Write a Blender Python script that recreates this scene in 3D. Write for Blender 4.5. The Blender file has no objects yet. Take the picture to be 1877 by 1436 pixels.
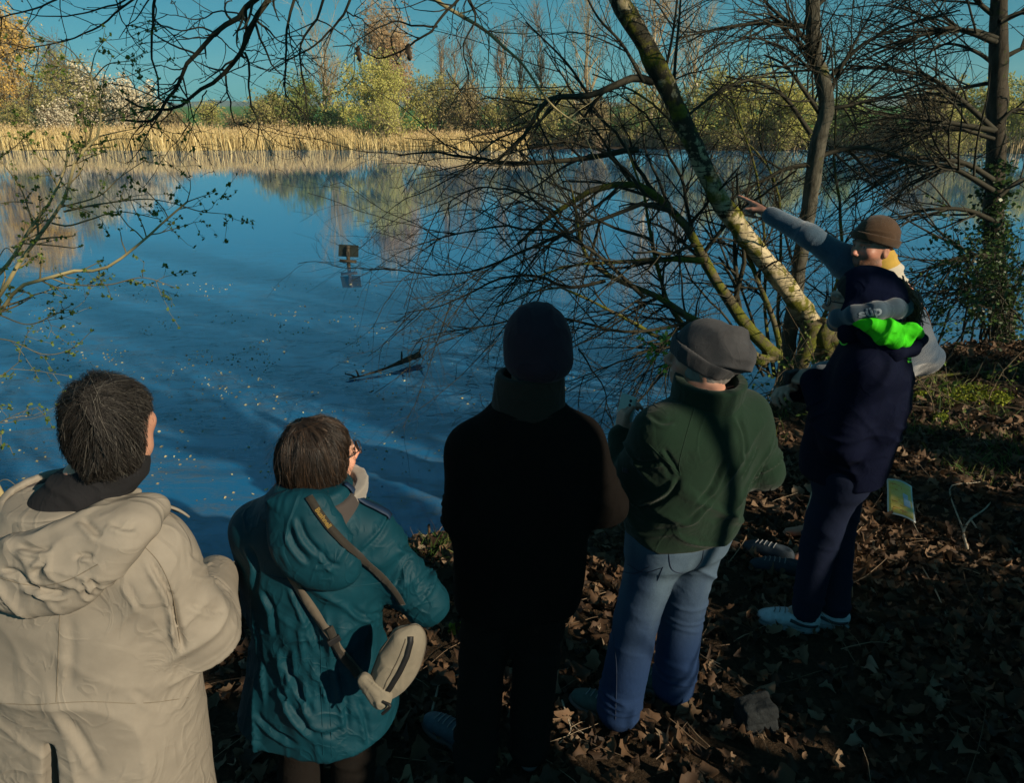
import bpy, math, random
import numpy as np
from mathutils import Vector
from mathutils.bvhtree import BVHTree

# ------------------------------------------------------------------ camera, sky, sun, exposure
SC = bpy.context.scene
CAMZ, PITCH, FPX, CX, CY = 2.3, math.radians(21.9), 1311.0, 938.5, 718.0
cam = bpy.data.cameras.new("camera")
cam.sensor_width, cam.lens = 36.0, FPX / 1877.0 * 36.0
cam.clip_start, cam.clip_end = 0.05, 6000.0
camo = bpy.data.objects.new("camera", cam)
SC.collection.objects.link(camo)
camo.location = (0, 0, CAMZ)
camo.rotation_euler = (math.pi / 2 - PITCH, 0, 0)
SC.camera = camo

SUN_EL = math.radians(27.0)
SUN_H = np.array([0.80, -0.60])          # horizontal direction towards the sun: right and behind the camera
world = bpy.data.worlds.new("World")
SC.world = world
world.use_nodes = True
wn = world.node_tree
for n in list(wn.nodes):
    wn.nodes.remove(n)
sky = wn.nodes.new("ShaderNodeTexSky")
sky.sky_type = 'NISHITA'
sky.sun_disc = False
sky.sun_elevation = SUN_EL
sky.sun_rotation = math.atan2(SUN_H[0], SUN_H[1])
sky.altitude = 0.0
sky.air_density = 0.6
sky.dust_density = 0.4
sky.ozone_density = 8.0
# the picture is graded towards teal: one colour curve over the whole sky
sepc = wn.nodes.new("ShaderNodeSeparateColor")
comb = wn.nodes.new("ShaderNodeCombineColor")
wn.links.new(sky.outputs[0], sepc.inputs[0])
for ch, (gain, gam, lift) in enumerate(((0.32, 1.0, 0.28), (2.12, 0.65, 0.0), (1.68, 0.7, 0.0))):
    pw = wn.nodes.new("ShaderNodeMath"); pw.operation = 'POWER'
    pw.inputs[1].default_value = gam
    ml = wn.nodes.new("ShaderNodeMath"); ml.operation = 'MULTIPLY_ADD'
    ml.inputs[1].default_value, ml.inputs[2].default_value = gain, lift
    wn.links.new(sepc.outputs[ch], pw.inputs[0])
    wn.links.new(pw.outputs[0], ml.inputs[0])
    wn.links.new(ml.outputs[0], comb.inputs[ch])
bgn = wn.nodes.new("ShaderNodeBackground")
bgn.inputs[1].default_value = 0.05
won = wn.nodes.new("ShaderNodeOutputWorld")
wn.links.new(comb.outputs[0], bgn.inputs[0])
wn.links.new(bgn.outputs[0], won.inputs[0])

sl = bpy.data.lights.new("sun", 'SUN')
sl.energy = 5.0
sl.angle = math.radians(0.5)
sl.color = (1.0, 0.84, 0.62)
sun = bpy.data.objects.new("sun", sl)
SC.collection.objects.link(sun)
ce = math.cos(SUN_EL)
sun_dir = Vector((SUN_H[0] * ce, SUN_H[1] * ce, math.sin(SUN_EL)))
sun.rotation_euler = sun_dir.to_track_quat('Z', 'Y').to_euler()
sun.location = (30, -20, 30)

SC.view_settings.view_transform = 'Standard'
SC.view_settings.look = 'None'
SC.view_settings.exposure = 0.3
SC.view_settings.gamma = 1.0
SC.view_settings.use_curve_mapping = False
SC.render.engine = 'CYCLES'
SC.cycles.use_denoising = True
SC.cycles.max_bounces = 6
SC.cycles.diffuse_bounces = 3
SC.cycles.glossy_bounces = 3
SC.cycles.transmission_bounces = 4
SC.cycles.transparent_max_bounces = 8

# ------------------------------------------------------------------ helpers
RNG = np.random.default_rng(7)
random.seed(7)
COL = SC.collection
SP, CP = math.sin(PITCH), math.cos(PITCH)


def ray(px, py):
    dx, dy = (px - CX) / FPX, (CY - py) / FPX
    return np.array([dx, CP + dy * SP, -SP + dy * CP])


def P(px, py, Y):
    """world point at distance Y ahead that the photograph shows at (px, py)"""
    d = ray(px, py)
    return np.array([0, 0, CAMZ]) + d * (Y / d[1])


def PZ(px, py, z):
    d = ray(px, py)
    return np.array([0, 0, CAMZ]) + d * ((z - CAMZ) / d[2])


def tag(o, label=None, cat=None, group=None, kind=None):
    if label: o["label"] = label
    if cat: o["category"] = cat
    if group: o["group"] = group
    if kind: o["kind"] = kind
    return o


def empty(name, loc, label=None, cat=None, group=None):
    o = bpy.data.objects.new(name, None)
    o.empty_display_size = 0.2
    COL.objects.link(o)
    o.location = loc
    return tag(o, label, cat, group)


def mesh_data(name, V, F, mat=None, smooth=True):
    """V (n,3); F list of int arrays (m,3) or (m,4)"""
    V = np.asarray(V, dtype=np.float32)
    F = [np.asarray(f, dtype=np.int32) for f in (F if isinstance(F, list) else [F])]
    F = [f for f in F if len(f)]
    me = bpy.data.meshes.new(name)
    me.vertices.add(len(V))
    me.vertices.foreach_set("co", V.ravel())
    nl = sum(f.size for f in F)
    npol = sum(len(f) for f in F)
    me.loops.add(nl)
    me.polygons.add(npol)
    me.loops.foreach_set("vertex_index", np.concatenate([f.ravel() for f in F]))
    tot = np.concatenate([np.full(len(f), f.shape[1], dtype=np.int32) for f in F])
    st = np.concatenate([[0], np.cumsum(tot)[:-1]]).astype(np.int32)
    me.polygons.foreach_set("loop_start", st)
    try:
        me.polygons.foreach_set("loop_total", tot)
    except Exception:
        pass
    me.polygons.foreach_set("use_smooth", np.full(npol, smooth, dtype=bool))
    me.update(calc_edges=True)
    me.validate()
    if mat:
        me.materials.append(mat)
    return me


def obj(name, V, F, mat, parent=None, smooth=True, org=None):
    """one mesh object; V in world coordinates, stored relative to parent (or org)"""
    V = np.asarray(V, dtype=np.float64)
    o0 = np.zeros(3)
    if parent is not None:
        o0 = root_loc(parent)
    elif org is not None:
        o0 = np.asarray(org, dtype=np.float64)
    o = bpy.data.objects.new(name, mesh_data(name, V - o0, F, mat, smooth))
    COL.objects.link(o)
    if parent is not None:
        o.parent = parent
    elif org is not None:
        o.location = o0
    return o


def root_loc(o):
    p = np.zeros(3)
    while o is not None:
        p += np.array(o.location)
        o = o.parent
    return p


class MB:
    """collects vertices and faces of several shapes"""
    def __init__(s):
        s.V, s.F, s.n = [], [], 0

    def add(s, V, F):
        V = np.asarray(V, dtype=np.float64)
        for f in (F if isinstance(F, list) else [F]):
            f = np.asarray(f, dtype=np.int64)
            if len(f):
                s.F.append(f + s.n)
        s.V.append(V)
        s.n += len(V)
        return s

    def build(s, name, mat, parent=None, smooth=True, org=None):
        q = [f for f in s.F if f.shape[1] == 4]
        t = [f for f in s.F if f.shape[1] == 3]
        F = ([np.concatenate(q)] if q else []) + ([np.concatenate(t)] if t else [])
        return obj(name, np.concatenate(s.V), F, mat, parent, smooth, org)


# ---- value noise, vectorised
_perm = np.random.default_rng(3).random(4096)


def vnoise(p, seed=0):
    p = np.asarray(p, dtype=np.float64)
    i = np.floor(p).astype(np.int64)
    f = p - i
    u = f * f * f * (f * (f * 6 - 15) + 10)
    r = 0.0
    for dx in (0, 1):
        wx = u[:, 0] if dx else 1 - u[:, 0]
        for dy in (0, 1):
            wy = u[:, 1] if dy else 1 - u[:, 1]
            for dz in (0, 1):
                wz = u[:, 2] if dz else 1 - u[:, 2]
                h = ((i[:, 0] + dx) * 374761393 + (i[:, 1] + dy) * 668265263 + (i[:, 2] + dz) * 2147483647 + seed * 1274126177)
                h = (h ^ (h >> 13)) * 1274126177
                h = (h ^ (h >> 16)) & 4095
                r = r + wx * wy * wz * _perm[h]
    return r * 2 - 1


def fbm(p, oct=3, seed=0):
    a, s, r = 1.0, 1.0, 0.0
    for k in range(oct):
        r = r + a * vnoise(np.asarray(p) * s + 17.3 * k, seed + k)
        a *= 0.5
        s *= 2.03
    return r


def sstep(a, b, x):
    t = np.clip((x - a) / (b - a), 0, 1)
    return t * t * (3 - 2 * t)


# ---- tubes along many paths at once
def tubes(paths, radii, sides=4, cap=False):
    """paths: list of (n,3); radii: list of (n,)"""
    V, F, base = [], [], 0
    groups = {}
    for k, p in enumerate(paths):
        groups.setdefault(len(p), []).append(k)
    for n, ids in groups.items():
        A = np.stack([paths[k] for k in ids])
        R = np.stack([radii[k] for k in ids])
        T = np.gradient(A, axis=1)
        T /= np.linalg.norm(T, axis=2, keepdims=True) + 1e-12
        mt = np.abs(T.mean(axis=1))
        ref = np.zeros((len(ids), 3))
        ref[np.arange(len(ids)), np.argmin(mt, axis=1)] = 1
        U = np.cross(T, ref[:, None, :])
        U /= np.linalg.norm(U, axis=2, keepdims=True) + 1e-12
        W = np.cross(T, U)
        a = np.arange(sides) * 2 * math.pi / sides
        ring = (A[:, :, None, :] + R[:, :, None, None] * (np.cos(a)[None, None, :, None] * U[:, :, None, :] + np.sin(a)[None, None, :, None] * W[:, :, None, :]))
        V.append(ring.reshape(-1, 3))
        b = np.arange(len(ids))[:, None, None] * (n * sides) + base
        i = np.arange(n - 1)[None, :, None] * sides
        j = np.arange(sides)[None, None, :]
        j2 = (j + 1) % sides
        q = np.stack([b + i + j, b + i + j2, b + i + sides + j2, b + i + sides + j], axis=-1).reshape(-1, 4)
        F.append(q)
        base += len(ids) * n * sides
    V = np.concatenate(V)
    if cap:
        V, F = tubes(paths, radii, sides)
        base, off = len(V), 0
        V = [V]
        tri = []
        for n, ids in groups.items():
            for k in ids:
                for e in (0, n - 1):
                    V.append(np.asarray(paths[k][e])[None, :])
                    r = off + e * sides + np.arange(sides)
                    t = np.stack([r, np.roll(r, -1), np.full(sides, base)], axis=1)
                    tri.append(t if e else t[:, ::-1])
                    base += 1
                off += n * sides
        return np.concatenate(V), F + [np.concatenate(tri)]
    return V, F


def spline(pts, n, extra=None):
    """Catmull-Rom through pts, n samples"""
    p = np.asarray(pts, dtype=np.float64)
    q = np.vstack([2 * p[0] - p[1], p, 2 * p[-1] - p[-2]])
    seg = np.linalg.norm(np.diff(p, axis=0), axis=1)
    cum = np.concatenate([[0], np.cumsum(seg)])
    s = np.linspace(0, cum[-1], n)
    k = np.clip(np.searchsorted(cum, s, side='right') - 1, 0, len(p) - 2)
    t = ((s - cum[k]) / np.maximum(seg[k], 1e-9))[:, None]
    a, b, c, d = q[k], q[k + 1], q[k + 2], q[k + 3]
    r = 0.5 * (2 * b + (c - a) * t + (2 * a - 5 * b + 4 * c - d) * t ** 2 + (3 * b - a - 3 * c + d) * t ** 3)
    return r


def box(c, size, rot=None):
    s = np.asarray(size) / 2
    v = np.array([[x, y, z] for x in (-1, 1) for y in (-1, 1) for z in (-1, 1)], dtype=float) * s
    if rot is not None:
        v = v @ np.asarray(rot).T
    f = np.array([[0, 1, 3, 2], [4, 6, 7, 5], [0, 4, 5, 1], [2, 3, 7, 6], [0, 2, 6, 4], [1, 5, 7, 3]])
    return v + np.asarray(c), f


def rotz(a):
    c, s = math.cos(a), math.sin(a)
    return np.array([[c, -s, 0], [s, c, 0], [0, 0, 1.0]])


def rotx(a):
    c, s = math.cos(a), math.sin(a)
    return np.array([[1.0, 0, 0], [0, c, -s], [0, s, c]])


def roty(a):
    c, s = math.cos(a), math.sin(a)
    return np.array([[c, 0, s], [0, 1.0, 0], [-s, 0, c]])


def bevel(o, w=0.004, seg=2):
    m = o.modifiers.new("bevel", 'BEVEL')
    m.width, m.segments, m.limit_method = w, seg, 'ANGLE'
    return o


# ---- materials
def nmat(name):
    m = bpy.data.materials.new(name)
    m.use_nodes = True
    nt = m.node_tree
    b = nt.nodes["Principled BSDF"]
    return m, nt, b


def ramp(nt, fac, stops):
    r = nt.nodes.new("ShaderNodeValToRGB")
    e = r.color_ramp.elements
    while len(e) < len(stops):
        e.new(0.5)
    for k, (p, c) in enumerate(stops):
        e[k].position = p
        e[k].color = (c[0], c[1], c[2], 1)
    nt.links.new(fac, r.inputs[0])
    return r.outputs[0]


def noise_node(nt, scale, detail=4, rough=0.55, stretch=None, coord='Object', dist=0.0):
    tc = nt.nodes.new("ShaderNodeTexCoord")
    out = tc.outputs[coord]
    if stretch is not None:
        mp = nt.nodes.new("ShaderNodeMapping")
        mp.inputs["Scale"].default_value = stretch
        nt.links.new(out, mp.inputs[0])
        out = mp.outputs[0]
    n = nt.nodes.new("ShaderNodeTexNoise")
    n.inputs["Scale"].default_value = scale
    n.inputs["Detail"].default_value = detail
    n.inputs["Roughness"].default_value = rough
    n.inputs["Distortion"].default_value = dist
    nt.links.new(out, n.inputs["Vector"])
    return n.outputs[0]


def bump(nt, b, height, strength=0.4, dist=0.01, prev=None):
    bn = nt.nodes.new("ShaderNodeBump")
    bn.inputs["Strength"].default_value = strength
    bn.inputs["Distance"].default_value = dist
    nt.links.new(height, bn.inputs["Height"])
    if prev is not None:
        nt.links.new(prev, bn.inputs["Normal"])
    nt.links.new(bn.outputs[0], b.inputs["Normal"])
    return bn.outputs[0]


def sc(c, k):
    return (min(c[0] * k, 1), min(c[1] * k, 1), min(c[2] * k, 1))


def pmat(name, col, rough=0.8, var=0.25, scale=8.0, bumps=(), sheen=0.0, spec=0.3, stretch=None, col2=None):
    """base colour with noise variation; bumps = [(scale, strength, distance, stretch)]"""
    m, nt, b = nmat(name)
    n = noise_node(nt, scale, 5, 0.6, stretch)
    c2 = col2 or sc(col, 1 + var)
    out = ramp(nt, n, [(0.3, sc(col, 1 - var)), (0.7, c2)])
    nt.links.new(out, b.inputs["Base Color"])
    b.inputs["Roughness"].default_value = rough
    b.inputs["Specular IOR Level"].default_value = spec
    if sheen:
        b.inputs["Sheen Weight"].default_value = sheen
        b.inputs["Sheen Roughness"].default_value = 0.5
    prev = None
    for (s, st, d, sx) in bumps:
        prev = bump(nt, b, noise_node(nt, s, 4, 0.6, sx), st, d, prev)
    return m


def island_mat(name, stops, rough=0.75, trans=0.0, spec=0.25, bumps=()):
    """each loose piece takes its own colour from the ramp"""
    m, nt, b = nmat(name)
    g = nt.nodes.new("ShaderNodeNewGeometry")
    out = ramp(nt, g.outputs["Random Per Island"], stops)
    nt.links.new(out, b.inputs["Base Color"])
    b.inputs["Roughness"].default_value = rough
    b.inputs["Specular IOR Level"].default_value = spec
    prev = None
    for (s, st, d, sx) in bumps:
        prev = bump(nt, b, noise_node(nt, s, 3, 0.6, sx), st, d, prev)
    if trans > 0:
        tr = nt.nodes.new("ShaderNodeBsdfTranslucent")
        nt.links.new(out, tr.inputs[0])
        mx = nt.nodes.new("ShaderNodeMixShader")
        mx.inputs[0].default_value = trans
        nt.links.new(b.outputs[0], mx.inputs[1])
        nt.links.new(tr.outputs[0], mx.inputs[2])
        nt.links.new(mx.outputs[0], nt.nodes["Material Output"].inputs[0])
    return m
# ------------------------------------------------------------------ the setting: ground, water, field
WATER_Z = -0.55
_nx = np.array([-400, -90, -30, -8, -3.0, -1.6, 0, 1, 2, 2.7, 3.5, 5.2, 10, 30, 90, 400.0])
_ny = np.array([40, 8, 4.2, 3.9, 3.9, 4.0, 4.15, 4.7, 5.9, 6.8, 7.2, 7.7, 9.6, 15, 24, 60.0])
_fx = np.array([-2000, -70, -30, 3, 5, 12, 22, 40, 90, 2000.0])
_fy = np.array([30, 50, 50.5, 50.5, 52, 51, 50, 44, 30, 10.0])


def shore(X, Y):
    """signed distance into the water, roughly"""
    w = 0.12 * np.sin(X * 2.3) + 0.08 * np.sin(X * 5.1 + 1)
    dn = Y - np.interp(X, _nx, _ny) + w
    df = np.interp(X, _fx, _fy) + 1.2 * np.sin(X * 0.35) * 0.4 - Y
    return dn, df


def ground_z(X, Y):
    X, Y = np.asarray(X, dtype=float), np.asarray(Y, dtype=float)
    dn, df = shore(X, Y)
    p = np.stack([X.ravel(), Y.ravel(), np.zeros(X.size)], axis=1)
    n1 = fbm(p * 1.1, 3, 5).reshape(X.shape)
    n2 = fbm(p * 0.05, 2, 9).reshape(X.shape)
    near = 0.03 * n1 - 0.72 * sstep(-1.0, 0.35, dn) - 0.9 * sstep(0.3, 2.5, dn)
    near = near + 0.10 * sstep(1.5, 4.5, X) * sstep(0.5, -0.6, dn)
    farz = -0.50 + 0.55 * sstep(0, 14, -df) + 0.25 * n2 * sstep(5, 30, -df) - 0.9 * sstep(0.0, 2.5, df)
    farz = farz + 0.9 * sstep(60, 400, Y - 50)
    return np.where(dn < df, near, farz)


xs = np.unique(np.concatenate([np.arange(-4, 7, 0.13), np.arange(-14, 16, 0.5), np.arange(-100, 101, 4), [-1150, -900, -600, -400, -250, -160, 160, 250, 400, 600, 900, 1150]]))
ys = np.unique(np.concatenate([np.arange(0.6, 10, 0.13), np.arange(-12, 20, 0.5), np.arange(20, 110, 2.0), [-55, -40, -30, -20, 130, 160, 200, 260, 340, 450, 600, 740, 880]]))
GX, GY = np.meshgrid(xs, ys)
GZ = ground_z(GX, GY)
gv = np.stack([GX.ravel(), GY.ravel(), GZ.ravel()], axis=1)
ii = np.arange(len(ys) - 1)[:, None] * len(xs) + np.arange(len(xs) - 1)[None, :]
gf = np.stack([ii, ii + 1, ii + len(xs) + 1, ii + len(xs)], axis=-1).reshape(-1, 4)

m, nt, b = nmat("earth")
n_a = noise_node(nt, 3.0, 8, 0.65)
n_b = noise_node(nt, 45.0, 5, 0.7)
soil = ramp(nt, n_b, [(0.25, (0.012, 0.009, 0.006)), (0.5, (0.035, 0.024, 0.015)), (0.75, (0.075, 0.05, 0.03))])
grassy = ramp(nt, noise_node(nt, 0.25, 5, 0.6), [(0.3, (0.05, 0.13, 0.02)), (0.7, (0.075, 0.19, 0.03))])
sep = nt.nodes.new("ShaderNodeSeparateXYZ")
tc = nt.nodes.new("ShaderNodeTexCoord")
nt.links.new(tc.outputs["Object"], sep.inputs[0])
mr = nt.nodes.new("ShaderNodeMapRange")
mr.inputs[1].default_value, mr.inputs[2].default_value = 62, 75
nt.links.new(sep.outputs[1], mr.inputs[0])
mx = nt.nodes.new("ShaderNodeMix")
mx.data_type = 'RGBA'
nt.links.new(mr.outputs[0], mx.inputs[0])
nt.links.new(soil, mx.inputs[6])
nt.links.new(grassy, mx.inputs[7])
nt.links.new(mx.outputs[2], b.inputs["Base Color"])
b.inputs["Roughness"].default_value = 0.95
b.inputs["Specular IOR Level"].default_value = 0.1
bump(nt, b, n_b, 0.8, 0.03)
tag(obj("ground", gv, [gf], m), kind="structure")

# the pond: reflective water with a broken film of algae and pollen in the shallows
m, nt, b = nmat("pond_water")
b.inputs["Base Color"].default_value = (0.0, 0.115, 0.285, 1)
b.inputs["Roughness"].default_value = 0.012
b.inputs["Specular IOR Level"].default_value = 0.0
gls = nt.nodes.new("ShaderNodeBsdfGlossy")                    # the mirror of the surface, strongest at a low angle
gls.inputs["Color"].default_value = (0.92, 0.95, 1.0, 1)
gls.inputs["Roughness"].default_value = 0.012
lw = nt.nodes.new("ShaderNodeLayerWeight")
lw.inputs["Blend"].default_value = 0.5
fz = ramp(nt, lw.outputs["Facing"], [(0.0, (0.06,) * 3), (0.35, (0.14,) * 3), (0.60, (0.34,) * 3), (0.78, (0.60,) * 3), (0.93, (0.80,) * 3)])
wmx = nt.nodes.new("ShaderNodeMixShader")
nt.links.new(fz, wmx.inputs[0]); nt.links.new(b.outputs[0], wmx.inputs[1]); nt.links.new(gls.outputs[0], wmx.inputs[2])
rip = noise_node(nt, 1.0, 5, 0.6, (0.9, 3.2, 1), 'Object', 0.6)
rip2 = noise_node(nt, 9.0, 3, 0.6, (0.5, 1.6, 1), 'Object', 0.4)
pr = bump(nt, b, rip, 0.018, 0.05)
pr = bump(nt, b, rip2, 0.03, 0.008, pr)
nt.links.new(pr, gls.inputs["Normal"])
film = nt.nodes.new("ShaderNodeBsdfPrincipled")
fc = ramp(nt, noise_node(nt, 60, 4, 0.7), [(0.30, (0.030, 0.042, 0.038)), (0.6, (0.125, 0.115, 0.080)), (0.8, (0.27, 0.23, 0.15))])
nt.links.new(fc, film.inputs["Base Color"])
film.inputs["Roughness"].default_value = 0.7
cov = noise_node(nt, 2.6, 9, 0.78, (0.55, 1.25, 1), 'Object', 1.4)
fine = noise_node(nt, 24, 6, 0.75, (0.5, 1.5, 1), 'Object', 1.0)
cm = nt.nodes.new("ShaderNodeMath"); cm.operation = 'MULTIPLY'
r1 = ramp(nt, cov, [(0.43, (0.08, 0.08, 0.08)), (0.63, (0.95, 0.95, 0.95))])
r2 = ramp(nt, fine, [(0.40, (0.18, 0.18, 0.18)), (0.64, (0.9, 0.9, 0.9))])
nt.links.new(r1, cm.inputs[0]); nt.links.new(r2, cm.inputs[1])
sep = nt.nodes.new("ShaderNodeSeparateXYZ"); tc = nt.nodes.new("ShaderNodeTexCoord")
nt.links.new(tc.outputs["Object"], sep.inputs[0])
mr = nt.nodes.new("ShaderNodeMapRange")                       # the film lies in the shallows by this bank
mr.inputs[1].default_value, mr.inputs[2].default_value = 17, 7.5
nt.links.new(sep.outputs[1], mr.inputs[0])
cm2 = nt.nodes.new("ShaderNodeMath"); cm2.operation = 'MULTIPLY'
nt.links.new(cm.outputs[0], cm2.inputs[0]); nt.links.new(mr.outputs[0], cm2.inputs[1])
ms = nt.nodes.new("ShaderNodeMixShader")
nt.links.new(cm2.outputs[0], ms.inputs[0])
nt.links.new(wmx.outputs[0], ms.inputs[1]); nt.links.new(film.outputs[0], ms.inputs[2])
nt.links.new(ms.outputs[0], nt.nodes["Material Output"].inputs[0])
wv = np.array([[-140, 0, WATER_Z], [140, 0, WATER_Z], [140, 90, WATER_Z], [-140, 90, WATER_Z]], dtype=float)
tag(obj("pond_water", wv, [np.array([[0, 1, 2, 3]])], m, smooth=False), kind="structure")
# ------------------------------------------------------------------ branching
def unit(v):
    return v / (np.linalg.norm(v, axis=-1, keepdims=True) + 1e-12)


def march(start, d, length, n, wig, trop, rng):
    """paths (B,n,3) from start along d with jitter and a pull"""
    B = len(start)
    A = np.zeros((B, n, 3))
    A[:, 0] = start
    step = (length / (n - 1))[:, None]
    d = unit(d)
    trop = np.asarray(trop, dtype=float)
    for k in range(1, n):
        d = unit(d + wig * rng.normal(size=(B, 3)) + trop)
        A[:, k] = A[:, k - 1] + d * step
    return A


def sprout(A, R, count, rng, tr=(0.15, 1.0), ang=(28, 60), ln=(0.3, 0.6), n=6, wig=0.12, trop=(0, 0, 0.05), rf=0.6, rmin=0.002, tip=0.35, abslen=False, bias=None):
    """children of the paths A (B,m,3) with radii R (B,m)"""
    B, m = A.shape[:2]
    seg = np.linalg.norm(np.diff(A, axis=1), axis=2).sum(axis=1)
    pi = rng.choice(B, size=count, p=seg / seg.sum())
    t = tr[0] + (tr[1] - tr[0]) * rng.random(count)
    f = t * (m - 1)
    k = np.minimum(f.astype(int), m - 2)
    u = (f - k)[:, None]
    st = A[pi, k] * (1 - u) + A[pi, k + 1] * u
    tg = unit(A[pi, k + 1] - A[pi, k])
    rr = R[pi, k] * (1 - u[:, 0]) + R[pi, k + 1] * u[:, 0]
    q = rng.normal(size=(count, 3))
    if bias is not None:
        q = q + np.asarray(bias)
    pp = unit(q - (q * tg).sum(1, keepdims=True) * tg)
    a = np.radians(ang[0] + (ang[1] - ang[0]) * rng.random(count))[:, None]
    d = tg * np.cos(a) + pp * np.sin(a)
    L = (ln[0] + (ln[1] - ln[0]) * rng.random(count))
    if not abslen:
        L = L * seg[pi] * (1.15 - 0.7 * t)
    C = march(st, d, L, n, wig, trop, rng)
    r0 = np.maximum(rr * rf, rmin)
    r = r0[:, None] * np.linspace(1, tip, n)[None, :]
    return C, np.maximum(r, rmin * 0.6)


def add_paths(mb, A, R, sides=4):
    V, F = tubes(list(A), list(R), sides)
    mb.add(V, F)
    return mb


def scatter_on(A, count, rng, spread=0.02, tr=(0.1, 1.0)):
    B, m = A.shape[:2]
    pi = rng.integers(0, B, count)
    f = (tr[0] + (tr[1] - tr[0]) * rng.random(count)) * (m - 1)
    k = np.minimum(f.astype(int), m - 2)
    u = (f - k)[:, None]
    p = A[pi, k] * (1 - u) + A[pi, k + 1] * u
    return p + rng.normal(size=p.shape) * spread


def leaf_tris(P0, size, rng, flat=0.0, ar=0.6, face=0.0):
    """little kite-shaped leaves (2 triangles) at P0; face > 0 turns the blades towards the light, as leaves do"""
    n = len(P0)
    a = unit(rng.normal(size=(n, 3)) * np.array([1, 1, 1 - flat]))
    q = rng.normal(size=(n, 3))
    if face:
        nr = unit(rng.normal(size=(n, 3)) + face * np.array(sun_dir))
        a = unit(a - (a * nr).sum(1, keepdims=True) * nr)
        q = np.cross(nr, a)
    b = unit(q - (q * a).sum(1, keepdims=True) * a)
    s = (size * (0.6 + 0.8 * rng.random(n)))[:, None]
    V = np.stack([P0 - a * s * 0.5, P0 + b * s * ar * 0.5, P0 + a * s * 0.5, P0 - b * s * ar * 0.5], axis=1).reshape(-1, 3)
    i = np.arange(n)[:, None] * 4
    return V, [np.concatenate([i, i + 1, i + 2, i + 3], axis=1)]


def stem(p0, p1, r0, r1, n=14, wob=0.05, rng=RNG):
    t = np.linspace(0, 1, n)[:, None]
    p = p0 * (1 - t) + p1 * t
    w = np.cumsum(rng.normal(size=(n, 3)), axis=0) * wob / math.sqrt(n)
    w -= w[:1]
    w[:, 2] *= 0.3
    return (p + w)[None], (r0 + (r1 - r0) * t[:, 0])[None]


# ------------------------------------------------------------------ the far bank
M_bark_far = pmat("bark_far", (0.16, 0.12, 0.075), 0.9, 0.35, 3.0)
M_bark_pale = pmat("bark_pale", (0.42, 0.36, 0.25), 0.85, 0.3, 2.0)
M_twig_brown = pmat("twig_brown", (0.22, 0.165, 0.105), 0.9, 0.3, 1.0)
M_twig_tan = pmat("twig_tan", (0.38, 0.30, 0.17), 0.9, 0.3, 1.0)
L_gold = island_mat("leaf_gold", [(0.0, (0.46, 0.28, 0.05)), (0.5, (0.66, 0.43, 0.10)), (1.0, (0.78, 0.57, 0.18))], 0.7, 0.4)
L_orange = island_mat("leaf_orange", [(0.0, (0.30, 0.18, 0.09)), (0.6, (0.46, 0.30, 0.15)), (1.0, (0.56, 0.42, 0.24))], 0.7, 0.42)
L_willow = island_mat("leaf_willow", [(0.0, (0.28, 0.28, 0.06)), (0.5, (0.46, 0.45, 0.11)), (1.0, (0.62, 0.58, 0.19))], 0.7, 0.42)
L_olive = island_mat("leaf_olive", [(0.0, (0.19, 0.19, 0.055)), (0.5, (0.34, 0.32, 0.10)), (1.0, (0.50, 0.44, 0.17))], 0.7, 0.42)
L_brown = island_mat("leaf_brown", [(0.0, (0.19, 0.15, 0.07)), (0.5, (0.33, 0.26, 0.12)), (1.0, (0.48, 0.39, 0.20))], 0.7, 0.42)
L_green = island_mat("leaf_green", [(0.0, (0.1, 0.138, 0.0312)), (0.5, (0.2, 0.25, 0.0562)), (1.0, (0.338, 0.375, 0.106))], 0.7, 0.42)
L_bright = island_mat("leaf_bright", [(0.0, (0.207, 0.287, 0.069)), (0.5, (0.322, 0.414, 0.115)), (1.0, (0.46, 0.529, 0.184))], 0.7, 0.42)
L_blossom = island_mat("blossom", [(0.0, (0.33, 0.275, 0.158)), (0.5, (0.605, 0.539, 0.378)), (1.0, (0.792, 0.726, 0.546))], 0.7, 0.25)


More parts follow.
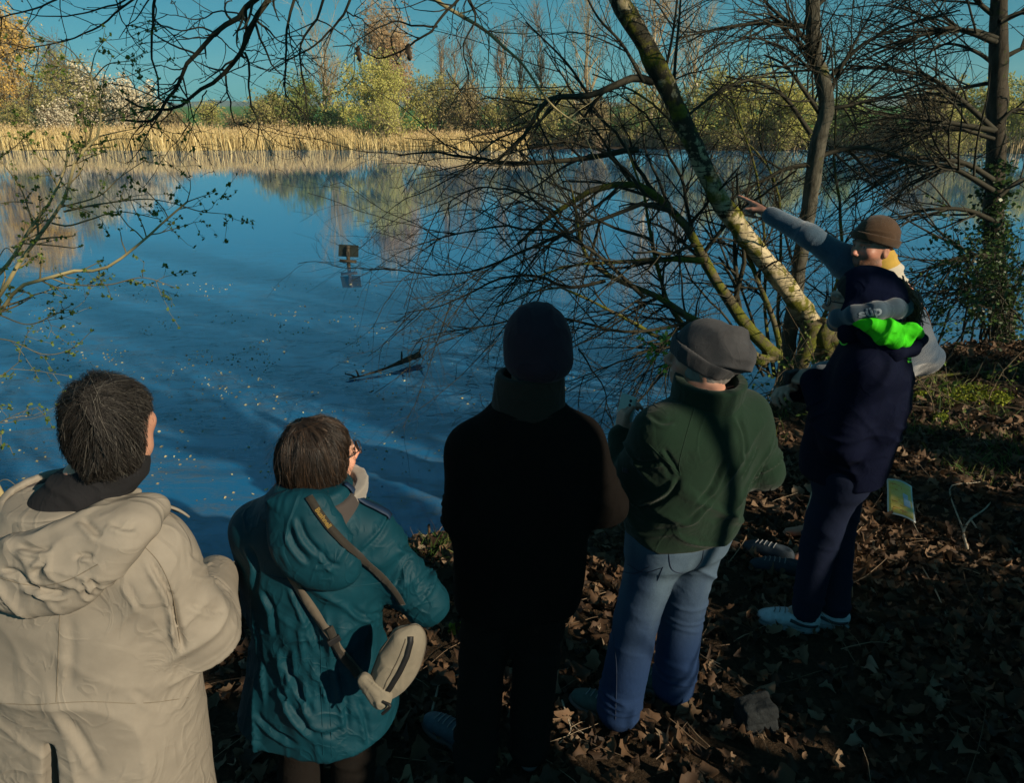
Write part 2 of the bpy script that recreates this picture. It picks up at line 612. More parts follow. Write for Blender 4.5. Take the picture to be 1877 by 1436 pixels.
def far_tree(name, label, px, top, Y, wpx, leafm, twigm, barkm, style='up', nleaf=2500, ls=0.10, seed=1, base_py=None, group="trees on the far bank"):
    """tall tree: trunk, limbs and twigs; style up / weep / thin"""
    rng = np.random.default_rng(seed)
    b = P(px, 230, Y)
    b[2] = float(ground_z(b[0], Y)) - 0.05
    tp = P(px, top, Y)
    H = tp[2] - b[2]
    W = wpx / FPX * Y * 0.5
    root = empty(name, b, label, "tree", group)
    tA, tR = stem(b, np.array([b[0] + rng.normal() * 0.25, Y + rng.normal() * 0.3, b[2] + H * 0.93]), 0.02 * H, 0.02, 16, 0.35, rng)
    mb = MB()
    add_paths(mb, tA, tR, 7)
    mb.build("trunk", barkm, root)
    if style == 'weep':
        lA, lR = sprout(tA, tR, 34, rng, (0.25, 0.98), (25, 55), (W * 0.6, W * 1.25), 8, 0.10, (0, 0, 0.06), 0.5, 0.02, abslen=True)
        sA, sR = sprout(lA, lR, 360, rng, (0.3, 1.0), (30, 80), (0.5, 1.2), 4, 0.15, (0, 0, -0.18), 0.6, 0.014, abslen=True)
        wA, wR = sprout(sA, sR, 1050, rng, (0.2, 1.0), (20, 70), (0.7, 2.0), 4, 0.06, (0, 0, -0.70), 0.7, 0.009, abslen=True)
    elif style == 'thin':
        lA, lR = sprout(tA, tR, 40, rng, (0.25, 0.98), (18, 40), (W * 0.8, W * 1.9), 7, 0.08, (0, 0, 0.16), 0.45, 0.016, abslen=True)
        sA, sR = sprout(lA, lR, 200, rng, (0.2, 1.0), (20, 50), (0.4, 0.9), 3, 0.12, (0, 0, 0.14), 0.6, 0.011, abslen=True)
        wA, wR = sprout(sA, sR, 400, rng, (0.2, 1.0), (20, 50), (0.3, 0.7), 3, 0.12, (0, 0, 0.08), 0.7, 0.008, abslen=True)
    else:
        lA, lR = sprout(tA, tR, 30, rng, (0.16, 0.95), (28, 48), (W * 0.9, W * 1.7), 9, 0.07, (0, 0, 0.12), 0.5, 0.022, abslen=True)
        sA, sR = sprout(lA, lR, 240, rng, (0.2, 1.0), (25, 50), (0.6, 1.5), 4, 0.10, (0, 0, 0.10), 0.6, 0.013, abslen=True)
        wA, wR = sprout(sA, sR, 600, rng, (0.2, 1.0), (25, 50), (0.4, 1.0), 3, 0.10, (0, 0, 0.06), 0.7, 0.009, abslen=True)
    mb = MB()
    add_paths(mb, lA, lR, 5)
    add_paths(mb, sA, sR, 3)
    add_paths(mb, wA, wR, 3)
    mb.build("branches", twigm, root)
    if nleaf:
        pt = scatter_on(wA, int(nleaf * (1.7 if style == 'weep' else 1)), rng, 0.08)
        V, F = leaf_tris(pt, ls * (1.35 if style == 'weep' else 1), rng, 0.0, 0.6, 1.3)
        obj("foliage", V, F, leafm, root, False)
    return root


def far_bush(name, label, px, top, Y, wpx, leafm, twigm, nleaf=4200, ls=0.10, seed=1, stems=26, dep=None, cat="bush", lean=0.0, group="bushes on the far bank", twigs=900):
    rng = np.random.default_rng(seed)
    b = P(px, 235, Y)
    b[2] = float(ground_z(b[0], Y)) - 0.05
    tp = P(px, top, Y)
    H = tp[2] - b[2]
    W = wpx / FPX * Y * 0.5
    D = dep or W * 0.8
    root = empty(name, b, label, cat, group)
    a = rng.random(stems) * 2 * math.pi
    e = np.sqrt(rng.random(stems))
    st = b + np.stack([np.cos(a) * e * W * 0.35, np.sin(a) * e * D * 0.35, np.zeros(stems)], axis=1)
    # dome: each stem ends on an uneven shell
    hgt = H * np.sqrt(np.clip(1 - (e * 0.95) ** 2, 0.06, 1)) * (0.84 + 0.22 * rng.random(stems))
    en = b + np.stack([np.cos(a) * e * W * 0.95 + lean * hgt, np.sin(a) * e * D * 0.95, hgt], axis=1)
    t = np.linspace(0, 1, 9)[None, :, None]
    A = st[:, None] * (1 - t) + en[:, None] * t
    A[:, :, 2] = st[:, None, 2] + (en - st)[:, None, 2] * np.sin(t[:, :, 0] * math.pi / 2) ** 0.8
    A = A + np.cumsum(rng.normal(size=A.shape) * 0.035 * H / 3, axis=1) * (t > 0)
    R = 0.035 * np.linspace(1, 0.25, 9)[None].repeat(stems, 0)
    sA, sR = sprout(A, R, stems * 10, rng, (0.12, 1.0), (25, 70), (0.16 * H, 0.42 * H), 4, 0.16, (0, 0, 0.06), 0.6, 0.012, abslen=True)
    wA, wR = sprout(sA, sR, int(twigs * 0.65), rng, (0.2, 1.0), (25, 65), (0.25, 0.75), 3, 0.15, (0, 0, 0.05), 0.7, 0.008, abslen=True)
    mb = MB()
    add_paths(mb, A, R, 5)
    mb.build("stems", twigm, root)
    mb = MB()
    add_paths(mb, sA, sR, 3)
    add_paths(mb, wA, wR, 3)
    mb.build("branches", twigm, root)
    nleaf = int(nleaf * 1.35)
    pt = np.concatenate([scatter_on(wA, nleaf * 2 // 3, rng, 0.10), scatter_on(sA, nleaf // 3, rng, 0.16)])
    V, F = leaf_tris(pt, ls * 1.55, rng, 0.0, 0.6, 1.3)
    obj("foliage", V, F, leafm, root, False)
    return root


# tall trees, from the left edge of the photograph to the right
far_tree("weeping_birch", "golden yellow weeping birch at the left edge of the far bank", 4, 32, 58, 105, L_gold, M_twig_tan, M_bark_pale, 'weep', 4200, 0.12, 11)
far_tree("weeping_birch", "second golden weeping birch from the left, with a pale forked trunk", 50, 18, 57, 75, L_gold, M_twig_tan, M_bark_pale, 'weep', 3600, 0.12, 12)
far_tree("bare_tree", "small bare brown tree behind the cream blossoming bushes", 116, 96, 60, 60, L_brown, M_twig_brown, M_bark_far, 'up', 900, 0.08, 13)
far_tree("poplar_tree", "bare upright poplar with fan-shaped crown behind the dark green bush", 594, 48, 60, 96, L_brown, M_twig_tan, M_bark_pale, 'up', 250, 0.07, 14)
far_tree("weeping_birch", "tall orange weeping birch in front of the lattice pylon", 730, 22, 61, 78, L_orange, M_twig_tan, M_bark_pale, 'weep', 5200, 0.12, 15)
for k, (x, tp, w, sd, lb) in enumerate([
        (806, 75, 32, 21, "slim bare birch standing alone just right of the orange weeping birch"),
        (838, 68, 38, 22, "slim bare birch, second right of the orange weeping birch"),
        (866, 62, 40, 23, "slim bare birch, third right of the orange weeping birch"),
        (910, 24, 46, 24, "tallest slim bare birch right of the orange weeping birch"),
        (948, 40, 44, 25, "slim bare birch at the edge of the near bare thicket"),
        (1000, 30, 60, 26, "grey bare birch seen through the left side of the near thicket")]):
    far_tree("bare_birch", lb, x, tp, 60 + (k % 3), w, L_brown, M_twig_brown, M_bark_pale, 'thin', 500, 0.07, sd)
far_tree("poplar_tree", "brown bare tree on the far bank left of the leaning birch trunk", 1075, 10, 58, 120, L_brown, M_twig_tan, M_bark_far, 'up', 900, 0.08, 27)
far_tree("poplar_tree", "golden forked poplar on the far bank behind the leaning birch trunk", 1190, -40, 57, 105, L_orange, M_twig_tan, M_bark_pale, 'up', 2600, 0.11, 28)
far_tree("poplar_tree", "pale forked bare tree between the two middle trunks on the far bank", 1272, 22, 58, 110, L_brown, M_twig_tan, M_bark_pale, 'up', 300, 0.07, 29)

# bushes
far_bush("brown_bush", "round brown bush below the small bare tree", 128, 130, 57, 110, L_olive, M_twig_brown, 4200, 0.10, 31)
far_bush("blossoming_bush", "cream blossoming bush beside the round brown bush", 172, 142, 57.5, 75, L_blossom, M_twig_brown, 3600, 0.11, 32)
far_bush("blossoming_bush", "widest cream blossoming bush, next to the gap with the green field", 243, 154, 57, 118, L_blossom, M_twig_brown, 4800, 0.11, 33)
far_bush("blossoming_bush", "low pinkish pale bush at the foot of the golden birches", 105, 196, 55.5, 80, L_blossom, M_twig_brown, 1800, 0.09, 34)
far_bush("brown_bush", "low dull bush between the golden birches and the reeds", 30, 205, 55.5, 80, L_olive, M_twig_brown, 2200, 0.09, 35)
far_bush("yellow_bush", "small yellowish bush standing in the gap before the green field", 388, 194, 70, 34, L_willow, M_twig_tan, 1300, 0.10, 36)
far_bush("brown_bush", "low reddish scrub in front of the green field", 318, 214, 55.5, 66, L_brown, M_twig_brown, 1500, 0.08, 37)
far_bush("brown_bush", "low reddish scrub left of the dark green bush", 440, 216, 56, 60, L_brown, M_twig_brown, 1300, 0.08, 38)
far_bush("green_bush", "dark green domed bush below the bare upright poplar", 552, 160, 57, 125, L_green, M_twig_brown, 6000, 0.10, 39)
far_bush("olive_bush", "low olive bush spilling left of the dark green dome", 500, 190, 55.5, 90, L_olive, M_twig_brown, 3600, 0.09, 40)
far_bush("green_bush", "low bright green bush at the foot of the bare poplar", 612, 208, 55.5, 60, L_bright, M_twig_brown, 2000, 0.09, 41)
far_bush("willow_bush", "large pale yellow-green willow rising from the water's edge", 690, 128, 55, 170, L_willow, M_twig_tan, 7500, 0.10, 42, stems=26, twigs=1700)
far_bush("willow_bush", "low loose willow dipping into the water right of the reed bed", 706, 200, 51.6, 70, L_willow, M_twig_tan, 1600, 0.09, 43)
far_bush("olive_bush", "tall olive and brown bush below the slim birches", 798, 146, 56, 105, L_olive, M_twig_brown, 5600, 0.09, 44, twigs=1300)
far_bush("brown_bush", "dark brown bush between the olive bush and the near thicket", 862, 172, 55.5, 90, L_brown, M_twig_brown, 4200, 0.09, 45)
far_bush("olive_bush", "dark olive bush at the right end of the reeds", 930, 172, 55.5, 110, L_olive, M_twig_brown, 5000, 0.09, 46)
far_bush("olive_bush", "olive bush seen through the left of the near thicket", 1010, 168, 54, 120, L_olive, M_twig_brown, 5000, 0.09, 47)
far_bush("brown_bush", "rusty brown bush seen through the near thicket", 1100, 185, 53, 110, L_brown, M_twig_brown, 4200, 0.09, 48)
far_bush("olive_bush", "olive bush directly behind the leaning birch trunk", 1190, 172, 53, 130, L_olive, M_twig_brown, 5200, 0.09, 49)
far_bush("willow_bush", "broad golden willow between the two middle trunks", 1345, 146, 52, 210, L_willow, M_twig_tan, 10500, 0.10, 50, stems=34, twigs=2200)
far_bush("willow_bush", "golden willow half hidden by the upright alder trunk", 1440, 165, 51, 130, L_willow, M_twig_tan, 6000, 0.10, 51)
far_bush("pale_green_bush", "pale fresh green bush right of the upright alder trunk", 1535, 180, 53, 100, L_bright, M_twig_tan, 5000, 0.10, 52)
far_bush("brown_bush", "low brown scrub on the far bank right of the pale green bush", 1610, 222, 50, 100, L_brown, M_twig_brown, 3000, 0.09, 53)
far_bush("brown_bush", "dark brown bush left of the ivy-clad trunk", 1690, 168, 49, 130, L_brown, M_twig_brown, 5600, 0.09, 54, twigs=1300)
far_bush("willow_bush", "golden willow behind the ivy-clad trunk", 1790, 160, 48, 150, L_willow, M_twig_tan, 7000, 0.10, 55)
far_bush("willow_bush", "golden willow at the right edge of the photograph", 1885, 158, 47, 130, L_willow, M_twig_tan, 6000, 0.10, 56)
far_bush("olive_bush", "low olive scrub at the waterline behind the ivy-clad trunk", 1740, 225, 46, 140, L_olive, M_twig_brown, 3600, 0.09, 57)
far_bush("olive_bush", "low olive scrub at the waterline below the golden willow", 1390, 226, 50.6, 170, L_olive, M_twig_brown, 3600, 0.09, 58)

# reeds: a belt too dense to count
rng = np.random.default_rng(60)
NR = 30000
rx = -46 + rng.random(NR) * 47
keep = ~((rx > -10.6) & (rx < -8.3) & (rng.random(NR) < 0.85)) & ~((rx > 1.5) & (rng.random(NR) < 0.55))
rx = rx[keep]
NR = len(rx)
fy = np.interp(rx, _fx, _fy) + 0.48 * np.sin(rx * 0.35)
ry = fy - 0.55 - 0.5 * np.maximum(fbm(np.stack([rx * 0.9, rx * 0, rx * 0], 1), 2, 62), -0.3) + rng.random(NR) ** 1.3 * 4.4
rz = np.maximum(ground_z(rx, ry), WATER_Z - 0.15)
clump = fbm(np.stack([rx * 0.5, ry * 0.5, rx * 0], axis=1), 3, 61)
rh = (1.08 + 0.24 * clump + 0.18 * rng.normal(size=NR)) * np.where(rx > -8.3, 0.82, 1.0)
ln = rng.normal(size=(NR, 2)) * 0.15 + 0.03 * clump[:, None]
wd = 0.007 + 0.009 * rng.random(NR)
b0 = np.stack([rx, ry, rz], axis=1)
t1 = b0 + np.stack([ln[:, 0] * 0.5, ln[:, 1] * 0.5, rh * 0.62], axis=1)
t2 = b0 + np.stack([ln[:, 0] * 1.6, ln[:, 1] * 1.2, rh], axis=1)
sx = np.stack([wd * 0.75, wd * 0.66 * rng.choice([1.0, 1.0, -0.3], NR), wd * 0], axis=1)
V = np.stack([b0 - sx, b0 + sx, t1 + sx * 1.2, t1 - sx * 1.2, t2], axis=1).reshape(-1, 3)
i = np.arange(NR)[:, None] * 5
M_reed = island_mat("reed", [(0.0, (0.283, 0.189, 0.0693)), (0.4, (0.592, 0.455, 0.196)), (0.8, (0.747, 0.594, 0.277)), (1.0, (0.85, 0.695, 0.37))], 0.8, 0.2)
tag(obj("reed_bed", V, [np.concatenate([i, i + 1, i + 2, i + 3], 1), np.concatenate([i + 3, i + 2, i + 4], 1)], M_reed, None, False),
    "belt of dry golden reeds along the far shore", "reeds", kind="stuff")
pk = rng.random(NR) < 0.35
pt = t2[pk]
V, F = leaf_tris(pt + np.array([0, 0, 0.05]), 0.17, rng, -0.8, 0.3)
M_plume = island_mat("reed_plume", [(0.0, (0.364, 0.247, 0.112)), (1.0, (0.676, 0.52, 0.288))], 0.85, 0.2)
tag(obj("reed_plumes", V, F, M_plume, None, False), "feathery plumes on the dry reeds of the far shore", "reeds", kind="stuff")

# rough dead grass on the far bank behind the reeds
NG = 9000
gx = -60 + rng.random(NG) * 125
gy = np.interp(gx, _fx, _fy) + 1 + rng.random(NG) * 14
gz = ground_z(gx, gy)
V, F = leaf_tris(np.stack([gx, gy, gz + 0.2], 1), 0.6, rng, -1.2, 0.15)
M_dead = island_mat("dead_grass", [(0.0, (0.10, 0.08, 0.03)), (0.5, (0.24, 0.18, 0.08)), (1.0, (0.12, 0.16, 0.04))], 0.85, 0.2)
tag(obj("dead_grass", V, F, M_dead, None, False), "tufts of dry grass on the far bank behind the reeds", "grass", kind="stuff")

# distant wooded ridge beyond the field
rng = np.random.default_rng(66)
hx = np.linspace(-900, 900, 160)
top = 5.5 + 3 * fbm(np.stack([hx * 0.006, hx * 0, hx * 0], 1), 3, 3) + 2.0 * fbm(np.stack([hx * 0.05, hx * 0, hx * 0], 1), 2, 4)
V = np.concatenate([np.stack([hx, np.full(160, 620.0), np.full(160, -2.0)], 1), np.stack([hx, np.full(160, 640.0), top * 0.75], 1),
                    np.stack([hx, np.full(160, 690.0), top], 1), np.stack([hx, np.full(160, 800.0), np.full(160, -2.0)], 1)])
i = np.arange(159)
F = np.concatenate([np.stack([i + 160 * k, i + 1 + 160 * k, i + 161 + 160 * k, i + 160 + 160 * k], 1) for k in range(3)])
M_ridge = pmat("wooded_ridge", (0.09, 0.12, 0.11), 0.95, 0.4, 0.05, [(0.25, 1.0, 3.0, None)])
tag(obj("hills", V, [F], M_ridge), kind="structure")

# lattice pylon far behind the orange birch
M_steel = pmat("galvanised_steel", (0.20, 0.24, 0.26), 0.6, 0.2, 2.0)
YP = 150.0
pb = P(704, 200, YP)
pb[2] = float(ground_z(pb[0], YP))
root = empty("electricity_pylon", pb, "grey steel lattice pylon rising behind the orange weeping birch", "pylon")
HT, WB, WT = 30.0, 3.6, 1.0
def leg_at(cx, cy, z):
    w = (WB + (WT - WB) * min(z / HT, 1)) / 2
    return pb + np.array([cx * w, cy * w, z])
lv = [0, 4, 7.6, 10.8, 13.7, 16.3, 18.7, 20.9, 22.9, 24.7, 26.3, 28, 30]
for cx in (-1, 1):
    for cy in (-1, 1):
        mb = MB()
        pth = np.array([leg_at(cx, cy, z) for z in lv])
        mb.add(*tubes([pth], [np.full(len(lv), 0.11)], 4))
        mb.build("leg", M_steel, root)
for k in range(len(lv) - 1):
    mb = MB()
    for (a, c) in (((-1, -1), (1, -1)), ((1, -1), (1, 1)), ((1, 1), (-1, 1)), ((-1, 1), (-1, -1))):
        mb.add(*tubes([np.array([leg_at(*a, lv[k]), leg_at(*c, lv[k + 1])]), np.array([leg_at(*c, lv[k]), leg_at(*a, lv[k + 1])])], [np.full(2, 0.06)] * 2, 4))
    mb.build("bracing", M_steel, root)
for z, w in ((17.5, 7.0), (22.0, 9.0), (26.5, 6.0)):
    for s in (-1, 1):
        mb = MB()
        tip = pb + np.array([s * w * 0.5, 0, z + 0.4])
        mb.add(*tubes([np.array([leg_at(s, c, z + d), tip]) for c in (-1, 1) for d in (0, 1.3)], [np.full(2, 0.07)] * 4, 4))
        mb.build("cross_arm", M_steel, root)
# ------------------------------------------------------------------ near trees and shrubs
def bark(name, dark, light, moss=None, mamt=0.55, scale=14, lent=False):
    m, nt, b = nmat(name)
    n1 = noise_node(nt, scale, 6, 0.65, (1, 1, 0.35))
    base = ramp(nt, n1, [(0.30, dark), (0.62, light)])
    if lent:                                        # birch: dark horizontal dashes and black patches
        n2 = noise_node(nt, 9, 5, 0.6, (0.7, 0.7, 5.0))
        msk = ramp(nt, n2, [(0.56, (0, 0, 0)), (0.62, (1, 1, 1))])
        mx = nt.nodes.new("ShaderNodeMix"); mx.data_type = 'RGBA'
        nt.links.new(msk, mx.inputs[0]); nt.links.new(base, mx.inputs[6])
        mx.inputs[7].default_value = (0.025, 0.02, 0.015, 1)
        base = mx.outputs[2]
        sep = nt.nodes.new("ShaderNodeSeparateXYZ"); tc = nt.nodes.new("ShaderNodeTexCoord")
        nt.links.new(tc.outputs["Object"], sep.inputs[0])
        mr = nt.nodes.new("ShaderNodeMapRange")     # the upper stem is darker and more broken
        mr.inputs[1].default_value, mr.inputs[2].default_value = 1.7, 2.6
        nt.links.new(sep.outputs[2], mr.inputs[0])
        n3 = noise_node(nt, 7, 5, 0.7)
        ad = nt.nodes.new("ShaderNodeMath"); ad.operation = 'MULTIPLY_ADD'
        nt.links.new(mr.outputs[0], ad.inputs[0]); ad.inputs[1].default_value = 0.20
        nt.links.new(n3, ad.inputs[2])
        m3 = ramp(nt, ad.outputs[0], [(0.58, (0, 0, 0)), (0.66, (1, 1, 1))])
        mx = nt.nodes.new("ShaderNodeMix"); mx.data_type = 'RGBA'
        nt.links.new(m3, mx.inputs[0]); nt.links.new(base, mx.inputs[6])
        mx.inputs[7].default_value = (0.03, 0.028, 0.018, 1)
        base = mx.outputs[2]
    if moss:
        n4 = noise_node(nt, 5, 6, 0.65)
        mk = ramp(nt, n4, [(mamt, (0, 0, 0)), (mamt + 0.09, (1, 1, 1))])
        mx = nt.nodes.new("ShaderNodeMix"); mx.data_type = 'RGBA'
        nt.links.new(mk, mx.inputs[0]); nt.links.new(base, mx.inputs[6])
        mc = ramp(nt, noise_node(nt, 60, 3, 0.6), [(0.3, sc(moss, 0.5)), (0.7, moss)])
        nt.links.new(mc, mx.inputs[7])
        base = mx.outputs[2]
    nt.links.new(base, b.inputs["Base Color"])
    b.inputs["Roughness"].default_value = 0.9
    b.inputs["Specular IOR Level"].default_value = 0.2
    bump(nt, b, noise_node(nt, scale * 2.5, 6, 0.7, (1, 1, 0.3)), 0.7, 0.012)
    return m


M_birch = bark("birch_bark", (0.22, 0.18, 0.10), (0.54, 0.46, 0.29), (0.15, 0.15, 0.018), 0.50, 8, True)
M_alder = bark("alder_bark", (0.035, 0.032, 0.022), (0.115, 0.108, 0.082), (0.12, 0.12, 0.02), 0.60, 16)
M_dark = bark("dark_bark", (0.022, 0.018, 0.012), (0.068, 0.058, 0.042), (0.05, 0.08, 0.012), 0.58, 16)
M_mossy = bark("mossy_bark", (0.04, 0.035, 0.02), (0.12, 0.10, 0.06), (0.13, 0.14, 0.02), 0.45, 16)
M_twig = pmat("twig_bark", (0.030, 0.027, 0.015), 0.8, 0.4, 6.0)
M_twig_warm = pmat("twig_warm", (0.085, 0.065, 0.036), 0.8, 0.4, 6.0)
M_twig_olive = pmat("twig_olive", (0.17, 0.135, 0.065), 0.75, 0.35, 6.0)
M_twig_pale = pmat("twig_pale", (0.36, 0.30, 0.15), 0.75, 0.3, 6.0)
M_bud = island_mat("bud_leaf", [(0.0, (0.06, 0.10, 0.02)), (0.5, (0.11, 0.17, 0.03)), (1.0, (0.19, 0.24, 0.05))], 0.6, 0.3)
M_ivy = island_mat("ivy_leaf", [(0.0, (0.02, 0.045, 0.012)), (0.5, (0.04, 0.085, 0.018)), (1.0, (0.10, 0.17, 0.035))], 0.45, 0.2, 0.5)


def trace(pts, Y, n=18, dy=None):
    """path through photograph points; Y one distance or one per point"""
    Ys = np.broadcast_to(np.asarray(Y, dtype=float), (len(pts),))
    return spline(np.array([P(x, y, yy) for (x, y), yy in zip(pts, Ys)]), n)


def knobbly(A, R, sides, amp, seed, fs=9.0):
    V, F = tubes([A], [R], sides, cap=True)
    c = np.repeat(A, sides, axis=0)
    n = len(c)
    d = V[:n] - c
    V[:n] = c + d * (1 + amp * fbm(V[:n] * fs, 3, seed))[:, None]
    return V, F


def stack(paths, n):
    return np.stack([spline(p, n) for p in paths])


# leaning birch
ybi = [6.9, 6.6, 6.4, 6.25, 6.1, 6.0, 5.95, 5.9, 5.85, 5.8, 5.75, 5.7]
bp = trace([(1545, 668), (1490, 585), (1440, 520), (1385, 455), (1332, 385), (1300, 328), (1270, 262), (1240, 198), (1205, 125), (1170, 60), (1132, -5), (1080, -110)], ybi, 60)
base = bp[0].copy()
base[2] = float(ground_z(base[0], base[1]))
bp[:, 2] -= (bp[0, 2] - base[2] + 0.05) * np.exp(-np.arange(60) / 6.0)
br = np.interp(np.linspace(0, 1, 60), [0, 0.08, 0.2, 0.45, 0.8, 1.0], [0.17, 0.135, 0.100, 0.080, 0.070, 0.058])
root = empty("leaning_birch", base, "leaning birch with cream bark and moss, rising up to the left beside the pointing hand", "tree")
mb = MB(); mb.add(*knobbly(bp, br, 18, 0.16, 3)); mb.build("trunk", M_birch, root)
rngb = np.random.default_rng(101)
limbs = [trace([(1197, 150), (1165, 142), (1130, 155), (1080, 175), (1010, 180), (982, 212), (958, 252), (905, 300)], [5.85, 5.8, 5.7, 5.6, 5.5, 5.5, 5.5, 5.4], 16),
         trace([(1232, 205), (1238, 110), (1246, 20), (1250, -60)], [5.9, 6, 6.1, 6.2], 16),
         trace([(1210, 165), (1228, 90), (1240, 10), (1242, -60)], [5.9, 5.8, 5.7, 5.6], 16),
         trace([(1180, 150), (1140, 80), (1095, 30), (1060, -40)], [5.8, 5.7, 5.6, 5.5], 16),
         trace([(1250, 220), (1330, 160), (1420, 130), (1520, 60)], [5.9, 6.1, 6.3, 6.5], 16)]
lA = np.stack(limbs)
lR = np.array([0.030, 0.016, 0.014, 0.014, 0.012])[:, None] * np.linspace(1, 0.35, 16)[None]
mb = MB()
add_paths(mb, lA, lR, 6)
sA, sR = sprout(lA, lR, 60, rngb, (0.2, 1), (25, 65), (0.3, 1.0), 8, 0.12, (0, 0, -0.02), 0.5, 0.004, abslen=True)
tA, tR = sprout(sA, sR, 320, rngb, (0.1, 1), (25, 65), (0.12, 0.45), 6, 0.14, (0, 0, -0.03), 0.6, 0.0022, abslen=True)
add_paths(mb, sA, sR, 4); add_paths(mb, tA, tR, 3)
mb.build("branches", M_twig, root)
# roots of the birch reaching down the bank
for k, pts in enumerate([[(1500, 600), (1540, 640), (1590, 690), (1620, 725)], [(1490, 590), (1475, 640), (1455, 690)], [(1505, 600), (1520, 650), (1540, 700)]]):
    rp = trace(pts, 6.4, 14)
    rp[:, 2] = np.maximum(np.linspace(rp[0, 2], float(ground_z(rp[-1, 0], rp[-1, 1])) - 0.06, 14), ground_z(rp[:, 0], rp[:, 1]) - 0.03)
    mb = MB(); mb.add(*knobbly(rp, np.linspace(0.10, 0.04, 14), 10, 0.2, 40 + k)); mb.build("root", M_mossy, root)

# upright alder
ap = trace([(1440, 695), (1446, 620), (1456, 560), (1466, 480), (1480, 400), (1490, 330), (1500, 262), (1514, 205), (1510, 150), (1492, 92), (1490, 0), (1484, -90)], 6.6, 60)
ap[0, 2] = float(ground_z(ap[0, 0], ap[0, 1])) - 0.08
ar = np.interp(np.linspace(0, 1, 60), [0, 0.05, 0.3, 0.6, 0.75, 1.0], [0.11, 0.074, 0.066, 0.066, 0.060, 0.05])
root = empty("alder_tree", ap[0], "upright grey alder trunk with a slight kink, behind the pointing arm", "tree")
mb = MB(); mb.add(*knobbly(ap, ar, 16, 0.14, 5)); mb.build("trunk", M_alder, root)
limbs = [trace(p, 6.6, 16) for p in (
    [(1490, 85), (1450, 45), (1410, 10), (1380, -30)], [(1512, 170), (1480, 95), (1440, 55), (1405, 15)], [(1490, 50), (1420, 42), (1340, 48), (1240, 70)],
    [(1515, 150), (1560, 100), (1600, 70), (1680, 40), (1760, 18)], [(1515, 195), (1530, 150), (1560, 90), (1600, 20)], [(1508, 215), (1470, 160), (1440, 120), (1400, 100)],
    [(1486, 245), (1440, 180), (1400, 155), (1330, 140)], [(1490, 300), (1440, 310), (1400, 330), (1330, 370)], [(1516, 200), (1570, 190), (1640, 170), (1700, 150)],
    [(1495, 290), (1540, 275), (1600, 272), (1680, 300)], [(1475, 430), (1440, 400), (1400, 400), (1360, 420)], [(1488, 20), (1530, -20), (1580, -60)])]
lA = np.stack(limbs)
lR = (0.018 + 0.008 * rngb.random(len(limbs)))[:, None] * np.linspace(1, 0.3, 16)[None]
sA, sR = sprout(lA, lR, 150, rngb, (0.15, 1), (25, 60), (0.3, 1.0), 8, 0.11, (0, 0, 0.0), 0.5, 0.004, abslen=True)
tA, tR = sprout(sA, sR, 800, rngb, (0.1, 1), (25, 65), (0.1, 0.42), 6, 0.14, (0, 0, 0.0), 0.6, 0.0022, abslen=True)
mb = MB(); add_paths(mb, lA, lR, 6); add_paths(mb, sA, sR, 4); add_paths(mb, tA, tR, 3)
mb.build("branches", M_twig, root)
V, F = leaf_tris(scatter_on(tA, 700, rngb, 0.004, (0.5, 1)), 0.02, rngb)
tag(obj("buds", V, F, M_twig_warm, root, False), kind="stuff")

# ivy-clad tree on the right
cp = trace([(1842, 668), (1838, 600), (1825, 500), (1822, 400), (1824, 300), (1828, 200), (1830, 100), (1832, 0), (1834, -110)], 7.6, 50)
cp[0, 2] = float(ground_z(cp[0, 0], cp[0, 1])) - 0.08
cr = np.interp(np.linspace(0, 1, 50), [0, 0.06, 0.3, 0.7, 1.0], [0.15, 0.108, 0.096, 0.086, 0.072])
root = empty("ivy_clad_tree", cp[0], "dark straight tree trunk with climbing green leaves near the right edge", "tree")
mb = MB(); mb.add(*knobbly(cp, cr, 16, 0.14, 6)); mb.build("trunk", M_dark, root)
limbs = [trace(p, yy, 16) for p, yy in (
    ([(1828, 70), (1780, 55), (1700, 62), (1620, 85), (1520, 130)], 7.4), ([(1826, 78), (1775, 58), (1730, 52), (1660, 75), (1600, 100)], 7.2),
    ([(1826, 30), (1800, 10), (1770, -20), (1740, -50)], 7.6), ([(1824, 240), (1770, 190), (1710, 145), (1640, 128), (1540, 118)], 7.5),
    ([(1822, 255), (1750, 235), (1680, 240), (1600, 262), (1540, 290)], 7.4), ([(1822, 240), (1740, 225), (1650, 215), (1560, 230)], 7.3),
    ([(1820, 330), (1770, 300), (1700, 290), (1600, 285), (1520, 300)], 7.2), ([(1820, 350), (1750, 310), (1680, 300), (1620, 325), (1560, 360)], 7.0),
    ([(1820, 405), (1770, 385), (1700, 385), (1620, 410)], 7.3), ([(1832, 225), (1860, 200), (1890, 205), (1930, 220)], 7.5),
    ([(1832, 110), (1870, 90), (1920, 70)], 7.6), ([(1832, 40), (1880, 20), (1930, 15)], 7.5), ([(1826, 120), (1790, 95), (1740, 80), (1690, 95)], 7.8),
    ([(1822, 470), (1770, 470), (1710, 490), (1660, 520)], 7.2), ([(1824, 520), (1770, 530), (1700, 560)], 7.1), ([(1832, 360), (1870, 330), (1920, 320)], 7.4),
    ([(1830, 0), (1780, -30), (1700, -20), (1620, 10)], 7.4), ([(1826, 150), (1770, 160), (1700, 175), (1640, 200)], 7.7))]
lA = np.stack(limbs)
lR = (0.020 + 0.012 * rngb.random(len(limbs)))[:, None] * np.linspace(1, 0.25, 16)[None]
sA, sR = sprout(lA, lR, 300, rngb, (0.15, 1), (20, 55), (0.4, 1.3), 9, 0.09, (0, 0, -0.01), 0.5, 0.004, abslen=True)
tA, tR = sprout(sA, sR, 1500, rngb, (0.1, 1), (25, 60), (0.12, 0.5), 6, 0.13, (0, 0, 0.0), 0.6, 0.0024, abslen=True)
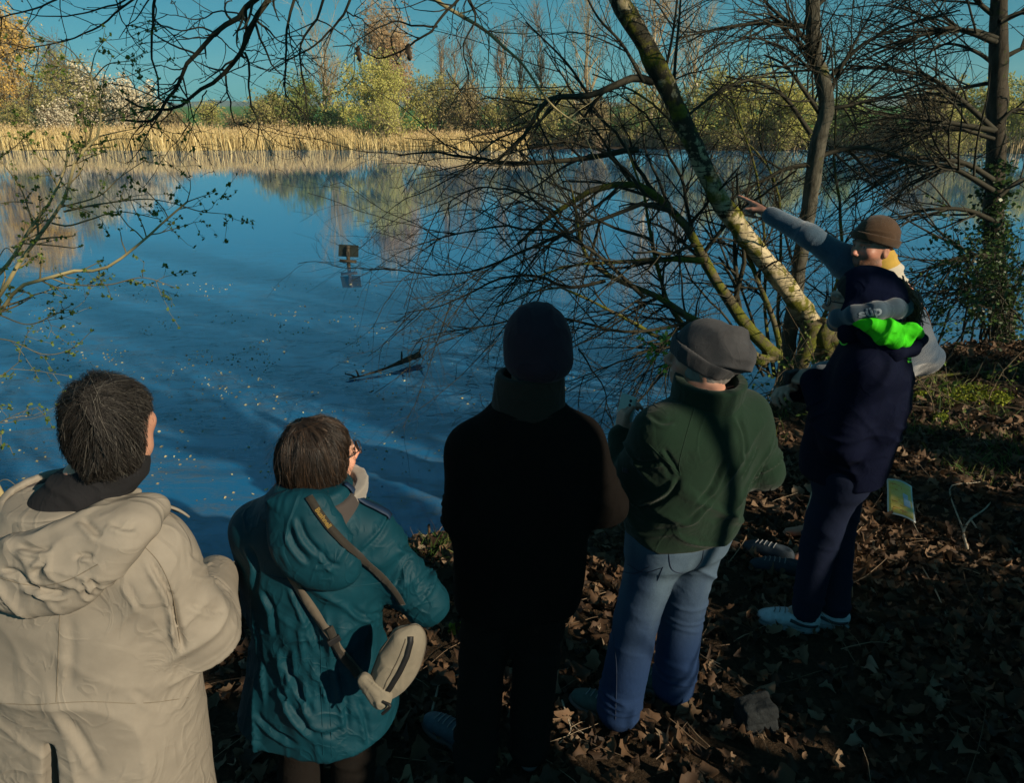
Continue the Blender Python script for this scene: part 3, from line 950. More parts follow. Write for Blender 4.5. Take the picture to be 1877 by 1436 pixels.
mb = MB(); add_paths(mb, lA, lR, 6); add_paths(mb, sA, sR, 4); add_paths(mb, tA, tR, 3)
mb.build("branches", M_twig, root)
V, F = leaf_tris(scatter_on(tA, 900, rngb, 0.004, (0.5, 1)), 0.022, rngb)
tag(obj("buds", V, F, M_twig_warm, root, False), kind="stuff")
# climbing leaves round the trunk
n = 2400
t = rngb.random(n) ** 1.2 * 0.55
k = t * 49
c = cp[k.astype(int)]
a = rngb.random(n) * 2 * math.pi
rr = np.interp(t, np.linspace(0, 1, 50), cr) + 0.01 + 0.13 * rngb.random(n) ** 2.5
pt = c + np.stack([np.cos(a) * rr, np.sin(a) * rr, rngb.normal(size=n) * 0.03], 1)
V, F = leaf_tris(pt, 0.045, rngb, 0.3, 0.85)
obj("ivy_leaves", V, F, M_ivy, root, False)

# leafing hawthorn right of the pointing man: fresh green leaves on thin twigs over the water
hb = P(1800, 660, 7.2)
hb[2] = float(ground_z(hb[0], hb[1])) - 0.05
root = empty("leafing_hawthorn", hb, "twiggy shrub with small fresh green leaves right of the pointing man", "shrub")
st = np.repeat(hb[None], 16, 0) + rngb.normal(size=(16, 3)) * np.array([0.25, 0.15, 0])
en = np.array([P(x, y, yy) for x, y, yy in zip(rngb.uniform(1690, 1900, 16), rngb.uniform(370, 620, 16), rngb.uniform(6.2, 7.2, 16))])
tt = np.linspace(0, 1, 12)[None, :, None]
A = st[:, None] * (1 - tt) + en[:, None] * tt
A[:, :, 2] += (np.sin(tt * math.pi) * 0.25)[:, :, 0]
A += np.cumsum(rngb.normal(size=A.shape) * 0.018, axis=1) * (tt > 0)
R = 0.013 * np.linspace(1, 0.3, 12)[None].repeat(16, 0)
sA, sR = sprout(A, R, 150, rngb, (0.25, 1), (30, 70), (0.25, 0.7), 7, 0.13, (0, 0, 0.0), 0.55, 0.003, abslen=True)
tA, tR = sprout(sA, sR, 520, rngb, (0.1, 1), (30, 70), (0.08, 0.3), 5, 0.14, (0, 0, 0.02), 0.6, 0.002, abslen=True)
mb = MB(); add_paths(mb, A, R, 5); mb.build("stems", M_twig, root)
mb = MB(); add_paths(mb, sA, sR, 4); add_paths(mb, tA, tR, 3); mb.build("branches", M_twig, root)
V, F = leaf_tris(scatter_on(tA, 3400, rngb, 0.012, (0.2, 1)), 0.036, rngb, 0.2, 0.8)
obj("leaves", V, F, M_ivy, root, False)


# the bare thicket over the water: arching willow stems, mossy below
def thicket(name, label, traced, mossn, nl, seed, n3=1500, gm=M_twig, mm=M_mossy):
    rng = np.random.default_rng(seed)
    A = np.stack([trace(p, yy, 18) for p, yy, r in traced])
    A += np.concatenate([np.zeros((len(A), 1, 3)), np.cumsum(rng.normal(size=(len(A), 17, 3)) * 0.008, axis=1)], axis=1)
    R = np.array([r for _, _, r in traced])[:, None] * np.linspace(1, 0.22, 18)[None]
    b = A[0, 0].copy(); b[2] = float(ground_z(b[0], b[1]))
    root = empty(name, b, label, "shrub")
    mb = MB()
    for k in range(mossn):
        mb.add(*knobbly(A[k], R[k], 9, 0.14, seed + k, 14))
    mb.build("mossy_stems", mm, root)
    mb = MB(); add_paths(mb, A[mossn:], R[mossn:], 6); mb.build("stems", gm, root)
    sA, sR = sprout(A, R, nl, rng, (0.15, 1), (25, 65), (0.35, 1.25), 10, 0.10, (-0.01, 0, -0.02), 0.5, 0.0045, abslen=True)
    tA, tR = sprout(sA, sR, n3, rng, (0.1, 1), (25, 65), (0.15, 0.6), 6, 0.13, (0, 0, -0.01), 0.6, 0.0019, abslen=True)
    uA, uR = sprout(tA, tR, int(n3 * 0.7), rng, (0.1, 1), (25, 65), (0.06, 0.25), 4, 0.14, (0, 0, 0.0), 0.7, 0.0014, abslen=True)
    mb = MB(); add_paths(mb, sA, sR, 4); add_paths(mb, tA, tR, 3); add_paths(mb, uA, uR, 3)
    mb.build("branches", gm, root)
    return root, A, sA, tA


TH1 = [
    ([(1425, 655), (1380, 610), (1345, 565), (1308, 508), (1275, 440), (1240, 390), (1200, 352), (1150, 335), (1090, 345), (1020, 385), (950, 440)], 6.2, 0.060),
    ([(1405, 668), (1330, 620), (1265, 592), (1180, 545), (1110, 515), (1070, 485), (1045, 430), (1030, 350)], 6.0, 0.042),
    ([(1420, 660), (1340, 640), (1270, 610), (1235, 570), (1215, 520), (1195, 440), (1185, 360), (1150, 250)], 6.1, 0.030),
    ([(1430, 660), (1420, 600), (1390, 520), (1350, 430), (1310, 340), (1250, 240), (1170, 170), (1080, 130)], 6.3, 0.026),
    ([(1290, 478), (1220, 478), (1150, 483), (1080, 484), (1020, 495), (960, 520)], 6.0, 0.026),
    ([(1400, 665), (1250, 640), (1160, 600), (1080, 565), (1020, 540), (960, 545), (890, 575)], 5.8, 0.024),
    ([(1170, 275), (1100, 285), (1030, 297), (960, 300), (880, 292), (800, 282), (730, 285)], 6.2, 0.026),
    ([(1240, 390), (1180, 370), (1100, 400), (1000, 440), (900, 480), (800, 500), (700, 490)], 6.0, 0.020),
    ([(1180, 545), (1100, 470), (1020, 430), (940, 420), (860, 430), (770, 455)], 5.9, 0.018),
    ([(1200, 352), (1150, 270), (1100, 210), (1050, 150), (1010, 90)], 6.3, 0.018),
    ([(1110, 515), (1040, 520), (960, 500), (880, 515), (800, 545), (730, 560)], 5.8, 0.016),
    ([(1265, 592), (1180, 610), (1100, 605), (1020, 590), (920, 600), (820, 620), (760, 640)], 5.7, 0.016),
    ([(1275, 440), (1250, 340), (1220, 260), (1180, 200), (1120, 160)], 6.3, 0.018),
    ([(1250, 600), (1190, 640), (1130, 665), (1060, 690), (1000, 700)], 5.7, 0.014),
    ([(1185, 360), (1140, 300), (1080, 260), (1000, 250), (920, 270), (850, 310)], 6.1, 0.016),
    ([(1045, 430), (1000, 380), (940, 350), (870, 345), (800, 370)], 5.9, 0.014),
    ([(1195, 440), (1130, 420), (1060, 380), (980, 350), (900, 350)], 6.0, 0.014),
    ([(1060, 640), (1110, 720), (1095, 790), (1060, 850)], 5.4, 0.008),
    ([(1240, 600), (1190, 680), (1160, 740), (1140, 800)], 5.5, 0.010),
]
thicket("bare_willow_thicket", "dense tangle of bare arching mossy stems over the water left of the leaning birch", TH1, 6, 290, 201, 1700)
TH2 = [
    ([(1420, 690), (1400, 600), (1395, 500), (1390, 400), (1375, 300), (1340, 200), (1330, 110)], 6.6, 0.020),
    ([(1430, 690), (1425, 580), (1430, 480), (1425, 380), (1400, 300), (1360, 250), (1300, 220)], 6.7, 0.022),
    ([(1470, 690), (1500, 600), (1535, 500), (1538, 400), (1530, 300), (1532, 200), (1524, 120), (1512, 40)], 6.8, 0.022),
    ([(1410, 690), (1370, 560), (1330, 480), (1300, 400), (1290, 300), (1260, 220)], 6.6, 0.016),
    ([(1440, 690), (1460, 560), (1440, 430), (1410, 330), (1380, 240), (1420, 150)], 6.9, 0.018),
    ([(1470, 690), (1540, 560), (1570, 450), (1600, 380), (1660, 330)], 6.8, 0.014),
    ([(1400, 690), (1330, 580), (1260, 500), (1220, 400), (1200, 300)], 6.5, 0.014),
    ([(1415, 690), (1350, 640), (1270, 660), (1190, 690)], 6.2, 0.012),
]
thicket("bare_hazel", "bare upright stems growing round the foot of the alder and the birch", TH2, 3, 120, 202, 750)

# brambles and pale stalks at the foot of the trees
rngb = np.random.default_rng(303)
fb = P(1450, 700, 6.2); fb[2] = float(ground_z(fb[0], fb[1]))
root = empty("bramble_patch", fb, "tangle of pale bramble stalks and green shoots at the foot of the alder", "shrub")
n = 70
st = np.stack([rngb.uniform(1.7, 4.0, n), rngb.uniform(5.0, 6.3, n), np.zeros(n)], 1)
st[:, 1] = np.minimum(st[:, 1], np.interp(st[:, 0], _nx, _ny) - 0.2)
st[:, 2] = ground_z(st[:, 0], st[:, 1])
A = march(st, np.stack([rngb.normal(size=n) * 0.7 - 0.2, rngb.normal(size=n) * 0.5, np.full(n, 1.0)], 1), rngb.uniform(0.4, 1.3, n), 12, 0.10, (0, 0, -0.10), rngb)
R = rngb.uniform(0.003, 0.006, n)[:, None] * np.linspace(1, 0.4, 12)[None]
sA, sR = sprout(A, R, 180, rngb, (0.2, 1), (30, 80), (0.1, 0.4), 6, 0.14, (0, 0, 0), 0.7, 0.0018, abslen=True)
mb = MB(); add_paths(mb, A, R, 5); add_paths(mb, sA, sR, 3); mb.build("stalks", M_twig_warm, root)
V, F = leaf_tris(scatter_on(sA, 700, rngb, 0.02), 0.035, rngb, 0.3, 0.8)
obj("leaves", V, F, M_bud, root, False)


# budding shrub on the left
TL = [
    ([(-70, 640), (-20, 590), (0, 570), (17, 551), (35, 526), (92, 509), (139, 496), (178, 496), (212, 481), (265, 439), (301, 406), (343, 370)], 2.55, 0.013),
    ([(-60, 600), (0, 540), (36, 481), (75, 428), (95, 400), (120, 361), (140, 292), (179, 250), (185, 217), (176, 179), (170, 151), (166, 138)], 2.7, 0.015),
    ([(-60, 560), (0, 500), (25, 470), (61, 411), (92, 370), (122, 300), (122, 275), (128, 240)], 2.85, 0.015),
    ([(166, 138), (128, 90), (90, 74), (59, 59)], 2.7, 0.0038), ([(169, 148), (197, 118), (243, 110), (267, 93)], 2.7, 0.0038),
    ([(166, 135), (176, 95), (202, 63)], 2.7, 0.0036), ([(166, 140), (140, 126), (115, 122), (95, 112), (80, 104)], 2.7, 0.0034),
    ([(185, 217), (222, 199), (256, 176), (281, 166)], 2.7, 0.0042), ([(182, 250), (215, 242), (250, 235)], 2.7, 0.0038),
    ([(117, 388), (178, 375), (259, 365), (306, 370), (334, 378)], 2.7, 0.0062), ([(95, 409), (125, 414), (167, 402), (220, 388), (295, 402)], 2.68, 0.0055),
    ([(343, 370), (349, 345), (348, 322)], 2.55, 0.0034), ([(343, 370), (365, 362), (392, 353)], 2.55, 0.0034), ([(335, 378), (370, 388), (423, 393)], 2.55, 0.0036),
    ([(92, 509), (130, 522), (200, 522), (262, 509), (320, 527)], 2.55, 0.0048), ([(0, 578), (50, 595), (95, 580), (133, 558)], 2.5, 0.0045),
    ([(110, 380), (180, 360), (220, 325), (268, 292)], 2.7, 0.0048), ([(122, 275), (80, 275), (40, 276)], 2.8, 0.0042), ([(-20, 300), (20, 275), (45, 252)], 2.8, 0.0046),
    ([(60, 410), (40, 350), (5, 300), (-20, 290)], 2.8, 0.0055), ([(60, 372), (20, 370), (-20, 378)], 2.8, 0.0042), ([(122, 300), (100, 270), (80, 245), (50, 225)], 2.8, 0.0042),
    ([(140, 292), (150, 330), (165, 352)], 2.7, 0.0036), ([(-20, 520), (10, 455), (40, 490)], 2.7, 0.0042), ([(-30, 620), (20, 625), (80, 650), (130, 640), (170, 605)], 2.5, 0.004),
    ([(-40, 700), (0, 690), (40, 660)], 2.4, 0.004), ([(-30, 850), (10, 815), (25, 835)], 2.3, 0.0035), ([(-40, 930), (5, 880), (40, 900)], 2.3, 0.0035), ([(-30, 790), (30, 760), (75, 745)], 2.4, 0.0028),
]
rngl = np.random.default_rng(404)
A = np.stack([trace(p, yy, 18) for p, yy, r in TL])
R = 0.62 * np.array([r for _, _, r in TL])[:, None] * np.linspace(1, 0.38, 18)[None]
base = np.array([-2.25, 2.75, float(ground_z(-2.25, 2.75))])
root = empty("budding_shrub", base, "shrub with pale stems and tiny green leaf buds at the left edge", "shrub")
low = np.stack([spline(np.array([base + np.array([0.05 * k, 0.04 * k, 0]), (base + A[k, 0]) / 2 + np.array([-0.08, 0, 0.15]), A[k, 0] + 0.0]), 18) for k in range(3)])
lowR = np.repeat(np.array([0.018, 0.019, 0.019])[:, None], 18, 1)
for k in range(3):
    lowR[k] = np.linspace(0.019, R[k, 0], 18)
mb = MB(); add_paths(mb, low, lowR, 8); add_paths(mb, A[:3], R[:3], 8); mb.build("stems", M_twig_pale, root)
sA, sR = sprout(A, R, 120, rngl, (0.12, 1), (30, 70), (0.06, 0.22), 7, 0.14, (0, 0, 0.03), 0.6, 0.0012, abslen=True)
tA, tR = sprout(sA, sR, 170, rngl, (0.2, 1), (30, 70), (0.03, 0.10), 5, 0.14, (0, 0, 0.03), 0.7, 0.0009, abslen=True)
mb = MB(); add_paths(mb, A[3:], R[3:], 6); add_paths(mb, sA, sR, 5); add_paths(mb, tA, tR, 4); mb.build("branches", M_twig_olive, root)
pt = np.concatenate([scatter_on(sA, 300, rngl, 0.002, (0.15, 1)), scatter_on(tA, 260, rngl, 0.002, (0.3, 1)), sA[:, -1], tA[:, -1], A[3:, -1]])
pt = np.repeat(pt, 3, axis=0) + rngl.normal(size=(len(pt) * 3, 3)) * 0.0042
V, F = leaf_tris(pt, 0.0135, rngl, 0.0, 0.7)
obj("leaf_buds", V, F, M_bud, root, False)

# oak behind the camera: its low boughs hang into the top of the picture
TO = [
    ([(520, -70), (490, -15), (458, 5), (445, 28), (422, 43), (394, 61), (371, 90), (343, 123), (333, 153), (312, 182), (294, 210), (276, 225), (230, 220)], 3.0, 0.0155),
    ([(530, -60), (480, 20), (460, 56), (448, 90), (432, 120), (412, 138), (379, 166), (355, 176), (332, 197), (297, 210), (256, 205), (225, 189)], 3.0, 0.0150),
    ([(300, -70), (285, 0), (281, 51), (281, 102), (292, 143), (294, 179), (317, 187)], 2.9, 0.0085),
    ([(448, 95), (454, 123), (454, 166), (460, 200), (468, 222), (468, 256), (462, 279)], 3.0, 0.0065),
    ([(414, 138), (422, 174), (432, 212), (440, 230), (465, 228)], 3.0, 0.0055),
    ([(555, -60), (539, 0), (525, 53), (523, 107), (520, 149), (527, 181), (561, 210)], 3.1, 0.0085),
    ([(610, -50), (592, 0), (580, 35), (553, 75), (552, 120), (559, 170), (563, 210), (565, 240)], 3.1, 0.0075),
    ([(660, -50), (644, 0), (636, 21), (604, 53), (567, 83), (527, 104), (489, 125)], 3.1, 0.0075),
    ([(880, -50), (841, 0), (825, 16), (802, 48), (798, 57), (772, 72), (748, 91), (729, 103), (700, 107), (670, 92)], 3.2, 0.0085),
    ([(802, 48), (766, 51), (726, 43), (681, 61), (644, 83), (609, 91)], 3.2, 0.0055),
    ([(850, -40), (857, 0), (868, 40), (844, 88), (854, 147), (830, 176)], 3.3, 0.0065),
    ([(150, -50), (97, 0), (46, 18), (0, 28), (-60, 40)], 2.9, 0.0055),
    ([(300, -50), (248, 0), (215, 23), (187, 49), (133, 69), (79, 82), (28, 90)], 2.9, 0.0060),
    ([(280, -40), (220, 0), (153, 19), (105, 28), (51, 24), (18, 15)], 2.9, 0.0050),
    ([(200, -40), (210, 0), (220, 33), (240, 72), (263, 98)], 2.9, 0.0042),
    ([(422, 43), (390, 68), (360, 66), (330, 68), (305, 76)], 3.0, 0.0050),
    ([(394, 61), (370, 50), (340, 55), (300, 45), (262, 40)], 3.0, 0.0045),
    ([(445, 28), (400, 20), (370, 33), (330, 30), (290, 20)], 3.0, 0.0042),
    ([(343, 123), (320, 125), (290, 118), (262, 120)], 3.0, 0.0036), ([(333, 150), (300, 160), (270, 158), (248, 140)], 3.0, 0.0034),
    ([(379, 166), (365, 195), (352, 215), (330, 245)], 3.0, 0.0036), ([(276, 225), (278, 240), (284, 250)], 3.0, 0.0034),
    ([(580, 35), (610, 55), (640, 85), (641, 120), (638, 150)], 3.1, 0.0036), ([(636, 21), (660, 28), (690, 45), (716, 55)], 3.1, 0.0036), ([(868, 40), (900, 60), (920, 70)], 3.3, 0.003),
    ([(844, 88), (835, 60), (860, 20)], 3.3, 0.003), ([(520, 145), (545, 165), (560, 175)], 3.1, 0.0034), ([(729, 103), (720, 70), (735, 30), (725, -10)], 3.2, 0.0034),
    ([(412, 138), (470, 118), (530, 110)], 3.0, 0.0032), ([(448, 90), (490, 100), (520, 108)], 3.0, 0.0032), ([(394, 61), (420, 85), (455, 108), (480, 122)], 3.0, 0.0036),
]
rngo = np.random.default_rng(505)
A = np.stack([trace(p, yy, 18) for p, yy, r in TO])
A += np.concatenate([np.zeros((len(A), 1, 3)), np.cumsum(rngo.normal(size=(len(A), 17, 3)) * 0.0022, axis=1)], axis=1)
R = 0.78 * np.array([r for _, _, r in TO])[:, None] * np.linspace(1, 0.35, 18)[None]
ob = np.array([3.33, -0.61, 0.0]); ob[2] = float(ground_z(ob[0], ob[1])) - 0.05
root = empty("oak_tree", ob, "dark bare boughs of a tree hanging into the top left of the picture", "tree")
tr = spline(np.array([ob, ob + [0.02, 0.0, 1.5], ob + [-0.06, 0.05, 3.0], ob + [0.0, 0.0, 4.6], ob + [0.1, -0.1, 7.0]]), 30)
mb = MB(); mb.add(*knobbly(tr, np.interp(np.linspace(0, 1, 30), [0, 0.05, 1], [0.28, 0.215, 0.13]), 16, 0.14, 8)); mb.build("trunk", M_dark, root)
hubs = []
for k, (tz, ids) in enumerate(((3.4, (0, 1, 5)), (3.7, (2, 11, 12, 13, 14)), (3.2, (6, 7)), (3.9, (8, 10)))):
    tgt = A[list(ids), 0].mean(axis=0) + np.array([0.15, -0.25, 0.10])
    s0 = np.array([ob[0], ob[1], tz])
    hub = spline(np.array([s0, s0 * 0.6 + tgt * 0.4 + [0, 0, 0.35], s0 * 0.25 + tgt * 0.75 + [0, 0, 0.2], tgt]), 18)
    hubs.append((hub, np.linspace(0.06, 0.022, 18)))
    for i in ids:
        hubs.append((spline(np.array([tgt, (tgt + A[i, 0]) / 2 + [0.02, -0.02, 0.02], A[i, 0]]), 18), np.linspace(0.018, R[i, 0], 18)))
hA = np.stack([h for h, _ in hubs]); hR = np.stack([r for _, r in hubs])
mb = MB(); add_paths(mb, hA, hR, 9); add_paths(mb, A, R, 8)
mb.build("boughs", M_twig, root)
sA, sR = sprout(A, R, 190, rngo, (0.1, 1), (28, 70), (0.08, 0.34), 9, 0.15, (0, 0, 0.0), 0.55, 0.0017, abslen=True)
tA, tR = sprout(sA, sR, 240, rngo, (0.15, 1), (30, 70), (0.03, 0.13), 6, 0.17, (0, 0, 0.0), 0.7, 0.0012, abslen=True)
mb = MB(); add_paths(mb, sA, sR, 5); add_paths(mb, tA, tR, 4)
mb.build("twigs", M_twig, root)
pt = np.concatenate([scatter_on(sA, 320, rngo, 0.001), sA[:, -1], tA[:, -1], scatter_on(A, 160, rngo, 0.002)])
V, F = leaf_tris(np.repeat(pt, 2, axis=0), 0.0085, rngo, 0.0, 0.55)
tag(obj("buds", V, F, M_twig, root, False), kind="stuff")
# upper crown of the oak (throws the dappled shade)
uA, uR = sprout(tr[None], np.interp(np.linspace(0, 1, 30), [0, 1], [0.2, 0.11])[None], 16, rngo, (0.5, 1), (40, 75), (1.2, 2.6), 10, 0.10, (0, 0, 0.06), 0.35, 0.03, abslen=True)
vA, vR = sprout(uA, uR, 110, rngo, (0.2, 1), (25, 60), (0.5, 1.3), 7, 0.12, (0, 0, 0.05), 0.5, 0.008, abslen=True)
mb = MB(); add_paths(mb, uA, uR, 6); add_paths(mb, vA, vR, 4); mb.build("crown", M_twig, root)
# two dead leaves still hanging on the boughs
M_deadleaf = pmat("dead_leaf", (0.10, 0.07, 0.045), 0.8, 0.4, 40)
for (x, y, s) in ((660, 98, 0.030), (752, 95, 0.032)):
    c = P(x, y, 3.15)
    g = np.linspace(-1, 1, 7)
    uu, vv = np.meshgrid(g, g)
    w = np.sqrt(np.clip(1 - vv ** 2, 0, 1)) * (0.75 + 0.25 * np.cos(vv * 9))
    V = np.stack([uu * w * s * 0.55, 0.5 * s * uu ** 2 + 0.2 * s * np.sin(vv * 3), vv * s], -1).reshape(-1, 3) @ rotz(0.6).T + c
    ii = np.arange(6)[:, None] * 7 + np.arange(6)[None]
    obj("dead_leaf", V, [np.stack([ii, ii + 1, ii + 8, ii + 7], -1).reshape(-1, 4)], M_deadleaf, root)

# pale bough of the oak slanting down across the sky
pp = trace([(830, -70), (780, -30), (801, 0), (833, 21), (886, 53), (926, 88), (960, 120), (1005, 185), (1045, 218), (1082, 236)], [3.3, 3.5, 3.6, 3.7, 3.8, 3.9, 4.0, 4.1, 4.2, 4.25], 40)
mb = MB(); mb.add(*knobbly(pp, np.linspace(0.012, 0.0035, 40), 8, 0.12, 31, 30))
sA, sR = sprout(pp[None], np.linspace(0.010, 0.0035, 40)[None], 12, rngo, (0.3, 1), (35, 70), (0.1, 0.4), 8, 0.13, (0, 0, -0.04), 0.5, 0.002, abslen=True)
add_paths(mb, sA, sR, 5); mb.build("pale_bough", M_twig_pale, root)
# ------------------------------------------------------------------ signed-distance modelling for bodies and clothes
def smin(a, b, k):
    h = np.clip(0.5 + 0.5 * (b - a) / k, 0, 1)
    return b * (1 - h) + a * h - k * h * (1 - h)


def smax(a, b, k):
    return -smin(-a, -b, k)


def cap(a, b, ra, rb=None):
    a, b = np.asarray(a, float), np.asarray(b, float)
    rb = ra if rb is None else rb
    ab = b - a
    L2 = float(ab @ ab) + 1e-12

    def f(Q):
        t = np.clip(((Q - a) @ ab) / L2, 0, 1)
        return np.linalg.norm(Q - a - t[:, None] * ab, axis=1) - (ra + (rb - ra) * t)
    return f


def ell(c, r, R=None):
    c, r = np.asarray(c, float), np.asarray(r, float)

    def f(Q):
        q = Q - c
        if R is not None:
            q = q @ R
        k0 = np.linalg.norm(q / r, axis=1)
        k1 = np.linalg.norm(q / (r * r), axis=1) + 1e-9
        return k0 * (k0 - 1) / k1
    return f


def rbox(c, s, R=None, rd=0.01):
    c, s = np.asarray(c, float), np.asarray(s, float)

    def f(Q):
        q = Q - c
        if R is not None:
            q = q @ R
        d = np.abs(q) - (s - rd)
        return np.linalg.norm(np.maximum(d, 0), axis=1) + np.minimum(d.max(axis=1), 0) - rd
    return f


def plane(c, n):
    """negative on the side away from n"""
    c, n = np.asarray(c, float), unit(np.asarray(n, float))
    return lambda Q: (Q - c) @ n


def loft(st, fr, e=2.3, bot=True, rd=0.012):
    """st rows (x, y, z, rx, ry) in the frame fr (a Frame); elliptical sections along local z"""
    st = np.asarray(st, float)
    z = st[:, 2]
    zz = np.linspace(z[0], z[-1], 80)
    cols = []
    for c in (0, 1, 3, 4):                       # smooth (pchip-like) interpolation
        v = np.interp(zz, z, st[:, c])
        for _ in range(10):
            v[1:-1] = 0.25 * v[:-2] + 0.5 * v[1:-1] + 0.25 * v[2:]
        cols.append(v)

    def f(Q):
        q = fr.inv(Q)
        cx, cy, rx, ry = (np.interp(q[:, 2], zz, c) for c in cols)
        a, b = np.abs(q[:, 0] - cx) / rx, np.abs(q[:, 1] - cy) / ry
        k = (a ** e + b ** e) ** (1 / e)
        d = (k - 1) * np.minimum(rx, ry)
        return smax(d, np.maximum(q[:, 2] - z[-1], z[0] - q[:, 2]), rd)
    return f


class Frame:
    """local x right, y forward, z up; base on the ground, turned by a (left positive), leaning"""
    def __init__(s, base, a, lean=(0, 0)):
        s.b = np.asarray(base, float)
        s.R = rotz(a)
        s.lean = np.array([lean[0], lean[1], 0.0])

    def __call__(s, x, y=None, z=None):
        if y is None:
            q = np.atleast_2d(np.asarray(x, float))
            w = q @ s.R.T + s.b + q[:, 2:3] * s.lean
            return w
        q = np.array([x, y, z], float)
        return s.R @ q + s.b + z * s.lean

    def dir(s, x, y, z):
        return s.R @ np.array([x, y, z], float)

    def inv(s, Q):
        z = Q[:, 2] - s.b[2]
        return (Q - s.b - z[:, None] * s.lean) @ s.R


class S:
    def __init__(s):
        s.ops = []

    def add(s, f, k=0.02):
        s.ops.append((0, f, k)); return s

    def sub(s, f, k=0.01):
        s.ops.append((1, f, k)); return s

    def clip(s, f, k=0.01):
        s.ops.append((2, f, k)); return s

    def __call__(s, Q):
        d = None
        for (t, f, k) in s.ops:
            v = f(Q)
            if d is None:
                d = v
            elif t == 0:
                d = smin(d, v, k)
            elif t == 1:
                d = smax(d, -v, k)
            else:
                d = smax(d, v, k)
        return d

    def coarse(s, Q, m):
        """values on the coarse grid and, for each shape, the cells where it can matter"""
        vals = [f(Q) for (_, f, _) in s.ops]
        d = vals[0]
        for (t, f, k), v in zip(s.ops[1:], vals[1:]):
            d = smin(d, v, k) if t == 0 else smax(d, -v, k) if t == 1 else smax(d, v, k)
        mk = []
        for (t, f, k), v in zip(s.ops, vals):
            mk.append(v < d + k + m if t == 0 else (-v > d - k - m if t == 1 else v > d - k - m))
        return d, mk

    def fine(s, Q, cid, mk):
        d = np.full(len(Q), 1.0)
        for (t, f, k), m in zip(s.ops, mk):
            i = np.nonzero(m[cid])[0]
            if not len(i):
                continue
            v = f(Q[i])
            d[i] = smin(d[i], v, k) if t == 0 else smax(d[i], -v, k) if t == 1 else smax(d[i], v, k)
        return d


def nets(fn, lo, hi, h, marg=2.2):
    """surface of fn(P)=0 as quads (naive surface nets, evaluated only near the surface)"""
    lo, hi = np.asarray(lo, float), np.asarray(hi, float)
    C = 4
    nc = np.ceil((hi - lo) / (h * C)).astype(int) + 1
    g = np.stack(np.meshgrid(*[np.arange(n) for n in nc], indexing='ij'), -1).reshape(-1, 3)
    cc = lo + (g + 0.5) * h * C - 0.5 * h
    cull = isinstance(fn, S)
    if cull:
        dc, mk = fn.coarse(cc, h * C * 2.0)
    else:
        dc = fn(cc)
    act = (np.abs(dc) < h * C * marg).reshape(nc)
    D = np.repeat(np.repeat(np.repeat(dc.reshape(nc), C, 0), C, 1), C, 2)
    M = np.repeat(np.repeat(np.repeat(act, C, 0), C, 1), C, 2)
    idx = np.argwhere(M)
    if cull:
        ci = idx // C
        D[M] = fn.fine(lo + idx * h, (ci[:, 0] * nc[1] + ci[:, 1]) * nc[2] + ci[:, 2], mk)
    else:
        D[M] = fn(lo + idx * h)
    # keep the border outside
    for ax in range(3):
        sl = [slice(None)] * 3
        for e in (0, -1):
            sl[ax] = e
            D[tuple(sl)] = np.maximum(D[tuple(sl)], 1e-4)
    ins = D < 0
    n = D.shape
    cs = np.zeros(np.array(n) - 1, dtype=np.int8)
    corners = [(a, b, c) for a in (0, 1) for b in (0, 1) for c in (0, 1)]
    for (a, b, c) in corners:
        cs += ins[a:n[0] - 1 + a, b:n[1] - 1 + b, c:n[2] - 1 + c]
    cell = np.argwhere((cs > 0) & (cs < 8))
    vid = np.full(cs.shape, -1, dtype=np.int64)
    vid[cell[:, 0], cell[:, 1], cell[:, 2]] = np.arange(len(cell))
    acc = np.zeros((len(cell), 3)); cnt = np.zeros(len(cell))
    for p in corners:
        for ax in range(3):
            if p[ax]:
                continue
            q = list(p); q[ax] = 1
            a = D[cell[:, 0] + p[0], cell[:, 1] + p[1], cell[:, 2] + p[2]]
            b = D[cell[:, 0] + q[0], cell[:, 1] + q[1], cell[:, 2] + q[2]]
            m = (a < 0) != (b < 0)
            t = np.where(m, a / np.where(m, a - b, 1), 0)
            pt = np.tile(np.array(p, float), (len(cell), 1)); pt[:, ax] = t
            acc[m] += pt[m]; cnt[m] += 1
    V = lo + (cell + acc / cnt[:, None]) * h
    F = []
    for ax in range(3):
        u, v = (ax + 1) % 3, (ax + 2) % 3
        sl0 = [slice(None)] * 3; sl1 = [slice(None)] * 3
        sl0[ax] = slice(0, n[ax] - 1); sl1[ax] = slice(1, n[ax])
        e = np.argwhere(ins[tuple(sl0)] != ins[tuple(sl1)])
        e = e[(e[:, u] > 0) & (e[:, v] > 0) & (e[:, u] < n[u] - 1) & (e[:, v] < n[v] - 1)]
        fl = ins[e[:, 0], e[:, 1], e[:, 2]]
        def at(du, dv):
            q = e.copy(); q[:, u] -= du; q[:, v] -= dv
            return vid[q[:, 0], q[:, 1], q[:, 2]]
        a, b, c, d = at(1, 1), at(0, 1), at(0, 0), at(1, 0)
        F.append(np.where(fl[:, None], np.stack([a, b, c, d], 1), np.stack([d, c, b, a], 1)))
    F = np.concatenate(F)
    return V, F[(F >= 0).all(axis=1)]


def vnormals(V, F):
    n = np.cross(V[F[:, 2]] - V[F[:, 0]], V[F[:, 3]] - V[F[:, 1]])
    N = np.zeros_like(V)
    for k in range(4):
        np.add.at(N, F[:, k], n)
    return unit(N)


def relax(V, F, it=2, lam=0.5):
    cnt = np.zeros(len(V))
    for k in range(4):
        np.add.at(cnt, F[:, k], 2)
    for _ in range(it):
        S_ = np.zeros_like(V)
        for k in range(4):
            np.add.at(S_, F[:, k], V[F[:, (k + 1) % 4]] + V[F[:, (k - 1) % 4]])
        V = V + lam * (S_ / np.maximum(cnt, 1)[:, None] - V)
    return V


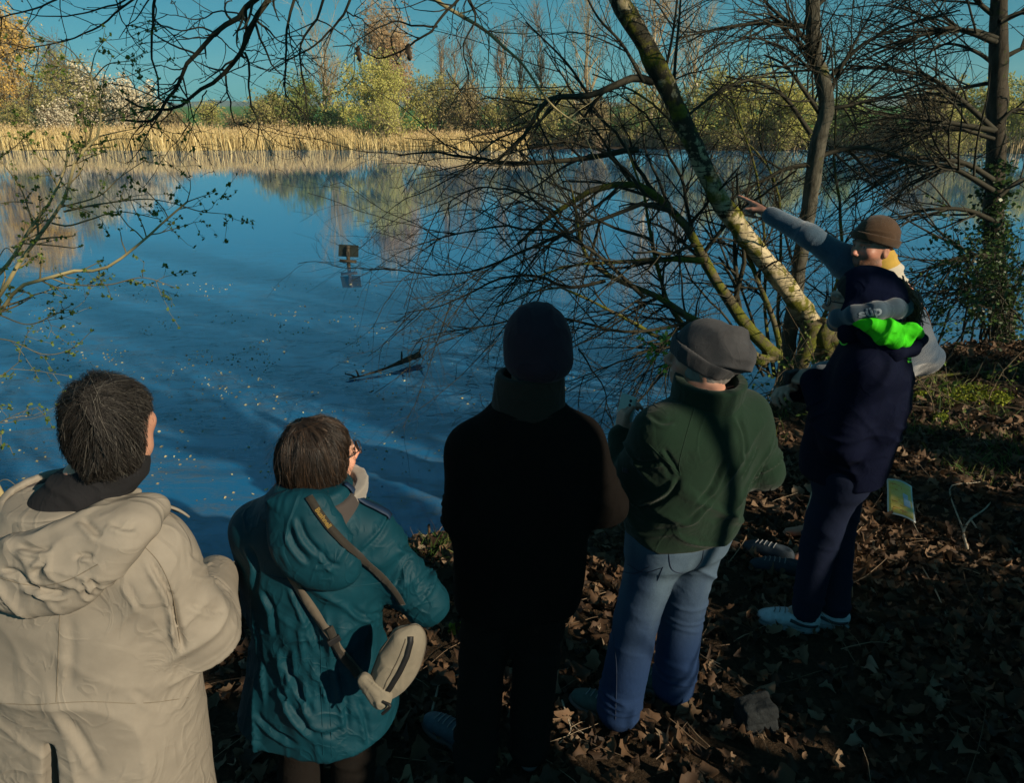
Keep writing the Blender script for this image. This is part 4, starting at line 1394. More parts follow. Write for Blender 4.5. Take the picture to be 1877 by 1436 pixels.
def folds(V, F, layers):
    """layers: (centre, radius3, matrix rows = noise axes (cycles per metre), amplitude, seed)"""
    N = vnormals(V, F)
    d = np.zeros(len(V))
    for (c, r, Mx, amp, seed) in layers:
        q = V - np.asarray(c, float)
        w = np.clip(1.25 - np.linalg.norm(q / np.asarray(r, float), axis=1), 0, 1)
        w = w * w * (3 - 2 * w)
        m = w > 0
        if not m.any():
            continue
        p = q[m] @ np.asarray(Mx, float).T
        p = p + 0.35 * np.stack([vnoise(p * 0.7 + 5, seed + 50), vnoise(p * 0.7 + 9, seed + 51), 0 * p[:, 0]], 1)
        n1 = vnoise(p, seed)
        n2 = vnoise(p * 2.1 + 3.7, seed + 7)
        v = 1.3 * (1 - np.abs(n1)) ** 4 + 0.35 * n1 + 0.22 * (1 - np.abs(n2)) ** 4 - 0.48
        d[m] += amp * w[m] * v
    return V + N * d[:, None]


def creases(V, F, lines):
    """trace folds seen in the photograph: (px path, width, depth); a groove with a raised lip on one side"""
    tree = BVHTree.FromPolygons(V.tolist(), F.tolist())
    N = vnormals(V, F)
    d = np.zeros(len(V))
    for (px, w, dep) in lines:
        A, Nn = on_surface(tree, px, 0.0, 24, 2)
        if len(A) < 3:
            continue
        c = A.mean(axis=0); R = np.linalg.norm(A - c, axis=1).max() + 5 * w
        m = np.nonzero(np.linalg.norm(V - c, axis=1) < R)[0]
        q = V[m]
        best = np.full(len(m), 9.0); sg = np.zeros(len(m)); tt = np.zeros(len(m))
        for k in range(len(A) - 1):
            ab = A[k + 1] - A[k]; L2 = ab @ ab + 1e-12
            t = np.clip((q - A[k]) @ ab / L2, 0, 1)
            r = q - A[k] - t[:, None] * ab
            dd = np.linalg.norm(r, axis=1)
            u = dd < best
            side = np.cross(ab / math.sqrt(L2), Nn[k])
            best[u] = dd[u]; sg[u] = np.sign((r @ side)[u]); tt[u] = (k + t[u]) / (len(A) - 1)
        ok = (N[m] @ Nn[len(A) // 2]) > -0.1
        fade = np.clip(np.minimum(tt, 1 - tt) * 5, 0, 1)
        x = best / w
        prof = -np.exp(-x * x) + 0.75 * np.exp(-((x - 1.7) / 0.9) ** 2) * (0.65 + 0.5 * sg)
        d[m] += dep * prof * fade * ok
    return V + N * d[:, None]


def colour(o, rgb):
    a = o.data.color_attributes.new("col", 'FLOAT_COLOR', 'POINT')
    c = np.ones((len(o.data.vertices), 4), dtype=np.float32)
    c[:, :3] = rgb
    a.data.foreach_set("color", c.ravel())


def attr_mat(name, rough=0.8, spec=0.3, sheen=0.0, bumps=(), sss=0.0, var=0.0, vscale=60):
    """colour comes from the mesh's own colour attribute (dye, skin, print)"""
    m, nt, b = nmat(name)
    at = nt.nodes.new("ShaderNodeAttribute"); at.attribute_name = "col"
    out = at.outputs["Color"]
    if var:
        mx = nt.nodes.new("ShaderNodeMix"); mx.data_type = 'RGBA'; mx.blend_type = 'MULTIPLY'
        mx.inputs[0].default_value = 1.0
        v = ramp(nt, noise_node(nt, vscale, 4, 0.7), [(0.3, (1 - var,) * 3), (0.7, (1 + 0 * var,) * 3)])
        nt.links.new(out, mx.inputs[6]); nt.links.new(v, mx.inputs[7])
        out = mx.outputs[2]
    nt.links.new(out, b.inputs["Base Color"])
    b.inputs["Roughness"].default_value = rough
    b.inputs["Specular IOR Level"].default_value = spec
    if sheen:
        b.inputs["Sheen Weight"].default_value = sheen
    if sss:
        b.inputs["Subsurface Weight"].default_value = sss
        b.inputs["Subsurface Radius"].default_value = (0.012, 0.005, 0.003)
        b.inputs["Subsurface Scale"].default_value = 1.0
    prev = None
    for (s_, st, d, sx) in bumps:
        prev = bump(nt, b, noise_node(nt, s_, 4, 0.6, sx), st, d, prev)
    return m


def cluster(V, F, m, cell):
    """merge the vertices marked m into a coarser lattice (parts nobody sees); the mesh stays in one piece"""
    key = np.floor(V / cell).astype(np.int64)
    kid = (key[:, 0] * 73856093) ^ (key[:, 1] * 19349663) ^ (key[:, 2] * 83492791)
    kid = np.where(m, kid, 10 ** 15 + np.arange(len(V)))
    _, inv = np.unique(kid, return_inverse=True)
    cnt = np.bincount(inv)
    W = np.stack([np.bincount(inv, V[:, k]) / cnt for k in range(3)], 1)
    G = inv[F]
    e = np.stack([G[:, k] == G[:, (k + 1) % 4] for k in range(4)], 1)
    diag = (G[:, 0] == G[:, 2]) | (G[:, 1] == G[:, 3])
    q = G[(e.sum(1) == 0) & ~diag]
    t = []
    for k in range(4):
        r = (e.sum(1) == 1) & e[:, k] & ~diag
        t.append(G[r][:, [(k + 1) % 4, (k + 2) % 4, (k + 3) % 4]])
    return W, q, np.concatenate(t)


def sdf_obj(name, fn, lo, hi, h, mat, parent, layers=(), it=2, col=None, lines=(), coarse=None, cell=0.02):
    V, F = nets(fn, lo, hi, h)
    if it:
        V = relax(V, F, it)
    if layers:
        V = folds(V, F, layers)
    if lines:
        V = creases(V, F, lines)
    tri = None
    if coarse is not None:
        mk_ = coarse(V, vnormals(V, F)) if callable(coarse) else None
        V, F, tri = cluster(V, F, mk_, cell)
    o = obj(name, V, [F] + ([tri] if tri is not None and len(tri) else []), mat, parent)
    if col is not None:
        colour(o, col(V) if callable(col) else col)
    BV[o.name] = (V, F)
    return o


def far_side(V, N):
    """vertices that face away from the viewer"""
    return (N * unit(np.array([0, 0, CAMZ]) - V)).sum(1) < -0.25


def hidden_body(hd, hands=(), r=0.17):
    """all of a figure but the head and the given hands"""
    def f(V, N):
        m = np.linalg.norm(V - hd.c, axis=1) > r
        for h in hands:
            m &= np.linalg.norm(V - h, axis=1) > 0.20
        return m
    return f


BV = {}


def bvh(*objs):
    V, F, n = [], [], 0
    for o in objs:
        v, f = BV[o.name]
        V.append(v); F.append(f + n); n += len(v)
    return BVHTree.FromPolygons(np.concatenate(V).tolist(), np.concatenate(F).tolist())


def drape(tree, pts, off=0.004, n=60, far=0.2):
    """spline through pts pushed onto the surface; returns points and normals"""
    s = spline(np.asarray(pts, float), n)
    A, N = [], []
    for p in s:
        loc, nr, _, dist = tree.find_nearest(Vector(p))
        if loc is None or dist > far:
            A.append(p); N.append(np.array([0, -1, 0.0])); continue
        nr = np.array(nr)
        A.append(np.array(loc) + nr * off); N.append(nr)
    A, N = np.array(A), np.array(N)
    for _ in range(3):
        A[1:-1] = 0.25 * A[:-2] + 0.5 * A[1:-1] + 0.25 * A[2:]
        N[1:-1] = unit(0.25 * N[:-2] + 0.5 * N[1:-1] + 0.25 * N[2:])
    return A, N


def on_surface(tree, px, off=0.003, n=60, sm=3):
    """points on a garment under the listed photograph points, splined; returns points and normals"""
    s = spline(np.array([[x, y, 0.0] for x, y in px]), n)
    o = Vector((0, 0, CAMZ))
    A, N = [], []
    for x, y, _ in s:
        loc, nr, _, _ = tree.ray_cast(o, Vector(ray(x, y)).normalized())
        if loc is None:
            continue
        nr = np.array(nr)
        A.append(np.array(loc) + nr * off); N.append(nr)
    A, N = np.array(A), np.array(N)
    for _ in range(sm):
        A[1:-1] = 0.25 * A[:-2] + 0.5 * A[1:-1] + 0.25 * A[2:]
        N[1:-1] = unit(0.25 * N[:-2] + 0.5 * N[1:-1] + 0.25 * N[2:])
    return A, N


def pseam(tree, px, mat, parent, r=0.0016, n=50, name="seam"):
    A, N = on_surface(tree, px, 0.0003, n)
    if len(A) < 4:
        return None
    V, F = tubes([A], [np.full(len(A), r)], 5)
    return obj(name, V, F, mat, parent)


def ribbon(A, N, w, t):
    """flat strap: width w across, thickness t"""
    T = unit(np.gradient(A, axis=0))
    B = unit(np.cross(T, N))
    N2 = np.cross(B, T)
    w = np.broadcast_to(w, (len(A),))[:, None] / 2
    r = np.stack([A - B * w, A - B * w + N2 * t, A + B * w + N2 * t, A + B * w], axis=1).reshape(-1, 3)
    n = len(A)
    i = np.arange(n - 1)[:, None] * 4
    F = np.concatenate([np.concatenate([i + k, i + (k + 1) % 4, i + 4 + (k + 1) % 4, i + 4 + k], 1) for k in range(4)])
    F = np.concatenate([F, [[3, 2, 1, 0]], [[(n - 1) * 4 + k for k in range(4)]]])
    return r, [F]


def seam(tree, pts, name, mat, parent, r=0.0018, n=40, off=0.0005):
    A, N = drape(tree, pts, off, n)
    V, F = tubes([A], [np.full(len(A), r)], 5)
    return obj(name, V, F, mat, parent)


# ---- anatomy
def hand_prims(s, wrist, u, n, side, curls, thumb=0.5, sc_=1.0):
    """wrist, finger direction u, palm normal n (palm side), side towards the thumb; curls per finger (3 angles)"""
    u, n = unit(np.asarray(u, float)), np.asarray(n, float)
    n = unit(n - (n @ u) * u)
    side = np.asarray(side, float)
    side = unit(side - (side @ u) * u - (side @ n) * n)
    k = sc_
    bl = (0.088, 0.092, 0.086, 0.076); bs = (0.029, 0.0095, -0.010, -0.0285); fl = (0.95, 1.05, 0.98, 0.78)
    s.add(ell(wrist + u * 0.05 * k, np.array([0.040, 0.052, 0.016]) * k, np.stack([side, u, n], 1)), 0.012)
    for i in range(4):
        b = wrist + (u * bl[i] + side * bs[i]) * k
        s.add(cap(wrist + (u * 0.01 + side * bs[i] * 0.55) * k, b, 0.015 * k, 0.0115 * k), 0.010)
        p, a = b, 0.0
        spread = side * bs[i] * 0.8
        for j, L in enumerate((0.042, 0.026, 0.021)):
            a += curls[i][j]
            d = unit(u * math.cos(a) + n * math.sin(a) + spread * math.cos(a))
            q = p + d * L * fl[i] * k
            s.add(cap(p, q, (0.0098 - 0.0008 * j) * k, (0.0090 - 0.0010 * j) * k), 0.004)
            p = q
    p = wrist + (u * 0.022 + side * 0.026 + n * 0.006) * k
    d = unit(u * 0.75 + side * (0.75 - 0.5 * thumb) + n * (0.15 + 0.6 * thumb))
    q = p + d * 0.044 * k
    s.add(cap(p, q, 0.014 * k, 0.0112 * k), 0.010)
    d2 = unit(d * 0.9 + u * 0.5 + n * 0.3 * thumb - side * 0.25 * thumb)
    s.add(cap(q, q + d2 * 0.032 * k, 0.0110 * k, 0.0090 * k), 0.004)


RELAX = [(0.25, 0.35, 0.25), (0.3, 0.4, 0.3), (0.35, 0.45, 0.3), (0.4, 0.5, 0.35)]
GRIP = [(0.7, 0.9, 0.6), (0.75, 0.95, 0.6), (0.8, 1.0, 0.6), (0.85, 1.0, 0.6)]
POINT = [(0.02, 0.06, 0.04), (1.25, 1.5, 0.7), (1.3, 1.5, 0.7), (1.35, 1.5, 0.7)]


class Head:
    """head frame at the neck pivot; local y forward, x right"""
    def __init__(s, c, R, k=1.0):
        s.c, s.R, s.k = np.asarray(c, float), R, k        # c: centre of the skull

    def __call__(s, x, y, z):
        return s.c + s.R @ (np.array([x, y, z], float) * s.k)

    def prims(s, b, beard=0.0):
        k, R = s.k, s.R
        b.add(ell(s(0, -0.012, 0.012), np.array([0.076, 0.096, 0.092]) * k, R), 0.03)
        b.add(ell(s(0, 0.030, -0.045), np.array([0.060, 0.066, 0.080]) * k, R), 0.03)
        b.add(ell(s(0, 0.052, -0.095), np.array([0.034, 0.034, 0.028]) * k, R), 0.025)
        for sg in (-1, 1):
            b.add(ell(s(sg * 0.040, 0.060, -0.030), np.array([0.024, 0.024, 0.020]) * k, R), 0.02)     # cheekbone
            b.add(ell(s(sg * 0.050, 0.005, -0.085), np.array([0.018, 0.035, 0.022]) * k, R), 0.02)     # jaw
            b.sub(ell(s(sg * 0.032, 0.104, 0.002), np.array([0.020, 0.020, 0.013]) * k, R), 0.012)     # eye socket
            b.add(ell(s(sg * 0.0315, 0.077, 0.000), np.array([0.0125, 0.0125, 0.0115]) * k, R), 0.003)  # eyelid and eye
            b.add(cap(s(sg * 0.012, 0.094, 0.016), s(sg * 0.050, 0.080, 0.017), 0.0085 * k, 0.007 * k), 0.010)  # brow
            b.add(ell(s(sg * 0.076, -0.012, -0.022), np.array([0.010, 0.019, 0.031]) * k, R), 0.006)   # ear
            b.sub(ell(s(sg * 0.087, -0.008, -0.020), np.array([0.006, 0.009, 0.018]) * k, R), 0.005)
            b.add(ell(s(sg * 0.013, 0.103, -0.043), np.array([0.009, 0.010, 0.008]) * k, R), 0.006)    # nostril wing
        b.add(cap(s(0, 0.092, 0.006), s(0, 0.117, -0.036), 0.0085 * k, 0.0115 * k), 0.012)             # nose
        b.add(cap(s(-0.020, 0.088, -0.070), s(0.020, 0.088, -0.070), 0.0075 * k, 0.0075 * k), 0.006)   # upper lip
        b.add(cap(s(-0.016, 0.086, -0.083), s(0.016, 0.086, -0.083), 0.0080 * k), 0.006)
        b.sub(cap(s(-0.022, 0.098, -0.0765), s(0.022, 0.098, -0.0765), 0.0035 * k), 0.003)

    def colours(s, V, skin, beard=None, lip=(0.42, 0.17, 0.14)):
        q = (V - s.c) @ s.R / s.k
        c = np.tile(np.array(skin), (len(V), 1))
        red = 0.5 + 0.5 * vnoise(V * 45, 3)
        c *= (0.92 + 0.14 * red)[:, None]
        m = (q[:, 1] > 0.02) & (np.abs(q[:, 2]) < 0.16) & (np.abs(q[:, 0]) < 0.1)
        blush = np.exp(-(((np.abs(q[:, 0]) - 0.042) / 0.02) ** 2 + ((q[:, 2] + 0.035) / 0.022) ** 2)) + np.exp(-((q[:, 0] / 0.016) ** 2 + ((q[:, 2] + 0.04) / 0.016) ** 2 + ((q[:, 1] - 0.118) / 0.02) ** 2))
        c *= (1 + np.outer(np.clip(blush, 0, 1) * m, [0.10, -0.22, -0.24]))
        if beard is not None:
            w = sstep(-0.040, -0.062, q[:, 2]) * sstep(-0.02, 0.02, q[:, 1]) * (np.abs(q[:, 2] + 0.0765) * 0 + 1) * sstep(-0.19, -0.14, q[:, 2])
            w = w * (0.72 + 0.2 * vnoise(V * 300, 9)) * (np.abs(q[:, 0]) < 0.09)
            c = c * (1 - w[:, None]) + np.array(beard) * w[:, None]
        l = np.exp(-((q[:, 0] / 0.022) ** 4 + ((q[:, 2] + 0.0765) / 0.011) ** 4)) * (q[:, 1] > 0.078)
        c = c * (1 - 0.8 * l[:, None]) + np.array(lip) * 0.8 * l[:, None]
        for sg in (-1, 1):                                     # brows and eyes
            bw = np.exp(-(((q[:, 0] - sg * 0.032) / 0.019) ** 4 + ((q[:, 2] - 0.0195) / 0.006) ** 4)) * (q[:, 1] > 0.05)
            c = c * (1 - 0.75 * bw[:, None]) + np.array((0.06, 0.035, 0.02)) * 0.75 * bw[:, None]
            d = np.sqrt((q[:, 0] - sg * 0.0315) ** 2 + ((q[:, 2] - 0.0) * 1.9) ** 2)
            ew = (d < 0.0105) & (q[:, 1] > 0.07)
            c[ew] = (0.34, 0.30, 0.27)
            iw = (np.hypot(q[:, 0] - sg * 0.0315, q[:, 2]) < 0.0052) & (q[:, 1] > 0.07)
            c[iw] = (0.03, 0.03, 0.03)
        return c


def body_sdf(fr, k, hd, arms, hands, legs, neck_r=0.052, girth=1.0):
    """one continuous figure: head, neck, trunk, arms, hands, legs and feet"""
    b = S()
    b.add(loft([(0, 0, 0.86 * k, 0.15 * girth, 0.10 * girth), (0, 0, 0.98 * k, 0.155 * girth, 0.105 * girth), (0, 0.005, 1.12 * k, 0.135 * girth, 0.095 * girth), (0, 0.0, 1.26 * k, 0.140 * girth, 0.095 * girth), (0, -0.01, 1.38 * k, 0.105, 0.070), (0, -0.015, 1.47 * k, 0.055, 0.05)], fr, 2.2))
    hd.prims(b)
    b.add(cap(fr(0, -0.02, 1.44 * k), hd(0, -0.02, -0.07), neck_r * 1.15, neck_r), 0.03)
    for (sh, el, wr), (u, n, side, cur, th) in zip(arms, hands):
        b.add(cap(fr(0, -0.01, 1.36 * k) * 0.4 + sh * 0.6, sh, 0.050, 0.050), 0.03)
        b.add(cap(sh, el, 0.048, 0.040), 0.03)
        b.add(cap(el, wr, 0.041, 0.027), 0.02)
        hand_prims(b, wr + unit(wr - el) * 0.008, u, n, side, cur, th, k)
    for (hp, kn, an, toe) in legs:
        b.add(cap(hp, kn, 0.085 * girth, 0.055), 0.04)
        b.add(cap(kn, kn * 0.6 + an * 0.4, 0.056, 0.055), 0.03)
        b.add(cap(kn * 0.6 + an * 0.4, an, 0.055, 0.036), 0.03)
        b.add(cap(an, toe, 0.036, 0.026), 0.03)
    return b


def trousers_sdf(fr, k, legs, rth, rkn, rhem, girth=1.0, waist=1.02, hem=0.02):
    t = S()
    t.add(loft([(0, 0, 0.745 * k, 0.09 * girth, 0.06 * girth), (0, 0, 0.80 * k, 0.160 * girth, 0.112 * girth), (0, -0.005, 0.90 * k, 0.175 * girth, 0.125 * girth), (0, 0, waist * k, 0.158 * girth, 0.112 * girth)], fr, 2.3))
    for (hp, kn, an, toe) in legs:
        t.add(cap(hp, kn, rth, rkn), 0.05)
        e = an + unit(an - kn) * hem
        t.add(cap(kn, e, rkn, rhem), 0.02)
    return t


def shoe_obj(parent, an, toe, mat_up, mat_sole, name="shoe", L=0.285, W=0.050, laces=None):
    """sneaker with sole; an ankle, toe direction"""
    d = np.array([toe[0] - an[0], toe[1] - an[1], 0.0]); d = unit(d)
    sd = np.array([d[1], -d[0], 0.0])
    gz = float(ground_z(an[0], an[1]))
    heel = np.array([an[0], an[1], gz]) - d * 0.065
    R = np.stack([sd, d, np.array([0, 0, 1.0])], 1)
    up = S()
    up.add(ell(heel + d * 0.055 + [0, 0, 0.055], np.array([0.040, 0.062, 0.055]), R), 0.02)
    up.add(ell(heel + d * 0.14 + [0, 0, 0.045], np.array([0.043, 0.090, 0.048]), R), 0.03)
    up.add(ell(heel + d * 0.215 + [0, 0, 0.032], np.array([0.044, 0.062, 0.032]), R), 0.03)
    up.sub(ell(heel + d * 0.055 + [0, 0, 0.115], np.array([0.028, 0.045, 0.03]), R), 0.01)
    up.clip(plane(heel + [0, 0, 0.018], (0, 0, -1)), 0.004)
    lo = np.minimum(heel, heel + d * L) - 0.09; hi = np.maximum(heel, heel + d * L) + 0.09
    lo[2], hi[2] = gz - 0.01, gz + 0.16
    o = sdf_obj(name, up, lo, hi, 0.0068, mat_up, parent, (), 2)
    so = S()
    so.add(ell(heel + d * 0.06 + [0, 0, 0.012], np.array([0.043, 0.072, 0.02]), R), 0.02)
    so.add(ell(heel + d * 0.20 + [0, 0, 0.012], np.array([0.050, 0.090, 0.02]), R), 0.05)
    so.add(cap(heel + d * 0.06 + [0, 0, 0.008], heel + d * 0.20 + [0, 0, 0.008], 0.036, 0.044), 0.02)
    so.clip(plane(heel + [0, 0, 0.024], (0, 0, 1)), 0.004)
    so.clip(plane(heel + [0, 0, -0.004], (0, 0, -1)), 0.004)
    s = sdf_obj("sole", so, lo, hi, 0.0075, mat_sole, o, (), 1)
    if laces is not None:
        tr = bvh(o)
        for j in range(5):
            c = heel + d * (0.105 + 0.026 * j) + [0, 0, 0.12]
            A, N = drape(tr, [c - sd * 0.028 + [0, 0, -0.03], c, c + sd * 0.028 + [0, 0, -0.03]], 0.002, 12)
            V, F = tubes([A], [np.full(12, 0.0028)], 5)
            obj("lace", V, F, laces, o)
    return o


# ---- hair: a dense cap of strands over a shaped base
def hair_strands(name, surf, hd, mat, parent, count, whorl, L=(0.05, 0.12), down=0.5, r=0.0009, keep=None, seed=1, lift=0.004, out=0.0, jitter=0.16):
    rng = np.random.default_rng(seed)
    V, F = BV[surf.name]
    tree = bvh(surf)
    fc = V[F].mean(axis=1)
    ar = np.linalg.norm(np.cross(V[F[:, 2]] - V[F[:, 0]], V[F[:, 3]] - V[F[:, 1]]), axis=1)
    if keep is not None:
        ar = ar * keep(fc)
    pick = rng.choice(len(F), size=count, p=ar / ar.sum())
    n = 5
    A = np.zeros((count, n, 3))
    P0 = fc[pick] + rng.normal(size=(count, 3)) * 0.002
    Ln = rng.uniform(L[0], L[1], count)
    clump = np.stack([vnoise(P0 * 38, 70 + k) for k in range(3)], 1)
    for i in range(count):
        p = P0[i].copy(); st = Ln[i] / (n - 1)
        jit = rng.normal(size=3) * jitter + clump[i] * jitter * 2.2
        for j in range(n):
            loc, nr, _, _ = tree.find_nearest(Vector(p))
            nr = np.array(nr); f = j / (n - 1)
            q = np.array(loc) + nr * (lift * (0.3 + f) + out * f * f)
            A[i, j] = q
            away = q - whorl
            d = away / (np.linalg.norm(away) + 1e-6) * (1 - down) + np.array([0, 0, -1.0]) * down + jit
            d = d - (d @ nr) * nr
            p = q + d / (np.linalg.norm(d) + 1e-6) * st
    R = r * np.linspace(1, 0.35, n)[None].repeat(count, 0)
    Vt, Ft = tubes(list(A), list(R), 3)
    return tag(obj(name, Vt, Ft, mat, parent), kind="stuff")


def skin_mat():
    return attr_mat("skin", 0.5, 0.4, 0, [(350, 0.12, 0.001, None)], 0.08)


M_skin = skin_mat()
SKIN = (0.50, 0.27, 0.18)


def person(base, label):
    return empty("person", base, label, "person")


def text_on(tree, txt, size, c, right, up, mat, name, parent, off=0.003, ext=0.002, bold=0.0, bend=True):
    """lettering wrapped on a surface: c centre, right/up directions"""
    cu = bpy.data.curves.new("lettering", 'FONT')
    cu.body, cu.size, cu.align_x, cu.align_y = txt, size, 'CENTER', 'CENTER'
    cu.extrude, cu.offset = ext, bold
    cu.resolution_u = 3
    o = bpy.data.objects.new("lettering", cu)
    me = bpy.data.meshes.new_from_object(o)
    bpy.data.objects.remove(o)
    import bmesh
    bm = bmesh.new(); bm.from_mesh(me)
    bmesh.ops.triangulate(bm, faces=bm.faces)
    bmesh.ops.subdivide_edges(bm, edges=[e for e in bm.edges if e.calc_length() > size * 0.25], cuts=1)
    bmesh.ops.triangulate(bm, faces=bm.faces)
    V = np.array([v.co[:] for v in bm.verts]); F = np.array([[v.index for v in f.verts] for f in bm.faces])
    bm.free(); bpy.data.meshes.remove(me)
    right, up = unit(np.asarray(right, float)), unit(np.asarray(up, float))
    W = np.zeros_like(V)
    for i, (x, y, z) in enumerate(V):
        p = c + right * x + up * y
        loc, nr, _, _ = tree.find_nearest(Vector(p))
        W[i] = np.array(loc) + np.array(nr) * (off + z)
    return obj(name, W, [F], mat, parent, False)
# ------------------------------------------------------------------ people
def fm(d, fa, fx):
    d = unit(np.asarray(d, float))
    a = unit(np.cross(d, [0.31, 0.52, 0.79])); b = np.cross(d, a)
    return np.stack([d * fa, a * fx, b * fx])


Zv = (0, 0, 1)


def fabric(name, col, rough=0.85, sheen=0.2, weave=700, wst=0.25, wr=18, wrs=0.35, spec=0.25, var=0.12, crum=0.25, knit=0):
    m = pmat(name, col, rough, var, 14.0, [(wr, wrs * 0.5, 0.010, None), (weave, wst, 0.0008, None)], sheen, spec)
    nt = m.node_tree; b = nt.nodes["Principled BSDF"]           # sharp crumple creases, fading in and out
    prev = b.inputs["Normal"].links[0].from_socket
    for (sc0, wd, st) in ((4.0, 0.045, crum), (9.0, 0.05, crum * 0.55)):
        n = noise_node(nt, sc0, 2, 0.45, (1, 1, 0.85), 'Object', 1.6)
        r = ramp(nt, n, [(0.5 - wd, (0, 0, 0)), (0.5, (1, 1, 1)), (0.5 + wd * 1.6, (0, 0, 0))])
        mk2 = ramp(nt, noise_node(nt, sc0 * 0.9, 2, 0.5), [(0.42, (0, 0, 0)), (0.62, (1, 1, 1))])
        mu = nt.nodes.new("ShaderNodeMath"); mu.operation = 'MULTIPLY'
        nt.links.new(r, mu.inputs[0]); nt.links.new(mk2, mu.inputs[1])
        prev = bump(nt, b, mu.outputs[0], st, 0.010, prev)
    if knit:
        tc = nt.nodes.new("ShaderNodeTexCoord"); w = nt.nodes.new("ShaderNodeTexWave")
        w.wave_type = 'BANDS'; w.bands_direction = 'X'
        w.inputs["Scale"].default_value = knit; w.inputs["Distortion"].default_value = 1.5; w.inputs["Detail"].default_value = 1.0
        nt.links.new(tc.outputs["Object"], w.inputs["Vector"])
        prev = bump(nt, b, w.outputs["Fac"], 0.35, 0.003, prev)
    return m


def legs_of(fr, k, dx=0.10, knee_y=0.02, fy=(0.0, 0.0), sx=(1, 1), toe_out=0.12, knee_z=0.50):
    out = []
    for i, sg in enumerate((-1, 1)):
        hp = fr(sg * 0.088 * k, 0.0, 0.90 * k)
        an = fr(sg * dx * sx[i], fy[i], 0.085)
        kn = (hp + an) / 2 + fr.dir(0, knee_y, 0); kn[2] = fr.b[2] + knee_z * k
        toe = an + fr.dir(sg * toe_out * 0.16, 0.16, -0.05)
        out.append((hp, kn, an, toe))
    return out


def bounds(pts, m):
    p = np.array(pts)
    return p.min(axis=0) - m, p.max(axis=0) + m


def gz(x, y):
    return float(ground_z(x, y))


def collar_ring(fr, c, rx, ry, z0, z1, flare=0.0, t=0.006, gap=None, tilt=0.0, y0=0.0, x0=0.0):
    """standing collar: a thin ring between heights z0 and z1 in the frame"""
    def f(Q):
        q = fr.inv(Q) - np.array([x0, y0, 0])
        zt = q[:, 2] - tilt * q[:, 1]
        u = np.clip((zt - z0) / (z1 - z0), 0, 1)
        k = np.sqrt((q[:, 0] / (rx + flare * u)) ** 2 + (q[:, 1] / (ry + flare * u)) ** 2)
        d = np.abs((k - 1) * min(rx, ry)) - t
        d = smax(d, np.maximum(z0 - zt, zt - z1), 0.006)
        if gap is not None:                       # open at the front
            d = smax(d, (q[:, 1] - gap), 0.01)
        return d
    return f


# ================================================================ the person in the beige coat, left
fr = Frame((-1.10, 1.26, gz(-1.1, 1.26)), -0.12, (0.108, 0.02))
k = 1.80 / 1.75
hd = Head(P(208, 770, 1.32), rotz(-0.12) @ rotx(0.06), 0.82)
A_ = person(fr.b, "person with short dark greying hair in a long beige hooded coat, at the left edge")
aR = (fr(0.185, -0.01, 1.425), np.array([-0.712, 1.31, 1.19]), fr(0.16, 0.30, 1.14))
aL = (fr(-0.185, -0.01, 1.425), fr(-0.31, -0.03, 1.17), fr(-0.14, 0.29, 1.12))
lg = legs_of(fr, k)
hnds = [(fr.dir(-0.5, 0.5, -0.1), fr.dir(0, -0.4, -1), fr.dir(0, 1, -0.2), RELAX, 0.5), (fr.dir(0.5, 0.5, -0.1), fr.dir(0, -0.4, -1), fr.dir(0, 1, -0.2), RELAX, 0.5)]
b = body_sdf(fr, k, hd, [aR, aL], hnds, lg)
lo, hi = bounds([fr(-0.5, -0.3, 0), fr(0.5, 0.6, 1.85), hd(0, 0, 0.2), hd(0, 0, -0.2)], 0.06)
o = sdf_obj("body", b, lo, hi, 0.006, M_skin, A_, (), 1, None, (), hidden_body(hd), 0.03)
colour(o, hd.colours(BV[o.name][0], (0.46, 0.24, 0.16)))
M_beige = fabric("beige_cotton", (0.226, 0.202, 0.168), 0.85, 0.0, 900, 0.2, 16, 0.15, 0.20, 0.10, 0.32)
c = S()
c.add(loft([(0, 0, 0.42, 0.29, 0.23), (0, 0, 0.75, 0.262, 0.20), (0, 0, 1.03, 0.248, 0.182), (0, 0.0, 1.25, 0.238, 0.172), (0, -0.005, 1.40, 0.222, 0.148), (0, -0.012, 1.49, 0.155, 0.112), (0, -0.015, 1.555, 0.092, 0.088)], fr, 2.4))
for (sh, el, wr) in (aR, aL):
    c.add(cap(fr(0, -0.01, 1.47) * 0.5 + sh * 0.5, sh, 0.070, 0.076), 0.06)
    c.add(cap(sh, el, 0.080, 0.076), 0.06)
    c.add(cap(el, wr, 0.076, 0.060), 0.02)
vc = fr(0.015, -0.20, 1.02)
def vent(Q):
    q = fr.inv(Q); dz = np.clip(1.06 - q[:, 2], 0, 1)
    return np.maximum(np.maximum(np.abs(q[:, 0] - 0.045 + 0.045 * dz) - (0.008 + 0.075 * dz), q[:, 1] + 0.09), q[:, 2] - 1.06)
c.sub(vent, 0.006)
lay = [(fr(0, -0.15, 0.85), (0.34, 0.3, 0.45), np.diag([5.0, 5, 1.0]), 0.008, 3), (fr(0, -0.15, 1.15), (0.30, 0.3, 0.22), fm(fr.dir(0.7, 0, 0.7), 9, 2.5), 0.004, 4),
       (aR[1], (0.13, 0.15, 0.17), fm(aR[1] - aR[0], 17, 4), 0.017, 5), (aL[1], (0.13, 0.15, 0.17), fm(aL[1] - aL[0], 17, 4), 0.017, 6),
       (aR[0] + [0, 0, -0.08], (0.12, 0.2, 0.14), fm((-0.8, 0, 0.8), 12, 3), 0.006, 7), (aR[0] * 0.5 + aR[1] * 0.5, (0.13, 0.15, 0.18), fm((0.3, 0.2, 1), 8, 3), 0.006, 8),
       (fr(0.05, -0.1, 1.0), (0.4, 0.4, 0.7), np.diag([3.5, 3.5, 2.5]), 0.014, 9)]
